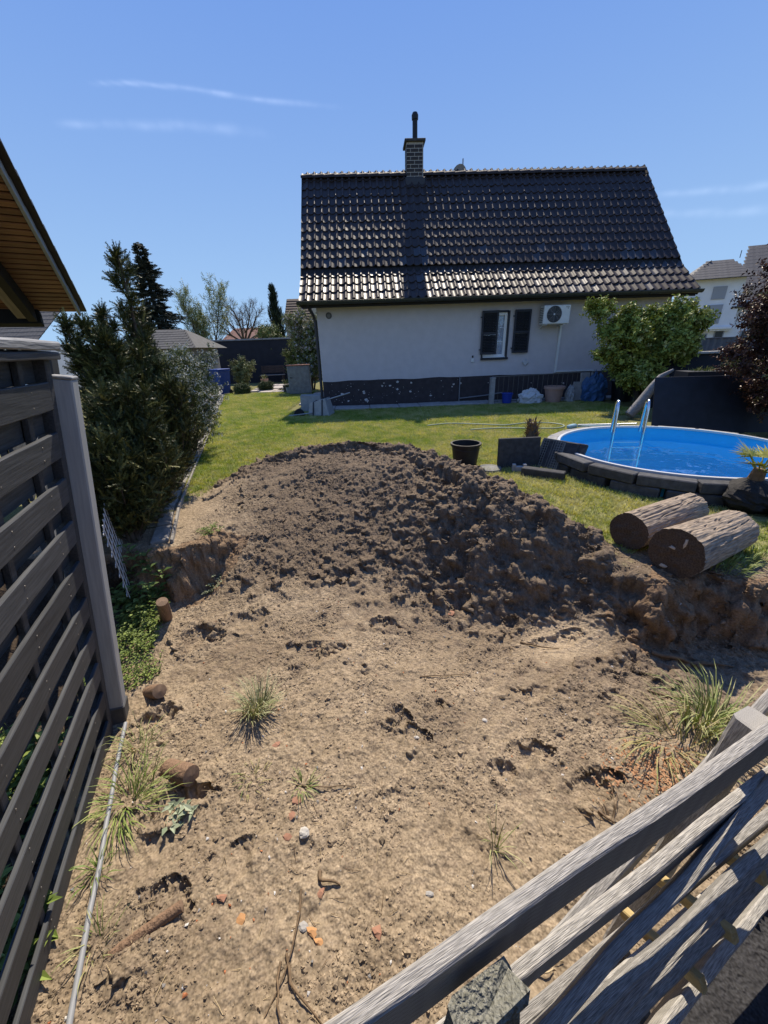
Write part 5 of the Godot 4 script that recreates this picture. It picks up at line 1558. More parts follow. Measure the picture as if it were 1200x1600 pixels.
	fr.face(Vector3(-3.8, 3.1, -3.4), Vector3(3.8, 3.1, -3.4), Vector3(2.6, 5.0, 0), Vector3(-2.6, 5.0, 0), Vector3(0, 1, -1))
	fr.face3(Vector3(3.8, 3.1, 3.4), Vector3(3.8, 3.1, -3.4), Vector3(2.6, 5.0, 0), Vector3(1, 1, 0))
	fr.face3(Vector3(-3.8, 3.1, 3.4), Vector3(-3.8, 3.1, -3.4), Vector3(-2.6, 5.0, 0), Vector3(-1, 1, 0))
	part("roof", fr.mesh(), mat("red_tiles", Color(0.16, 0.07, 0.05), Color(0.24, 0.11, 0.08), 0.8), Fr)
	# white neighbour under the carport eave
	var Wn := thing("white_house", "white house with grey tiled roof glimpsed between fence top and carport beam", "house", Vector3(-21, 0, -24))
	bx("wall_block", Wn, mat("white_wall", Color(0.66, 0.66, 0.67), Color(0.76, 0.76, 0.76), 0.9, Vector3(0.3, 0.3, 0.3)), Vector3(0, 1.2, 0), Vector3(8, 2.4, 6), 0.0)
	for k in 10:
		bx("tile_course", Wn, mats["shed_roof"], Vector3(0, 2.45 + k * 0.2, 3.2 - k * 0.3), Vector3(8.6, 0.05, 0.42), 0.008, Basis(Vector3.RIGHT, 0.55))
	bx("window", Wn, flat("window_dark", Color(0.03, 0.035, 0.04), 0.2), Vector3(2.5, 1.5, 3.0), Vector3(0.9, 1.0, 0.06))

# ---------- right side: bush, walls, far white house ----------
func build_right() -> void:
	var fm := leaf_mat("leaf_common", 0.5, 0.4)
	var habit := {"levels": 3, "kids": [9, 7, 5], "from": [0.1, 0.15, 0.2], "angle": [0.75, 0.75, 0.7], "ratio": [0.55, 0.5, 0.5], "sprigs": 3, "smin": 0.8, "smax": 1.35, "wander": 0.2, "lift": 0.1, "low": 1.0, "high": 0.65, "along": 0.6, "open": 0.9}
	plant("maple_bush", "large bright green leafy bush in front of the house's right end", "bush", Vector3(6.9, 0, -10.4), 2.25, 0.05, habit.merged({"ratio": [0.33, 0.5, 0.5]}, true), sprig_broad("maple", 8, 0.17, 0.075, 0.05, 0.9, 441), fm, bark_m(), [Color(0.15, 0.19, 0.035), Color(0.33, 0.36, 0.075), Color(0.48, 0.47, 0.15)], 801, "", 9, 0.19)
	plant("plum_tree", "dark red leaved plum tree at the right edge beside the pool", "tree", Vector3(6.7, 0, -6.3), 2.85, 0.06, {"levels": 3, "kids": [9, 7, 5], "from": [0.05, 0.15, 0.2], "angle": [0.8, 0.75, 0.7], "ratio": [0.42, 0.5, 0.5], "sprigs": 4, "smin": 0.8, "smax": 1.3, "wander": 0.18, "lift": 0.1, "low": 1.05, "high": 0.6, "along": 0.6, "open": 0.9}, sprig_broad("plum", 8, 0.15, 0.055, 0.034, 0.9, 442), leaf_mat("plum_leaf", 0.45, 0.25), bark_m(), [Color(0.06, 0.024, 0.02), Color(0.14, 0.065, 0.04), Color(0.2, 0.16, 0.06)], 802, "", 4, 0.22)
	var anth: Material = mats["anthracite_wall"]
	# boundary wall behind the bush: anthracite, concrete coping, corrugated fence above
	var W := thing("boundary_wall", "anthracite boundary wall with pale concrete coping behind the leaning boards", "wall", Vector3(7.3, 0, -9.9), -0.16)
	bx("wall_face", W, anth, Vector3(3.0, 0.62, 0), Vector3(7.0, 1.24, 0.2), 0.0)
	for k in 7:
		bx("coping_stone", W, mat("pale_coping", Color(0.34, 0.33, 0.31), Color(0.48, 0.46, 0.43), 0.9), Vector3(k * 1.0, 1.265, 0.02), Vector3(0.99, 0.05, 0.28), 0.006)
	var C := thing("corrugated_fence", "grey corrugated fence standing behind the boundary wall", "fence", Vector3(9.0, 0, -12.2), -0.1)
	var cb := MB.new()
	for k in 64:
		var x0 := -1.2 + k * 0.09; var y := 0.018 * (1 if k % 2 == 0 else -1)
		var x1 := x0 + 0.09
		cb.face(Vector3(x0, 0, y), Vector3(x1, 0, -y), Vector3(x1, 1.56, -y), Vector3(x0, 1.56, y), Vector3.BACK)
		cb.face(Vector3(x0, 0, y - 0.01), Vector3(x1, 0, -y - 0.01), Vector3(x1, 1.56, -y - 0.01), Vector3(x0, 1.56, y - 0.01), Vector3.FORWARD)
	part("corrugated_sheet", cb.mesh(), mat("corrugated", Color(0.09, 0.09, 0.10), Color(0.14, 0.14, 0.15), 0.6, Vector3(1, 1, 1), {"seed": 221}), C)
	bx("cap_rail", C, mats["corrugated"], Vector3(1.7, 1.57, 0), Vector3(5.8, 0.03, 0.05))
	# planted ledge on top of the leaning boards' back wall
	# dark boards leaning behind the pool
	var bm := mat("board_blue_black", Color(0.010, 0.012, 0.022), Color(0.019, 0.022, 0.034), 0.6, Vector3(0.8, 0.8, 0.8), {"seed": 222, "bump": 0.15})
	var D := thing("leaning_board", "large blue black board leaning behind the pool", "board", Vector3(4.95, 0, -7.0), -0.13)
	bx("panel", D, bm, Vector3(0.78, 0.48, -0.14), Vector3(1.56, 1.0, 0.03), 0.004, Basis(Vector3.RIGHT, -0.28))
	bx("panel", D, bm, Vector3(2.0, 0.44, -0.2), Vector3(0.8, 0.94, 0.03), 0.004, Basis(Vector3.RIGHT, -0.3))
	# low planter wall behind it with tufts
	var Pw := thing("planter_wall", "dark low planter wall with grass growing on top behind the leaning board", "planter", Vector3(8.0, 0, -8.2), -0.15)
	bx("wall_face", Pw, anth, Vector3(0.4, 0.48, 0), Vector3(4.2, 0.96, 0.5), 0.0)
	var lf := MB.new()
	rng.seed = 811
	for i in 420:
		var c := Vector3([-1.3, -0.7, -0.45, -0.2][i % 4] + rnd(-0.22, 0.22), 0.95, rnd(-0.15, 0.15))
		var d := Vector3(rnd(-0.6, 0.6), 1, rnd(-0.6, 0.6)).normalized()
		lf.col = lb(Color(0.10, 0.14, 0.03).lerp(Color(0.24, 0.25, 0.06), rng.randf()))
		lf.blade(c, d, Vector3(1, 0, 0).rotated(Vector3.UP, rnd(0, TAU)), rnd(0.1, 0.3) * (0.5 if i % 4 == 0 else 1.0), 0.014, Vector3(rnd(-0.06, 0.06), -0.02, 0))
	part("foliage", lf.mesh(true), fm, Pw)
	# grey weathered trunk leaning against the wall
	var L := thing("leaning_log", "pale grey weathered log leaning under the bush", "log", Vector3(5.45, 0.0, -8.5))
	tb("stem", L, mat("grey_wood", Color(0.16, 0.15, 0.15), Color(0.30, 0.29, 0.28), 0.9, Vector3(3, 3, 3), {"seed": 223, "bump": 0.6}), [Vector3(-0.02, 0.08, 0), Vector3(0.2, 0.33, -0.02), Vector3(0.38, 0.62, -0.06), Vector3(0.55, 0.85, -0.1), Vector3(0.8, 0.98, -0.12)], [0.1, 0.12, 0.09, 0.06, 0.03], 10)
	# white house beyond
	var white: Material = mats["white_wall"]
	var H := thing("white_villa", "white two storey house with dormer and grey tiled roof beyond the right wall", "house", Vector3(17.6, 0, -24), -0.35)
	var rt := mat("grey_tiles", Color(0.055, 0.05, 0.048), Color(0.12, 0.11, 0.10), 0.6, Vector3(1, 1, 1), {"seed": 224})
	var dark := flat("window_dark", Color(), 0.2)
	var trim := flat("villa_trim", Color(0.30, 0.31, 0.33), 0.6)
	bx("wall_block", H, white, Vector3(4.5, 1.6, -3.5), Vector3(9.6, 3.2, 6.0), 0.0)
	# dormer bay
	bx("dormer", H, white, Vector3(1.0, 3.2, -1.6), Vector3(2.4, 2.6, 2.8), 0.0)
	bx("window", H, trim, Vector3(1.15, 3.8, -0.19), Vector3(0.62, 0.62, 0.06))
	bx("window", H, trim, Vector3(1.05, 2.75, -0.18), Vector3(0.86, 0.95, 0.06))
	bx("window", H, trim, Vector3(0.1, 3.0, -0.18), Vector3(0.4, 1.3, 0.06))
	bx("band", H, white, Vector3(1.0, 2.05, -0.15), Vector3(2.5, 0.12, 0.12))
	for q in [[0.3, 1.25, 0.35], [1.0, 1.15, 0.3], [1.75, 1.3, 0.35], [3.1, 1.25, 0.6], [5.0, 1.3, 0.9]]:
		bx("window", H, dark, Vector3(q[0], q[1], -0.48), Vector3(q[2], 1.15, 0.06))
		bx("window_surround", H, trim, Vector3(q[0], q[1], -0.49), Vector3(q[2] + 0.12, 1.27, 0.05))
	# dormer roof, a low hip of tile courses
	for k in 7:
		var t := k / 7.0
		bx("tile_course", H, rt, Vector3(1.0 + t * 0.2, 4.55 + t * 1.0, -1.5 + (1.0 - t) * 1.55), Vector3(lerpf(3.0, 1.0, t), 0.05, 0.34), 0.01, Basis(Vector3.RIGHT, 0.55))
		bx("tile_course", H, rt, Vector3(1.0 - lerpf(1.45, 0.2, t), 4.55 + t * 1.0, -1.7), Vector3(0.34, 0.05, lerpf(3.0, 0.6, t)), 0.01, Basis(Vector3.BACK, 0.65))
	# main roof rising to the right
	for k in 16:
		bx("tile_course", H, rt, Vector3(5.6 + k * 0.06, 3.15 + k * 0.22, -0.3 - k * 0.3), Vector3(7.4 - k * 0.1, 0.05, 0.42), 0.01, Basis(Vector3.RIGHT, 0.62))
	bx("dormer_cheek", H, white, Vector3(2.6, 3.0, -1.7), Vector3(0.8, 0.8, 2.4), 0.0)
	tb("lightning_rod", H, flat("rubber", Color(), 0.8), [Vector3(2.2, 5.6, -1.8), Vector3(2.2, 5.95, -1.8)], 0.02, 5)

# ---------- pool ----------
func build_pool() -> void:
	var P := thing("swimming_pool", "round sunken swimming pool with bright blue liner edged in dark stone blocks", "pool", POOL)
	var liner := mat("liner", Color(0.012, 0.37, 0.70), Color(0.018, 0.43, 0.78), 0.45, Vector3(0.8, 0.8, 0.8), {"seed": 231})
	var lb := MB.new()
	lb.lathe([Vector2(POOL_R + 0.005, 0.235), Vector2(POOL_R, 0.0), Vector2(POOL_R, -0.95), Vector2(0.0, -0.96)], 72)
	part("liner", lb.mesh(), liner, P)
	var lip := MB.new()
	lip.lathe([Vector2(POOL_R + 0.02, 0.225), Vector2(POOL_R + 0.025, 0.262), Vector2(POOL_R - 0.015, 0.262), Vector2(POOL_R - 0.012, 0.232)], 72)
	part("lip", lip.mesh(), flat("lip", Color(0.5, 0.52, 0.54), 0.4), P)
	var wm := StandardMaterial3D.new()
	wm.albedo_color = Color(0.45, 0.85, 1.0, 0.05); wm.roughness = 0.02
	wm.transparency = BaseMaterial3D.TRANSPARENCY_ALPHA
	wm.metallic_specular = 0.5
	wm.cull_mode = BaseMaterial3D.CULL_DISABLED
	# the water's surface with small ripples
	var wb := MB.new()
	var f := noise(232, 1.6, 3)
	var nr := 34; var ns := 72
	var ph := func(r: float, a: float) -> Vector3:
		return Vector3(cos(a) * r, 0.055 + f.get_noise_2d(cos(a) * r * 2.0, sin(a) * r * 2.0) * 0.006 * (1.0 if r < 1.39 else 0.0), sin(a) * r)
	var nv := func(r: float, a: float) -> Vector3:
		var x := cos(a) * r * 2.0; var z := sin(a) * r * 2.0
		return Vector3(-(f.get_noise_2d(x + 0.03, z) - f.get_noise_2d(x - 0.03, z)) / 0.03 * 0.006, 1, -(f.get_noise_2d(x, z + 0.03) - f.get_noise_2d(x, z - 0.03)) / 0.03 * 0.006).normalized()
	var R := POOL_R - 0.004
	for i in nr:
		var r0 := R * i / nr; var r1 := R * (i + 1) / nr
		for j in ns:
			var a0 := TAU * j / ns; var a1 := TAU * (j + 1) / ns
			wb.quad_n(ph.call(r0, a0), ph.call(r1, a0), ph.call(r1, a1), ph.call(r0, a1), nv.call(r0, a0), nv.call(r1, a0), nv.call(r1, a1), nv.call(r0, a1))
	part("water", wb.mesh(), wm, P)
	# two courses of blocks round the rim
	var dark := []
	for k in 3:
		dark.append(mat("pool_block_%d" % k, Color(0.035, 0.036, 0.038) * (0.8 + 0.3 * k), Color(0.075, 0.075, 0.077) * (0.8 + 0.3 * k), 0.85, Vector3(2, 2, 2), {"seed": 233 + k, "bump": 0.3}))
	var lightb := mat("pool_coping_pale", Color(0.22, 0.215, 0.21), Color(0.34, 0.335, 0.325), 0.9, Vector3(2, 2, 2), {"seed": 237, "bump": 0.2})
	rng.seed = 820
	var nb := 18
	for k in nb:
		var a := TAU * (k + 0.35) / nb + rnd(-0.006, 0.006)
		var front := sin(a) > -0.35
		var bs := Basis(Vector3.UP, -a - PI / 2 + rnd(-0.02, 0.02))
		var rr := POOL_R + 0.095 + rnd(0, 0.012)
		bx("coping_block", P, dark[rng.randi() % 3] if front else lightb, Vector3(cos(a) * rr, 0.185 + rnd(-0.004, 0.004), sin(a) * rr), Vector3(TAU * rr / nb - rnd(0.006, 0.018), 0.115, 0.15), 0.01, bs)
	for k in nb:
		var a := TAU * (k + 0.85) / nb
		var bs := Basis(Vector3.UP, -a - PI / 2)
		var rr := POOL_R + 0.09 + rnd(0, 0.02)
		bx("base_block", P, dark[rng.randi() % 3], Vector3(cos(a) * rr, 0.058, sin(a) * rr), Vector3(TAU * rr / nb - rnd(0.02, 0.05), 0.12, 0.14), 0.012, bs)
	# ladder
	var steel := flat("steel", Color(0.62, 0.64, 0.66), 0.16, {"metal": 1.0})
	var L := thing("pool_ladder", "polished steel ladder with two hooped handrails in the pool", "ladder", Vector3(4.06, 0.0, -6.36))
	var dirv := Vector3(-0.42, 0, 0.9).normalized()
	var sd := Vector3(0.95, 0, 0.1) * 0.235
	for s in [-1.0, 1.0]:
		var path := [sd * s + Vector3(0, 0.2, 0)]
		path.append(sd * s + Vector3(0, 0.45, 0) + dirv * 0.03)
		for k in 9:
			var a := PI - PI * k / 8.0
			path.append(sd * s + dirv * (0.17 + cos(a) * 0.13) + Vector3(0, 0.58 + sin(a) * 0.14, 0))
		path.append(sd * s + dirv * 0.36 + Vector3(0, 0.2, 0))
		path.append(sd * s + dirv * 0.42 + Vector3(0, -0.75, 0))
		tb("handrail", L, steel, path, 0.024, 12)
	for k in 4:
		var c := dirv * (0.38 + 0.012 * k) + Vector3(0, 0.02 - k * 0.2, 0)
		bx("rung", L, steel, c, Vector3(0.46, 0.02, 0.05), 0.006, Basis(Vector3.UP, -0.1))
	bx("rung", L, steel, dirv * 0.37 + Vector3(0, 0.1, 0), Vector3(0.46, 0.012, 0.012), 0.004, Basis(Vector3.UP, -0.1))
	# vacuum pole lying on the lawn and coping
	var V := thing("pool_brush", "long pool cleaning pole with pale blue brush head resting on the coping", "pool brush")
	tb("pole", V, flat("alu", Color(0.55, 0.57, 0.6), 0.3, {"metal": 0.7}), [Vector3(3.86, 0.1, -7.55), Vector3(4.4, 0.27, -6.62)], 0.014, 8)
	tb("pole", V, flat("pale_blue", Color(0.22, 0.36, 0.44), 0.5), [Vector3(3.86, 0.07, -7.55), Vector3(4.15, 0.24, -6.7)], 0.012, 8)
	bx("brush_head", V, flat("pale_blue", Color(), 0.5), Vector3(3.78, 0.06, -7.62), Vector3(0.24, 0.08, 0.1), 0.02, Basis(Vector3.UP, 0.6))
	for k in 8:
		bx("bristle", V, flat("bristle", Color(0.5, 0.5, 0.48), 0.8), Vector3(3.78, 0.02, -7.62) + Basis(Vector3.UP, 0.6) * Vector3(-0.1 + k * 0.028, 0, 0), Vector3(0.018, 0.05, 0.07), 0.003, Basis(Vector3.UP, 0.6))

# ---------- old timber fence beside the camera ----------
func old_board(called: String, A: Vector3, B: Vector3, w: float, t: float, upv: Vector3, m: Material, parent: Node, seed_: int, wob := 0.0012, chip := 0.0045) -> MeshInstance3D:
	var x := (B - A).normalized()
	var y := (upv - x * upv.dot(x)).normalized()
	var z := x.cross(y)
	return part(called, board_mesh(A.distance_to(B), w, t, seed_, wob, 40, chip), m, parent, Transform3D(Basis(x, y, z), A))

func build_old_fence() -> void:
	var grey := []
	for k in 4:
		var g := 0.85 + 0.13 * k
		grey.append(mat("old_wood_%d" % k, Color(0.10, 0.09, 0.08) * g, Color(0.58, 0.55, 0.50) * g, 0.9, Vector3(2.6, 60, 60), {"seed": 301 + k * 3, "freq": 0.02, "oct": 6, "size": 512, "bump": 0.12, "bfreq": 0.022}))
	var fresh := mat("fresh_wood", Color(0.42, 0.29, 0.10), Color(0.58, 0.44, 0.2), 0.7, Vector3(0.8, 9, 9), {"seed": 320, "bump": 0.3})
	var d := Vector3(0.921, 0, -0.389); var n := Vector3(-0.389, 0, -0.921)
	var up := (Vector3.UP - n * 0.06).normalized()
	var F := thing("old_timber_fence", "weathered grey timber fence with split horizontal rails at the pit edge", "fence")
	var a := Vector3(-0.069, 0.785, -0.193)
	old_board("rail", a - d * 0.75, a + d * 2.3, 0.125, 0.024, up, grey[1], F, 901)
	var b := Vector3(0.17, 0.568, -0.278)
	old_board("rail", b - d * 0.8, b + d * 2.1 + Vector3(0, 0.12, 0), 0.085, 0.022, up, grey[2], F, 902)
	var c := Vector3(0.185, 0.40, -0.275)
	old_board("rail", c - d * 0.7, c + d * 2.1, 0.075, 0.022, up, grey[0], F, 903)
	var e := Vector3(0.19, 0.10, -0.275)
	old_board("rail", e - d * 0.7, e + d * 2.1, 0.10, 0.028, up, grey[3], F, 904)
	var g0 := Vector3(0.19, -0.18, -0.27)
	old_board("rail", g0 - d * 0.7, g0 + d * 2.1, 0.11, 0.028, up, grey[1], F, 905)
	# uprights on the pit side
	for s in [0.98, 2.2]:
		var p: Vector3 = a + d * s + n * 0.036
		old_board("upright", p - up * 1.3, p + up * 0.02, 0.075, 0.05, d, grey[2], F, 910 + int(s * 10))
	old_board("brace", Vector3(0.12, -0.1, -0.36), Vector3(1.25, 0.72, -0.87), 0.08, 0.03, up, grey[3], F, 915)
	var P := thing("fence_post", "short thick post with mossy weathered top on the old timber fence", "post")
	var pm := mat("mossy_wood", Color(0.05, 0.052, 0.04), Color(0.34, 0.33, 0.27), 0.95, Vector3(11, 11, 11), {"two": true, "seed": 330, "freq": 0.03, "oct": 6, "size": 512, "bump": 1.0, "bfreq": 0.05})
	var q := Vector3(0.115, 0, -0.2)
	old_board("shaft", q - up * 0.9 + Vector3(0, 0.45, 0), q + Vector3(0, 0.83, 0) + n * 0.01, 0.10, 0.045, d, pm, P, 921, 0.004, 0.02)
	# a board nailed on top of the post, end grain eroded
	# loose boards stacked against the near side
	var k := 0
	for w in [[Vector3(0.177, 0.49, -0.225), Vector3(0.902, 0.665, -0.575), 2.6, 0.075, 0.022, 1, "loose twisted grey plank, uppermost of those leaning on the old fence"], [Vector3(0.26, 0.43, -0.25), Vector3(0.944, 0.46, -0.55), 2.2, 0.06, 0.022, 0, "loose dark weathered plank, second down on the old fence"], [Vector3(0.32, 0.30, -0.265), Vector3(0.97, 0.40, -0.56), 2.2, 0.05, 0.02, 1, "loose narrow grey plank, third down on the old fence"], [Vector3(0.386, 0.23, -0.285), Vector3(1.004, 0.25, -0.565), 2.0, 0.06, 0.022, 0, "loose dark plank low on the old fence above the lowest board"], [Vector3(0.541, 0.085, -0.32), Vector3(1.103, 0.085, -0.60), 2.2, 0.11, 0.024, 2, "wide pale grey board, lowest of the planks on the old fence"]]:
		var x: Vector3 = (w[1] - w[0]).normalized()
		var o := thing("loose_plank", w[6], "plank", Vector3.ZERO, 0.0, "loose planks on the old fence")
		old_board("board", w[0] - x * 0.6, w[0] + x * (w[2] - 0.6), w[3], w[4], up - n * 0.15, grey[w[5]], o, 930 + k, 0.005 if k == 0 else 0.003)
		k += 1
	k = 0
	for y in [[Vector3(0.90, 0.28, -0.60), "fresh yellow batten end, the farthest of three between the planks"], [Vector3(0.775, 0.22, -0.52), "fresh yellow batten end, the middle of three between the planks"], [Vector3(0.68, 0.15, -0.465), "fresh yellow batten end, the nearest of three between the planks"]]:
		var o := thing("yellow_batten", y[1], "batten", Vector3.ZERO, 0.0, "yellow battens between the planks")
		old_board("batten", y[0] + n * 0.1 - Vector3(0, 0.05, 0), y[0] - n * 0.085 + Vector3(0, 0.05, 0), 0.035, 0.022, Vector3.UP, fresh, o, 950 + k, 0.001, 0.002)
		k += 1

# unseen dark block added behind the old fence to shade its near side
func build_shade_block() -> void:
	var d := Vector3(0.921, 0, -0.389); var n := Vector3(-0.389, 0, -0.921)
	var S := thing("added_shade_block", "unseen dark boarded block added behind the old timber fence to shade it", "shed", Vector3(-0.069, -0.46, -0.193) - n * 0.95)
	S.basis = Basis(d, Vector3.UP, -n)
	var m := mat("shade_block_boards", Color(0.022, 0.02, 0.018), Color(0.04, 0.036, 0.032), 0.8, Vector3(5, 0.5, 5), {"seed": 395})
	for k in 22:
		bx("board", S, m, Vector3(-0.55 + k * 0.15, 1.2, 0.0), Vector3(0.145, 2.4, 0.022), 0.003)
	bx("shade_block_core", S, m, Vector3(1.03, 1.2, 0.75), Vector3(3.2, 2.38, 1.4), 0.0)
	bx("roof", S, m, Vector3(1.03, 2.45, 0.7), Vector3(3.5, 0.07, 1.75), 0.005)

# ---------- things on the lawn ----------
func build_lawn_things() -> void:
	var black := mat("bucket_black", Color(0.010, 0.010, 0.011), Color(0.02, 0.02, 0.021), 0.5, Vector3(2, 2, 2), {"seed": 341})
	pail("black_bucket", "black plastic mortar bucket standing on the lawn behind the heap", "bucket", Vector3(1.19, 0.0, -5.36), 0.205, 0.34, black)
	var L := thing("bucket_lid", "round grey lid lying on the lawn beside the black bucket", "lid", Vector3(1.48, 0.01, -5.12))
	var lb := MB.new()
	lb.lathe([Vector2(0.165, 0.0), Vector2(0.16, 0.03), Vector2(0.145, 0.03), Vector2(0.13, 0.022), Vector2(0, 0.02)], 28)
	part("disc", lb.mesh(), mat("lid_grey", Color(0.10, 0.10, 0.10), Color(0.17, 0.17, 0.165), 0.6), L)
	var slab := mat("dark_slab", Color(0.022, 0.023, 0.026), Color(0.06, 0.06, 0.063), 0.85, Vector3(2, 2, 2), {"seed": 342, "bump": 0.25})
	var S := thing("stone_slab", "dark square stone slab standing upright on the lawn", "slab", Vector3(1.9, 0, -5.22), 0.03)
	bx("slab", S, slab, Vector3(0, 0.205, 0), Vector3(0.58, 0.42, 0.055), 0.008, Basis(Vector3.RIGHT, -0.08))
	var G := thing("grating_plate", "perforated grey plate leaning on slabs against the pool edge", "plate", Vector3(2.24, 0, -5.1), 0.62)
	var gm := mat("grating", Color(0.10, 0.10, 0.095), Color(0.18, 0.18, 0.17), 0.7, Vector3(2, 2, 2), {"seed": 343})
	var tilt := Basis(Vector3.BACK, -0.42)
	for k in 11:
		bx("bar", G, gm, tilt * Vector3(-0.008, 0.035 + k * 0.035, 0), Vector3(0.012, 0.01, 0.30), 0.002, tilt)
	for k in 9:
		bx("bar", G, gm, tilt * Vector3(-0.01, 0.21, -0.136 + k * 0.034), Vector3(0.012, 0.38, 0.01), 0.002, tilt)
	for y in [0.015, 0.405]:
		bx("rim", G, gm, tilt * Vector3(0, y, 0), Vector3(0.03, 0.02, 0.33), 0.003, tilt)
	for z in [-0.16, 0.16]:
		bx("rim", G, gm, tilt * Vector3(0, 0.21, z), Vector3(0.03, 0.37, 0.02), 0.003, tilt)
	bx("backing", G, slab, tilt * Vector3(0.03, 0.21, 0), Vector3(0.025, 0.4, 0.32), 0.004, tilt)
	for k in 2:
		var o := thing("leaning_slab", ["dark stone slab leaning on the pool edge beside the perforated plate", "outer dark stone slab leaning against the pool edge"][k], "slab", Vector3(2.34 + k * 0.085, 0, -5.0 + k * 0.05), 0.66, "slabs leaning on the pool")
		bx("slab", o, slab, Vector3(0.075, 0.185, 0), Vector3(0.05, 0.40, 0.40), 0.008, Basis(Vector3.BACK, -0.42 - k * 0.08))
	var B := thing("edging_block", "long dark concrete block lying on the lawn before the slabs", "block", Vector3(2.06, 0.0, -4.72), -0.62)
	bx("block", B, slab, Vector3(0, 0.055, 0), Vector3(0.52, 0.11, 0.13), 0.008)
	var U := thing("notched_stone", "small pale notched stone in front of the upright slab", "stone", Vector3(1.85, 0, -5.0), -0.1)
	bx("foot", U, mats["concrete"], Vector3(0, 0.04, 0), Vector3(0.19, 0.08, 0.06), 0.006)
	for s in [-0.07, 0.07]:
		bx("shoulder", U, mats["concrete"], Vector3(s, 0.095, 0), Vector3(0.045, 0.03, 0.058), 0.005)
	# palm stump behind the slab
	var St := thing("palm_stump", "shaggy brown palm stump standing behind the upright slab", "stump", Vector3(2.42, 0, -6.15))
	tb("core", St, bark_m(), [Vector3(0, 0, 0), Vector3(0.01, 0.25, 0), Vector3(0, 0.44, 0)], [0.1, 0.095, 0.05], 10)
	var hb := MB.new()
	rng.seed = 960
	for i in 150:
		var a := rnd(0, TAU); var y := rng.randf() * 0.44
		hb.leaf(Vector3(cos(a) * 0.08, y, sin(a) * 0.08), Vector3(cos(a), rnd(0.8, 1.8), sin(a)).normalized(), Vector3.UP, rnd(0.06, 0.12), 0.03, 0.2)
	part("frond_stubs", hb.mesh(), mat("stub", Color(0.12, 0.07, 0.035), Color(0.24, 0.15, 0.08), 0.9, Vector3(4, 4, 4)), St)
	# hose on the lawn
	var H := thing("garden_hose", "pale green garden hose lying in a long curve on the lawn", "hose")
	var path := []
	for p in [Vector2(1.0, -8.35), Vector2(1.5, -8.5), Vector2(2.1, -8.3), Vector2(2.6, -8.1), Vector2(3.1, -8.25), Vector2(3.55, -8.15), Vector2(3.72, -7.85), Vector2(3.5, -7.6), Vector2(3.05, -7.65), Vector2(2.4, -7.8), Vector2(1.8, -7.75)]:
		path.append(Vector3(p.x, 0.045, p.y))
	var curve := Curve3D.new()
	for i in path.size():
		var t: Vector3 = (path[mini(i + 1, path.size() - 1)] - path[maxi(i - 1, 0)]) * 0.17
		curve.add_point(path[i], -t, t)
	var baked := []
	for p in curve.tessellate(4):
		baked.append(p)
	tb("tube", H, mat("hose_green", Color(0.26, 0.32, 0.22), Color(0.36, 0.42, 0.3), 0.5), baked, 0.013, 6)

func log_thing(label: String, A: Vector3, B: Vector3, r0: float, r1: float, seed_: int) -> void:
	var T := thing("log", label, "log", Vector3.ZERO, 0.0, "two logs at the edge of the pit")
	var bark := mat("log_wood", Color(0.06, 0.04, 0.026), Color(0.47, 0.37, 0.27), 0.9, Vector3(6.5, 0.7, 6.5), {"seed": 351, "freq": 0.024, "oct": 6, "size": 512, "bump": 0.8, "bfreq": 0.03})
	var endm := mat("log_end", Color(0.05, 0.031, 0.02), Color(0.19, 0.13, 0.085), 0.95, Vector3(5, 5, 5), {"seed": 352, "freq": 0.04, "oct": 5, "bump": 1.0, "bfreq": 0.06})
	var f := noise(seed_, 1.0, 4)
	var g := noise(seed_ + 3, 1.0, 2)
	var m := MB.new()
	var length := A.distance_to(B)
	var seg := 110; var st := 22
	var rows := []
	for i in st + 1:
		var t := float(i) / st
		var row := []
		for j in seg:
			var a := TAU * j / seg
			var r := lerpf(r0, r1, t) * (1.0 + 0.07 * f.get_noise_3d(cos(a) * 1.2, sin(a) * 1.2, t * 1.2)) 
			r += 0.006 * f.get_noise_3d(cos(a) * 11.0, sin(a) * 11.0, t * 0.9) + 0.004 * f.get_noise_3d(cos(a) * 26.0, sin(a) * 26.0, t * 2.0)
			# long splits
			var crack := absf(g.get_noise_3d(cos(a) * 4.6, sin(a) * 4.6, t * 0.45))
			if crack < 0.03:
				r -= 0.016 * (1.0 - crack / 0.03)
			row.append(Vector3(cos(a) * r, t * length, sin(a) * r))
		rows.append(row)
	for i in st:
		for j in seg:
			var j2 := (j + 1) % seg
			var mid: Vector3 = (rows[i][j] + rows[i + 1][j2]) * 0.5
			m.face(rows[i][j], rows[i + 1][j], rows[i + 1][j2], rows[i][j2], Vector3(mid.x, 0, mid.z))
	T.transform = Transform3D(look(B - A), A)
	part("stem", m.mesh(), bark, T)
	var e := MB.new()
	var pn := noise(seed_ + 9, 9.0, 3)
	for q in [[0, -1.0], [st, 1.0]]:
		var row: Array = rows[q[0]]
		var y0: float = row[0].y
		var nr := 7
		for i in nr:
			for j in seg:
				var P := []
				for w in [[i, j], [i + 1, j], [i + 1, (j + 1) % seg], [i, (j + 1) % seg]]:
					var s: float = float(w[0]) / nr
					var v: Vector3 = row[w[1]]
					P.append(Vector3(v.x * s, y0 + pn.get_noise_2d(v.x * s, v.z * s) * 0.022 * (1.0 - s * s), v.z * s))
				e.face(P[0], P[1], P[2], P[3], Vector3(0, q[1], 0))
	part("cut_end", e.mesh(), endm, T)

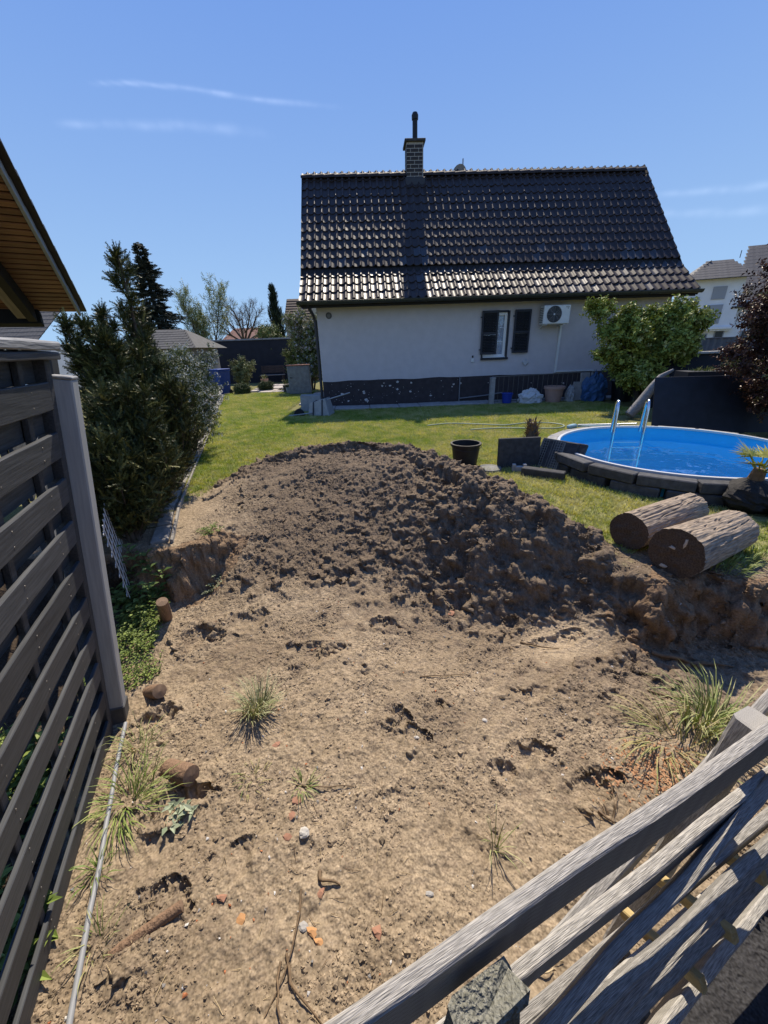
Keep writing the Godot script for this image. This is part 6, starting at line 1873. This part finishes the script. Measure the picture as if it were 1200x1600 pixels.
func build_logs() -> void:
	var d := Vector3(0.891, -0.03, -0.454)
	var A := Vector3(2.10, 0.165, -2.42)
	log_thing("thick weathered log with pale fungus on its cut end, nearer of the two", A, A + d * 0.84, 0.185, 0.165, 361)
	var C := Vector3(2.0, 0.15, -2.82)
	log_thing("weathered log lying behind the other, closer to the pool", C, C + Vector3(0.88, -0.02, -0.47) * 0.98, 0.155, 0.145, 362)
	# fungus on the cut end, splinter on the side
	var fung := mat("fungus", Color(0.46, 0.34, 0.22), Color(0.66, 0.54, 0.40), 0.9, Vector3(6, 6, 6), {"seed": 353})
	rng.seed = 970
	var T: Node = get_node("log")
	for q in [[0.045, 0.10, 0.014, 0.045], [-0.025, 0.035, 0.028, 0.012], [-0.05, -0.13, 0.03, 0.016]]:
		var b := MB.new()
		var P := []
		for k in 9:
			var a := TAU * k / 9
			P.append(Vector3(q[0] + cos(a) * q[2] * rnd(0.5, 1.2), -0.006, q[1] + sin(a) * q[3] * rnd(0.5, 1.2)))
		var c := Vector3(q[0], -0.014, q[1])
		for k in 9:
			b.face3(c, P[k], P[(k + 1) % 9], Vector3.DOWN)
			b.face(P[k], P[(k + 1) % 9], P[(k + 1) % 9] + Vector3(0, 0.03, 0), P[k] + Vector3(0, 0.03, 0), P[k] - c)
		part("fungus", b.mesh(), fung, T)
	part("splinter", board_mesh(0.26, 0.03, 0.012, 981, 0.003, 6, 0.003), mat("splinter", Color(0.42, 0.32, 0.22), Color(0.6, 0.48, 0.36), 0.8, Vector3(1, 8, 8)), T, Transform3D(look(Vector3(0.1, 1, -0.05)) * Basis(Vector3.BACK, PI / 2), (T as Node3D).transform.affine_inverse() * (A + d * 0.40 + Vector3(-0.06, 0.08, 0.155))))
	# short round posts in the left bank
	var peg := mat("peg_wood", Color(0.13, 0.075, 0.045), Color(0.30, 0.19, 0.12), 0.85, Vector3(8, 0.8, 8), {"seed": 354, "bump": 0.6})
	var pegend := mat("peg_end", Color(0.13, 0.08, 0.05), Color(0.30, 0.20, 0.13), 0.85, Vector3(8, 8, 8), {"seed": 355})
	var i := 0
	for q in [[Vector3(-1.86, -0.40, -2.66), Vector3(0.25, 1.0, 0.35), 0.045, 0.2, "split round stake standing in the left bank of the pit"], [Vector3(-1.56, -0.44, -1.90), Vector3(0.5, 0.35, 0.3), 0.045, 0.09, "short round stake stub poking out by the fence post"], [Vector3(-1.14, -0.44, -1.36), Vector3(0.8, 0.25, 0.35), 0.05, 0.1, "round stake stub beside the hole near the weeds"], [Vector3(-1.02, -0.47, -0.74), Vector3(0.9, 0.15, -0.5), 0.022, 0.17, "rotten brown stick lying by the fence foot"]]:
		var o := thing("wooden_stake", q[4], "stake", Vector3.ZERO, 0.0, "stake stubs in the left bank")
		var dd: Vector3 = q[1].normalized()
		var b := MB.new()
		b.tube([q[0] - dd * 0.1, q[0] + dd * q[3] * 0.5, q[0] + dd * q[3]], [q[2], q[2] * 1.02, q[2] * 0.97], 14, false)
		part("shaft", b.mesh(), peg, o)
		var e := MB.new()
		e.lathe([Vector2(q[2] * 0.97, 0.0), Vector2(0.0, 0.006)], 14, Transform3D(look(dd), q[0] + dd * q[3]))
		part("cut_end", e.mesh(), pegend, o)
		i += 1

# ---------- palm in its root bag ----------
func build_palm() -> void:
	var at := Vector3(3.62, 0.0, -3.52)
	var T := thing("palm", "small fan palm with yellowing leaves in a black root bag by the pool", "palm", at)
	var bagm := mat("root_bag", Color(0.012, 0.011, 0.011), Color(0.03, 0.027, 0.025), 0.8, Vector3(4, 4, 4), {"seed": 371, "bump": 0.5})
	var f := noise(372, 1.6, 3)
	var b := MB.new()
	var rows := []
	for i in 13:
		var t := i / 12.0
		var row := []
		for j in 24:
			var a := TAU * j / 24
			var r := (0.23 * pow(sin(PI * clampf(t * 0.9 + 0.08, 0, 1)), 0.6)) * (1.0 + 0.25 * f.get_noise_3d(cos(a) * 1.5, t * 2.0, sin(a) * 1.5))
			row.append(Vector3(cos(a) * r, t * 0.34 - 0.02, sin(a) * r))
		rows.append(row)
	for i in 12:
		for j in 24:
			b.face(rows[i][j], rows[i + 1][j], rows[i + 1][(j + 1) % 24], rows[i][(j + 1) % 24], Vector3(rows[i][j].x, 0.02, rows[i][j].z))
	part("root_bag", b.mesh(), bagm, T)
	tb("trunk", T, mats["stub"], [Vector3(0, 0.28, 0), Vector3(0.02, 0.42, 0)], [0.07, 0.05], 10)
	rng.seed = 990
	for k in 9:
		var fr := MB.new()
		var az := TAU * k / 9 + rnd(-0.3, 0.3)
		var el := rnd(0.35, 1.2)
		var d := Vector3(cos(az) * cos(el), sin(el), sin(az) * cos(el))
		var hub := Vector3(0.02, 0.4, 0) + d * rnd(0.1, 0.2)
		fr.col = lb(Color(0.20, 0.22, 0.05))
		fr.tube([Vector3(0.02, 0.36, 0), hub], [0.009, 0.006], 5, false)
		var s := d.cross(Vector3.UP).normalized()
		var w := s.cross(d)
		for q in 17:
			var a := (q - 8) * 0.17
			var ld := (d * cos(a) + s * sin(a)).normalized()
			fr.col = lb(Color(0.16, 0.20, 0.03).lerp(Color(0.50, 0.44, 0.10), clampf(rng.randf() * 0.8 + (0.25 if k % 3 == 0 else 0.0), 0, 1)))
			fr.blade(hub, ld, w.cross(ld).normalized(), rnd(0.17, 0.24) * (1.0 - 0.1 * absf(a)), 0.017, Vector3(0, rnd(-0.06, -0.01), 0))
		part("frond", fr.mesh(true), leaf_mat("palm_leaf", 0.5, 0.5), T)
	var K := thing("root_sack", "black cloth sack slumped beside the palm at the right edge", "sack", Vector3(3.86, 0, -3.3))
	var c := MB.new()
	for i in 12:
		for j in 24:
			var P := []
			for q in [[i, j], [i + 1, j], [i + 1, (j + 1) % 24], [i, (j + 1) % 24]]:
				var v: Vector3 = rows[q[0]][q[1]]
				P.append(Vector3(v.x * 1.15, v.y * 0.95, v.z * 1.05).rotated(Vector3.UP, 1.3))
			c.face(P[0], P[1], P[2], P[3], Vector3(P[0].x, 0.02, P[0].z))
	part("cloth", c.mesh(), bagm, K)
	tb("tie", K, mats["stub"], [Vector3(0.02, 0.3, 0), Vector3(0.04, 0.38, 0.02)], [0.05, 0.08], 8)

# ---------- grass, weeds, litter ----------
func tuft_mesh(key: String, n: int, h: float, w: float, spread: float, seed_: int) -> ArrayMesh:
	if cache.has(key):
		return cache[key]
	var b := MB.new()
	rng.seed = seed_
	for k in n:
		var a := rnd(0, TAU)
		var r := spread * sqrt(rng.randf()) * 0.5
		var tl := rnd(0.1, 0.55)
		b.col = Color(1, 1, 1) * rnd(0.65, 1.0)
		var d := Vector3(cos(a) * tl, 1, sin(a) * tl).normalized()
		b.blade(Vector3(cos(a + 1.3) * r, -0.005, sin(a + 1.3) * r), d, Vector3(-sin(a), 0, cos(a)), h * rnd(0.6, 1.2), w, Vector3(cos(a), -0.4, sin(a)) * h * rnd(0.1, 0.4))
	cache[key] = b.mesh(true)
	return cache[key]

func on_lawn(x: float, z: float) -> bool:
	if x < kerb_x(z) + 0.03 or z < -17.3:
		return false
	var u := (x - HOUSE.x) * cos(HOUSE_TURN) - (z - HOUSE.z) * sin(HOUSE_TURN)
	var off := (x - HOUSE.x) * sin(HOUSE_TURN) + (z - HOUSE.z) * cos(HOUSE_TURN)
	if u > -0.75 and off < 0.72:
		return false
	if z < -11.5 and x > -2.75:
		return false
	if Vector2(x - POOL.x, z - POOL.z).length() < POOL_R + 0.18:
		return false
	if z < -6.4 and x > 4.6 and x - 4.6 > (z + 11.5) * -0.2 and z > -9.0:
		return x < 5.0 and z < -7.3
	if Vector2(x - 3.7, z + 3.4).length() < 0.3:
		return false
	return lget(x, z) > 0.5 or (lget(x, z) > 0.15 and rng.randf() < 0.35)

func build_lawn() -> void:
	rng.seed = 1000
	var tuft := tuft_mesh("lawn_tuft", 11, 0.05, 0.0045, 0.07, 1001)
	var m := leaf_mat("grass_blade", 0.5, 0.9)
	var dry := noise(1002, 0.55, 3)
	var dry2 := noise(1003, 2.6, 3)
	var xf := []; var co := []
	for i in 210000:
		var z := -2.5 - pow(rng.randf(), 0.85) * 14.8
		var x := rnd(-6.7, 6.2) if z > -12.0 else rnd(-6.7, -2.6)
		if z < -12.0 and rng.randf() < 0.45:
			continue
		if not on_lawn(x, z):
			continue
		var s := rnd(0.7, 1.25) * (1.5 if rng.randf() < 0.04 else 1.0)
		if z < -9.0:
			s *= 1.2
		xf.append(Transform3D(Basis(Vector3.UP, rnd(0, TAU)).scaled(Vector3(s * 1.1, s, s * 1.1)), Vector3(x, hget(x, z), z)))
		var t := clampf(0.42 + dry.get_noise_2d(x, z) * 0.7 + dry2.get_noise_2d(x, z) * 0.7 + rnd(-0.2, 0.2), 0, 1)
		if x > 1.0:
			t = clampf(t + 0.18, 0, 1)
		co.append(lb(Color(0.31, 0.42, 0.070).lerp(Color(0.68, 0.63, 0.28), t)))
	var o := many("lawn_grass", tuft, m, self, xf, co)
	o.set_meta("kind", "stuff")
	tag(o, "short mown grass of the lawn, yellowed in patches", "grass")

func grass_tuft(label: String, at: Vector3, h: float, w: float, n: int, spread: float, ca: Color, cb: Color, seed_: int, flop := 0.5, lean := Vector3.ZERO) -> void:
	var b := MB.new()
	rng.seed = seed_
	for k in n:
		var a := rnd(0, TAU)
		var r := spread * pow(rng.randf(), 0.7) * 0.5
		var tl := rnd(0.15, 1.3) * flop
		b.col = lb(ca.lerp(cb, rng.randf()))
		var d := (Vector3(cos(a) * tl, 1, sin(a) * tl) + lean * rng.randf()).normalized()
		var l := h * rnd(0.45, 1.15)
		var base := Vector3(cos(a + 0.6) * r, 0, sin(a + 0.6) * r)
		base.y = hget(at.x + base.x, at.z + base.z) - at.y - 0.01
		# a bent blade of three pieces
		var side := Vector3(-sin(a), 0, cos(a)).rotated(Vector3.UP, rnd(-0.6, 0.6)) * w * 0.5
		var p0 := base; var p1 := base + d * l * 0.5
		var d2 := (d + Vector3(cos(a), -0.7, sin(a)) * rnd(0.1, 0.9) * flop).normalized()
		var p2 := p1 + d2 * l * 0.32
		var d3 := (d2 + Vector3(cos(a), -1.3, sin(a)) * rnd(0.1, 0.9) * flop).normalized()
		var p3 := p2 + d3 * l * 0.25
		b.quad(p0 - side, p1 - side, p1 + side, p0 + side)
		b.quad(p1 - side, p2 - side * 0.75, p2 + side * 0.75, p1 + side)
		b.tri(p2 - side * 0.75, p3, p2 + side * 0.75)
	var T := thing("grass_tuft", label, "grass tuft", at)
	part("blades", b.mesh(true), leaf_mat("tuft_blade", 0.55, 0.45), T)

func weed(label: String, at: Vector3, n: int, h: float, r: float, ll: float, lw: float, ca: Color, cb: Color, seed_: int) -> void:
	var T := thing("weed_clump", label, "weeds", at)
	var b := MB.new(); var st := MB.new()
	rng.seed = seed_
	for k in n:
		var a := rnd(0, TAU); var q := r * sqrt(rng.randf())
		var base := Vector3(cos(a) * q, 0, sin(a) * q)
		base.y = hget(at.x + base.x, at.z + base.z) - at.y
		var hh := h * rnd(0.4, 1.1) * (1.0 - 0.5 * q / r)
		var tip := base + Vector3(rnd(-0.08, 0.08), hh, rnd(-0.08, 0.08))
		st.tube([base - Vector3(0, 0.01, 0), tip], [0.0025, 0.001], 3, false)
		for i in 7:
			var p := base.lerp(tip, (i + 0.7) / 7.5)
			var aa := i * 2.4 + rnd(-0.4, 0.4)
			b.col = lb(ca.lerp(cb, rng.randf()))
			b.leaf(p, Vector3(cos(aa), rnd(0.1, 0.7), sin(aa)).normalized(), Vector3(rnd(-0.3, 0.3), 1, rnd(-0.3, 0.3)), ll * rnd(0.6, 1.25), lw * rnd(0.7, 1.2), 0.15, ll * 0.15)
	part("stems", st.mesh(), flat("weed_stem", Color(0.10, 0.14, 0.04), 0.7), T)
	part("foliage", b.mesh(true), leaf_mat("leaf_common", 0.5, 0.4), T)

func gy(x: float, z: float) -> Vector3:
	return Vector3(x, hget(x, z), z)

func build_ground_plants() -> void:
	var g1 := Color(0.17, 0.22, 0.06); var g2 := Color(0.42, 0.40, 0.19); var g3 := Color(0.13, 0.20, 0.035); var straw := Color(0.46, 0.36, 0.18)
	grass_tuft("pale grass tuft growing alone on the sand of the pit", gy(-0.84, -1.73), 0.2, 0.005, 190, 0.16, Color(0.2, 0.23, 0.1), Color(0.48, 0.45, 0.26), 1101, 0.6, Vector3(0.35, 0, -0.3))
	grass_tuft("large green and straw grass tuft below the right bank beside the old fence", gy(1.76, -1.5), 0.3, 0.006, 190, 0.26, g3, g2, 1102, 0.75)
	grass_tuft("sprawling straw coloured grass before the larger right tuft", gy(1.5, -1.38), 0.26, 0.005, 110, 0.34, g1, straw, 1103, 1.1, Vector3(-0.6, -0.2, 0.2))
	grass_tuft("green grass tuft in the shade of the nearer log", gy(2.55, -2.5), 0.16, 0.006, 160, 0.34, g3, Color(0.3, 0.33, 0.1), 1104, 0.8)
	grass_tuft("grass growing at the right edge behind the nearer log", gy(2.85, -2.6), 0.12, 0.006, 140, 0.4, g3, Color(0.34, 0.35, 0.12), 1105, 0.8)
	grass_tuft("long yellow green grass sprawling below the fence post", gy(-1.33, -1.22), 0.2, 0.004, 130, 0.24, Color(0.15, 0.23, 0.045), Color(0.33, 0.36, 0.12), 1106, 1.2, Vector3(0.7, -0.3, 0.25))
	grass_tuft("drying grass at the fence foot just before the post", gy(-1.46, -1.5), 0.18, 0.004, 60, 0.18, g1, g2, 1107, 0.9)
	grass_tuft("small grass tuft by the conduit at the fence foot", gy(-1.3, -0.95), 0.12, 0.004, 36, 0.1, g3, g1, 1108, 0.9)
	grass_tuft("thin grass tuft near the camera end of the fence foot", gy(-1.15, -0.72), 0.13, 0.004, 22, 0.12, g3, g2, 1109, 0.9)
	grass_tuft("tiny grass sprout in the middle of the pit by brick shards", gy(-0.47, -1.27), 0.1, 0.004, 30, 0.07, g3, g2, 1110, 1.2, Vector3(0.8, -0.2, 0))
	grass_tuft("single wispy grass plant beside the old fence rail", gy(0.43, -0.98), 0.18, 0.004, 16, 0.04, g1, g2, 1111, 0.7)
	grass_tuft("flattened grass patch near the lone tuft", gy(-0.74, -1.32), 0.08, 0.004, 30, 0.13, g1, straw, 1112, 1.4)
	grass_tuft("dry root bundle near the old fence", gy(0.98, -1.04), 0.16, 0.004, 40, 0.12, Color(0.14, 0.09, 0.05), Color(0.38, 0.27, 0.16), 1113, 1.6, Vector3(0.2, -0.7, 0.3))
	var w1 := Color(0.10, 0.15, 0.03); var w2 := Color(0.24, 0.30, 0.07)
	weed("leafy weeds growing thickly along the fence beside the post", gy(-1.97, -2.35), 90, 0.2, 0.17, 0.03, 0.016, w1, w2, 1121)
	weed("yellow green chickweed mat between post and left bank", gy(-1.80, -2.08), 90, 0.14, 0.16, 0.02, 0.013, w1, w2, 1122)
	weed("broad leaved weeds under the yews by the white lattice", gy(-2.15, -2.85), 30, 0.32, 0.2, 0.085, 0.05, Color(0.08, 0.13, 0.03), Color(0.18, 0.24, 0.07), 1123)
	weed("tangle of bindweed climbing up beside the fence post", gy(-1.93, -1.95), 70, 0.3, 0.13, 0.035, 0.022, w1, w2, 1129)
	weed("bright green weeds reaching from the post to the split stake", gy(-2.02, -2.6), 90, 0.22, 0.17, 0.035, 0.02, w1, w2, 1130)
	weed("nettles growing behind the slat fence", gy(-1.95, -1.25), 110, 0.55, 0.3, 0.07, 0.035, w1, w2, 1124)
	weed("low nettles growing behind the camera end of the slat fence", gy(-1.62, -0.55), 110, 0.45, 0.34, 0.07, 0.035, w1, w2, 1125)
	weed("small green weeds on the sandy ledge by the kerb end", gy(-1.72, -3.45), 26, 0.06, 0.12, 0.025, 0.014, w1, w2, 1126)
	weed("small weeds left on the crest of the left heap side", gy(-1.6, -3.05), 14, 0.07, 0.07, 0.025, 0.014, Color(0.2, 0.22, 0.12), Color(0.3, 0.32, 0.2), 1127)
	weed("pale silvery weed rosette beside the stake stub", gy(-1.05, -1.18), 9, 0.05, 0.06, 0.05, 0.025, Color(0.2, 0.24, 0.15), Color(0.36, 0.4, 0.28), 1128)

func build_litter() -> void:
	rng.seed = 1200
	var shard := [mat("brick_red", Color(0.30, 0.14, 0.08), Color(0.42, 0.22, 0.14), 0.9, Vector3(6, 6, 6), {"seed": 381}), mat("tile_orange", Color(0.46, 0.22, 0.08), Color(0.56, 0.30, 0.13), 0.85, Vector3(6, 6, 6), {"seed": 382}), mat("pebble_grey", Color(0.25, 0.24, 0.22), Color(0.42, 0.40, 0.37), 0.85, Vector3(6, 6, 6), {"seed": 383}), mat("pebble_pale", Color(0.40, 0.37, 0.32), Color(0.52, 0.49, 0.44), 0.8, Vector3(6, 6, 6), {"seed": 384})]
	var lm := [lump_mesh(91, 0.75, 6, 4, 0.4), lump_mesh(92, 0.7, 5, 4, 0.45), lump_mesh(93, 0.35, 9, 6, 0.65)]
	for q in [[-0.484, -1.201, 0, 0.045, "red brick shard beside the tiny grass sprout"], [-0.497, -1.139, 0, 0.04, "second red brick shard just before the tiny grass sprout"], [-0.50, -1.05, 0, 0.035, "flat red brick chip left of the pale stone"], [-0.627, -0.783, 1, 0.04, "bright orange tile chip on the left of the pit floor"], [-0.336, -0.739, 1, 0.035, "orange tile chip next to the root twig"], [-0.304, -0.709, 1, 0.03, "yellow orange tile chip below the root twig"], [-0.728, -0.849, 0, 0.03, "small red brick crumb on the left of the pit floor"], [-0.082, -0.72, 0, 0.035, "dull red brick chip between twig and old fence"], [-0.655, -1.499, 0, 0.04, "red brick fragment below the lone grass tuft"], [-0.314, -0.85, 0, 0.03, "red brick sliver above the orange chips"], [0.531, -2.641, 0, 0.06, "reddish stone in the hollow under the heap"], [-0.42, -1.06, 3, 0.05, "pale rough stone in the middle of the pit"], [-0.37, -0.75, 2, 0.04, "round grey pebble on the root twig"], [0.13, -0.83, 2, 0.028, "grey pebble near the old fence rail"], [0.14, -1.52, 3, 0.026, "small white pebble on the trodden sand"], [0.55, -1.6, 3, 0.03, "white pebble on the sand slope to the right"]]:
		var p := gy(q[0], q[1])
		var o := part("stone_chip", lm[rng.randi() % 2] if q[2] < 2 else lm[2], shard[q[2]], self, Transform3D(Basis(Vector3.UP, rnd(0, TAU)).scaled(Vector3(1, 0.8, 0.8) * q[3]), p + Vector3(0, q[3] * 0.08, 0)))
		tag(o, q[4], "stone", "stone and brick chips on the pit floor")
	# tiny pebbles and chips, too many to count
	var xf := []; var co := []
	for i in 900:
		var x := rnd(-1.6, 2.2); var z := -0.4 - pow(rng.randf(), 1.4) * 2.4
		var s := 0.004 + 0.009 * pow(rng.randf(), 3.0)
		if (x + 0.069) * -0.389 + (z + 0.193) * -0.921 < 0.03:
			continue
		xf.append(Transform3D(Basis(rdir(), rnd(0, TAU)).scaled(Vector3.ONE * s), gy(x, z) + Vector3(0, s * 0.25, 0)))
		var t := rng.randf()
		co.append(Color(0.42, 0.16, 0.07) if t < 0.25 else (Color(0.55, 0.53, 0.5) if t < 0.6 else Color(0.2, 0.19, 0.18)))
	for i in 700:        # rust red wood chips beside the right tuft
		var x := 1.34 + rng.randfn(0.0, 0.14); var z := -1.24 + rng.randfn(0.0, 0.085)
		xf.append(Transform3D(Basis(Vector3.UP, rnd(0, TAU)) * Basis(Vector3.BACK, rnd(-0.3, 0.3)) * Basis.from_scale(Vector3(0.018, 0.006, 0.006) * rnd(0.5, 1.2)), gy(x, z) + Vector3(0, 0.003, 0)))
		co.append(Color(0.28, 0.13, 0.06).lerp(Color(0.48, 0.28, 0.15), rng.randf()))
	var o2 := many("pebbles", lm[1], flat("pebble_tint", Color(1, 1, 1), 0.85, {"vcol": true}), self, xf, co)
	o2.set_meta("kind", "stuff")
	tag(o2, "tiny pebbles and rust red wood chips strewn on the pit floor", "pebbles")
	# roots, twigs and straws
	var rootm := mat("root", Color(0.10, 0.06, 0.035), Color(0.25, 0.17, 0.1), 0.9, Vector3(6, 6, 6), {"seed": 391})
	var strawm := mat("straw", Color(0.42, 0.31, 0.17), Color(0.58, 0.46, 0.28), 0.8, Vector3(6, 6, 6), {"seed": 392})
	for q in [[-0.40, -0.86, -0.46, -0.52, 0.005, 0, "forked brown root standing out of the sand near the camera"], [-0.42, -0.68, -0.26, -0.50, 0.006, 0, "thick brown root lying beside the forked root"], [-0.44, -0.66, -0.36, -0.46, 0.005, 0, "thin curved root next to the thick brown root"], [-0.33, -0.92, -0.24, -0.86, 0.009, 0, "dark flat twig on the middle of the pit floor"], [-0.5, -1.28, -0.2, -1.25, 0.004, 0, "thin twig beside the tiny grass sprout"], [0.46, -0.62, 0.55, -0.6, 0.004, 1, "pale straw seen between the old fence rails"], [0.2, -1.95, 0.55, -1.98, 0.004, 0, "long thin root lying across the upper pit floor"], [1.0, -2.3, 1.25, -2.18, 0.008, 0, "root sticking out of the sand slope"], [1.85, -2.08, 2.2, -1.95, 0.02, 0, "thick dark root at the foot of the right bank"], [2.0, -2.02, 2.3, -1.92, 0.012, 0, "thinner root below the right bank"], [1.6, -1.75, 1.9, -1.6, 0.008, 0, "root crossing above the large right grass tuft"], [0.95, -1.1, 1.12, -0.98, 0.006, 0, "bent root beside the dry root bundle"], [0.62, -3.35, 0.75, -3.28, 0.008, 1, "pale twig on the lumpy right side of the heap"], [-0.15, -4.7, -0.05, -4.6, 0.008, 1, "pale green stalk lying on the heap's upper face"]]:
		var T := thing("root_twig", q[6], "twig", Vector3.ZERO, 0.0, "roots and twigs in the pit")
		var path := []; var rad := []
		var bend := rnd(-0.03, 0.03)
		for k in 7:
			var t := k / 6.0
			var x := lerpf(q[0], q[2], t) + sin(t * PI) * bend + rnd(-0.006, 0.006); var z := lerpf(q[1], q[3], t) + sin(t * 5.0) * 0.012
			path.append(gy(x, z) + Vector3(0, q[4] * 0.7 + 0.012 * sin(t * PI), 0)); rad.append(q[4] * (1.0 - 0.6 * t))
		tb("stem", T, rootm if q[5] == 0 else strawm, path, rad, 6)
	# straws everywhere: stuff
	var sm := MB.new()
	sm.tube([Vector3(-0.5, 0, 0), Vector3(-0.1, 0.03, 0.02), Vector3(0.5, 0, 0)], [0.02, 0.02, 0.012], 4, false)
	var sx := []; var sc := []
	for i in 420:
		var x := rnd(-1.6, 2.3); var z := -0.4 - pow(rng.randf(), 1.3) * 2.3
		if (x + 0.069) * -0.389 + (z + 0.193) * -0.921 < 0.03:
			continue
		var l := rnd(0.02, 0.085)
		sx.append(Transform3D(Basis(Vector3.UP, rnd(0, TAU)) * Basis(Vector3.BACK, rnd(-0.25, 0.25)) * Basis.from_scale(Vector3(l, 0.06, 0.06)), gy(x, z) + Vector3(0, 0.005, 0)))
		sc.append(Color(0.18, 0.12, 0.07).lerp(Color(0.55, 0.43, 0.25), rng.randf()))
	var o3 := many("straw_litter", sm.mesh(), mats["pebble_tint"], self, sx, sc)
	o3.set_meta("kind", "stuff")
	tag(o3, "short dry straws and rootlets scattered over the pit floor", "litter")

# ---------- the scene ----------
func build_sky() -> void:
	var cam := Camera3D.new()
	cam.name = "camera"
	var p := deg_to_rad(23.0); var r := deg_to_rad(-2.05)
	var right := Vector3.RIGHT; var up := Vector3(0, cos(p), -sin(p)); var back := Vector3(0, sin(p), cos(p))
	cam.transform = Transform3D(Basis(right * cos(r) + up * sin(r), up * cos(r) - right * sin(r), back), Vector3(0, 1.6, 0))
	cam.fov = rad_to_deg(2.0 * atan(800.0 / 601.0))
	cam.near = 0.02; cam.far = 600.0
	add_child(cam)
	cam.current = true
	var sun := DirectionalLight3D.new()
	sun.name = "sun"
	var el := deg_to_rad(52.0); var az := Vector2(-0.077, 0.997)
	sun.look_at_from_position(Vector3.ZERO, Vector3(az.x * cos(el), -sin(el), az.y * cos(el)), Vector3.UP)
	sun.light_energy = 1.6
	sun.light_color = Color(1.0, 0.95, 0.87)
	sun.light_angular_distance = 0.5
	sun.shadow_enabled = true
	add_child(sun)
	var env := Environment.new()
	env.background_mode = Environment.BG_SKY
	var sky := Sky.new()
	var sm := ProceduralSkyMaterial.new()
	sm.sky_top_color = Color(0.36, 0.54, 0.88)
	sm.sky_horizon_color = Color(0.68, 0.83, 0.97)
	sm.sky_curve = 0.30
	sm.ground_bottom_color = Color(0.16, 0.14, 0.11)
	sm.ground_horizon_color = Color(0.5, 0.55, 0.6)
	sm.sun_angle_max = 24.0
	sm.sun_curve = 0.08
	sm.sky_energy_multiplier = 0.88
	sm.sky_cover = contrails()
	sky.sky_material = sm
	env.sky = sky
	env.tonemap_mode = Environment.TONE_MAPPER_LINEAR
	env.tonemap_exposure = 1.35
	env.sdfgi_enabled = true; env.ssao_enabled = true; env.ssil_enabled = true
	var we := WorldEnvironment.new()
	we.name = "world_environment"
	we.environment = env
	add_child(we)

# thin streaks of cirrus and old vapour trails, drawn by azimuth and height (degrees) all round the sky
func contrails() -> ImageTexture:
	var w := 2048; var h := 1024
	var im := Image.create(w, h, false, Image.FORMAT_RGBA8)
	im.fill(Color(1, 1, 1, 0))
	var f := noise(1301, 0.02, 4)
	for t in [[[[-29.2, 23.0], [-24.6, 23.8], [-18.7, 24.1], [-12.3, 23.9], [-6.9, 23.8], [-0.5, 23.4]], 0.13, 0.20], [[[-32.5, 20.0], [-25.4, 21.0], [-19.3, 21.5], [-15.4, 21.6], [-9.0, 21.4]], 0.35, 0.09], [[[30.0, 13.7], [46.0, 12.0]], 0.3, 0.10], [[[30.0, 12.2], [44.0, 10.2]], 0.35, 0.08], [[[80.0, 20.0], [120.0, 26.0]], 0.5, 0.15], [[[-150.0, 22.0], [-110.0, 18.0]], 0.6, 0.15], [[[160.0, 40.0], [190.0, 33.0]], 0.6, 0.12]]:
		var pts: Array = t[0]
		var total := 0.0
		for k in pts.size() - 1:
			total += absf(pts[k + 1][0] - pts[k][0])
		var run := 0.0
		for k in pts.size() - 1:
			var a: Array = pts[k]; var b: Array = pts[k + 1]
			var steps := int(absf(b[0] - a[0]) * w / 360.0 * 2.0) + 2
			for i in steps:
				var u := float(i) / steps
				var az := lerpf(a[0], b[0], u)
				var v := (run + u * absf(b[0] - a[0])) / total
				var el: float = lerpf(a[1], b[1], u) + f.get_noise_1d(az * 9.0) * t[1] * 0.4
				var x := posmod(int(az / 360.0 * w), w)
				var y: float = (0.5 - el / 180.0) * h
				var wd: float = t[1] * h / 180.0 * (0.6 + 0.7 * v)
				var fade: float = t[2] * (smoothstep(0.0, 0.12, v) * smoothstep(1.0, 0.55, v)) * (0.75 + 0.7 * f.get_noise_1d(az * 20.0 + 300.0))
				for yy in range(int(y - wd * 2.0) - 1, int(y + wd * 2.0) + 2):
					var d: float = (yy - y) / wd
					var al: float = fade * exp(-d * d) * (0.8 + 0.5 * f.get_noise_2d(az * 14.0, yy * 9.0))
					var old := im.get_pixel(x, yy)
					im.set_pixel(x, yy, Color(1, 1, 1, clampf(maxf(old.a, al), 0, 1)))
			run += absf(b[0] - a[0])
	return ImageTexture.create_from_image(im)

func _ready() -> void:
	rng.seed = 7
	build_sky()
	build_ground()
	print("ground")
	build_house()
	build_house_foot()
	build_kerb()
	build_far_garden()
	build_fence()
	build_carport()
	build_pool()
	build_right()
	print("structures")
	build_left_plants()
	build_lawn()
	build_lawn_things()
	build_logs()
	build_palm()
	build_old_fence()
	build_shade_block()
	build_ground_plants()
	scatter_ground()
	build_litter()
	print("done")
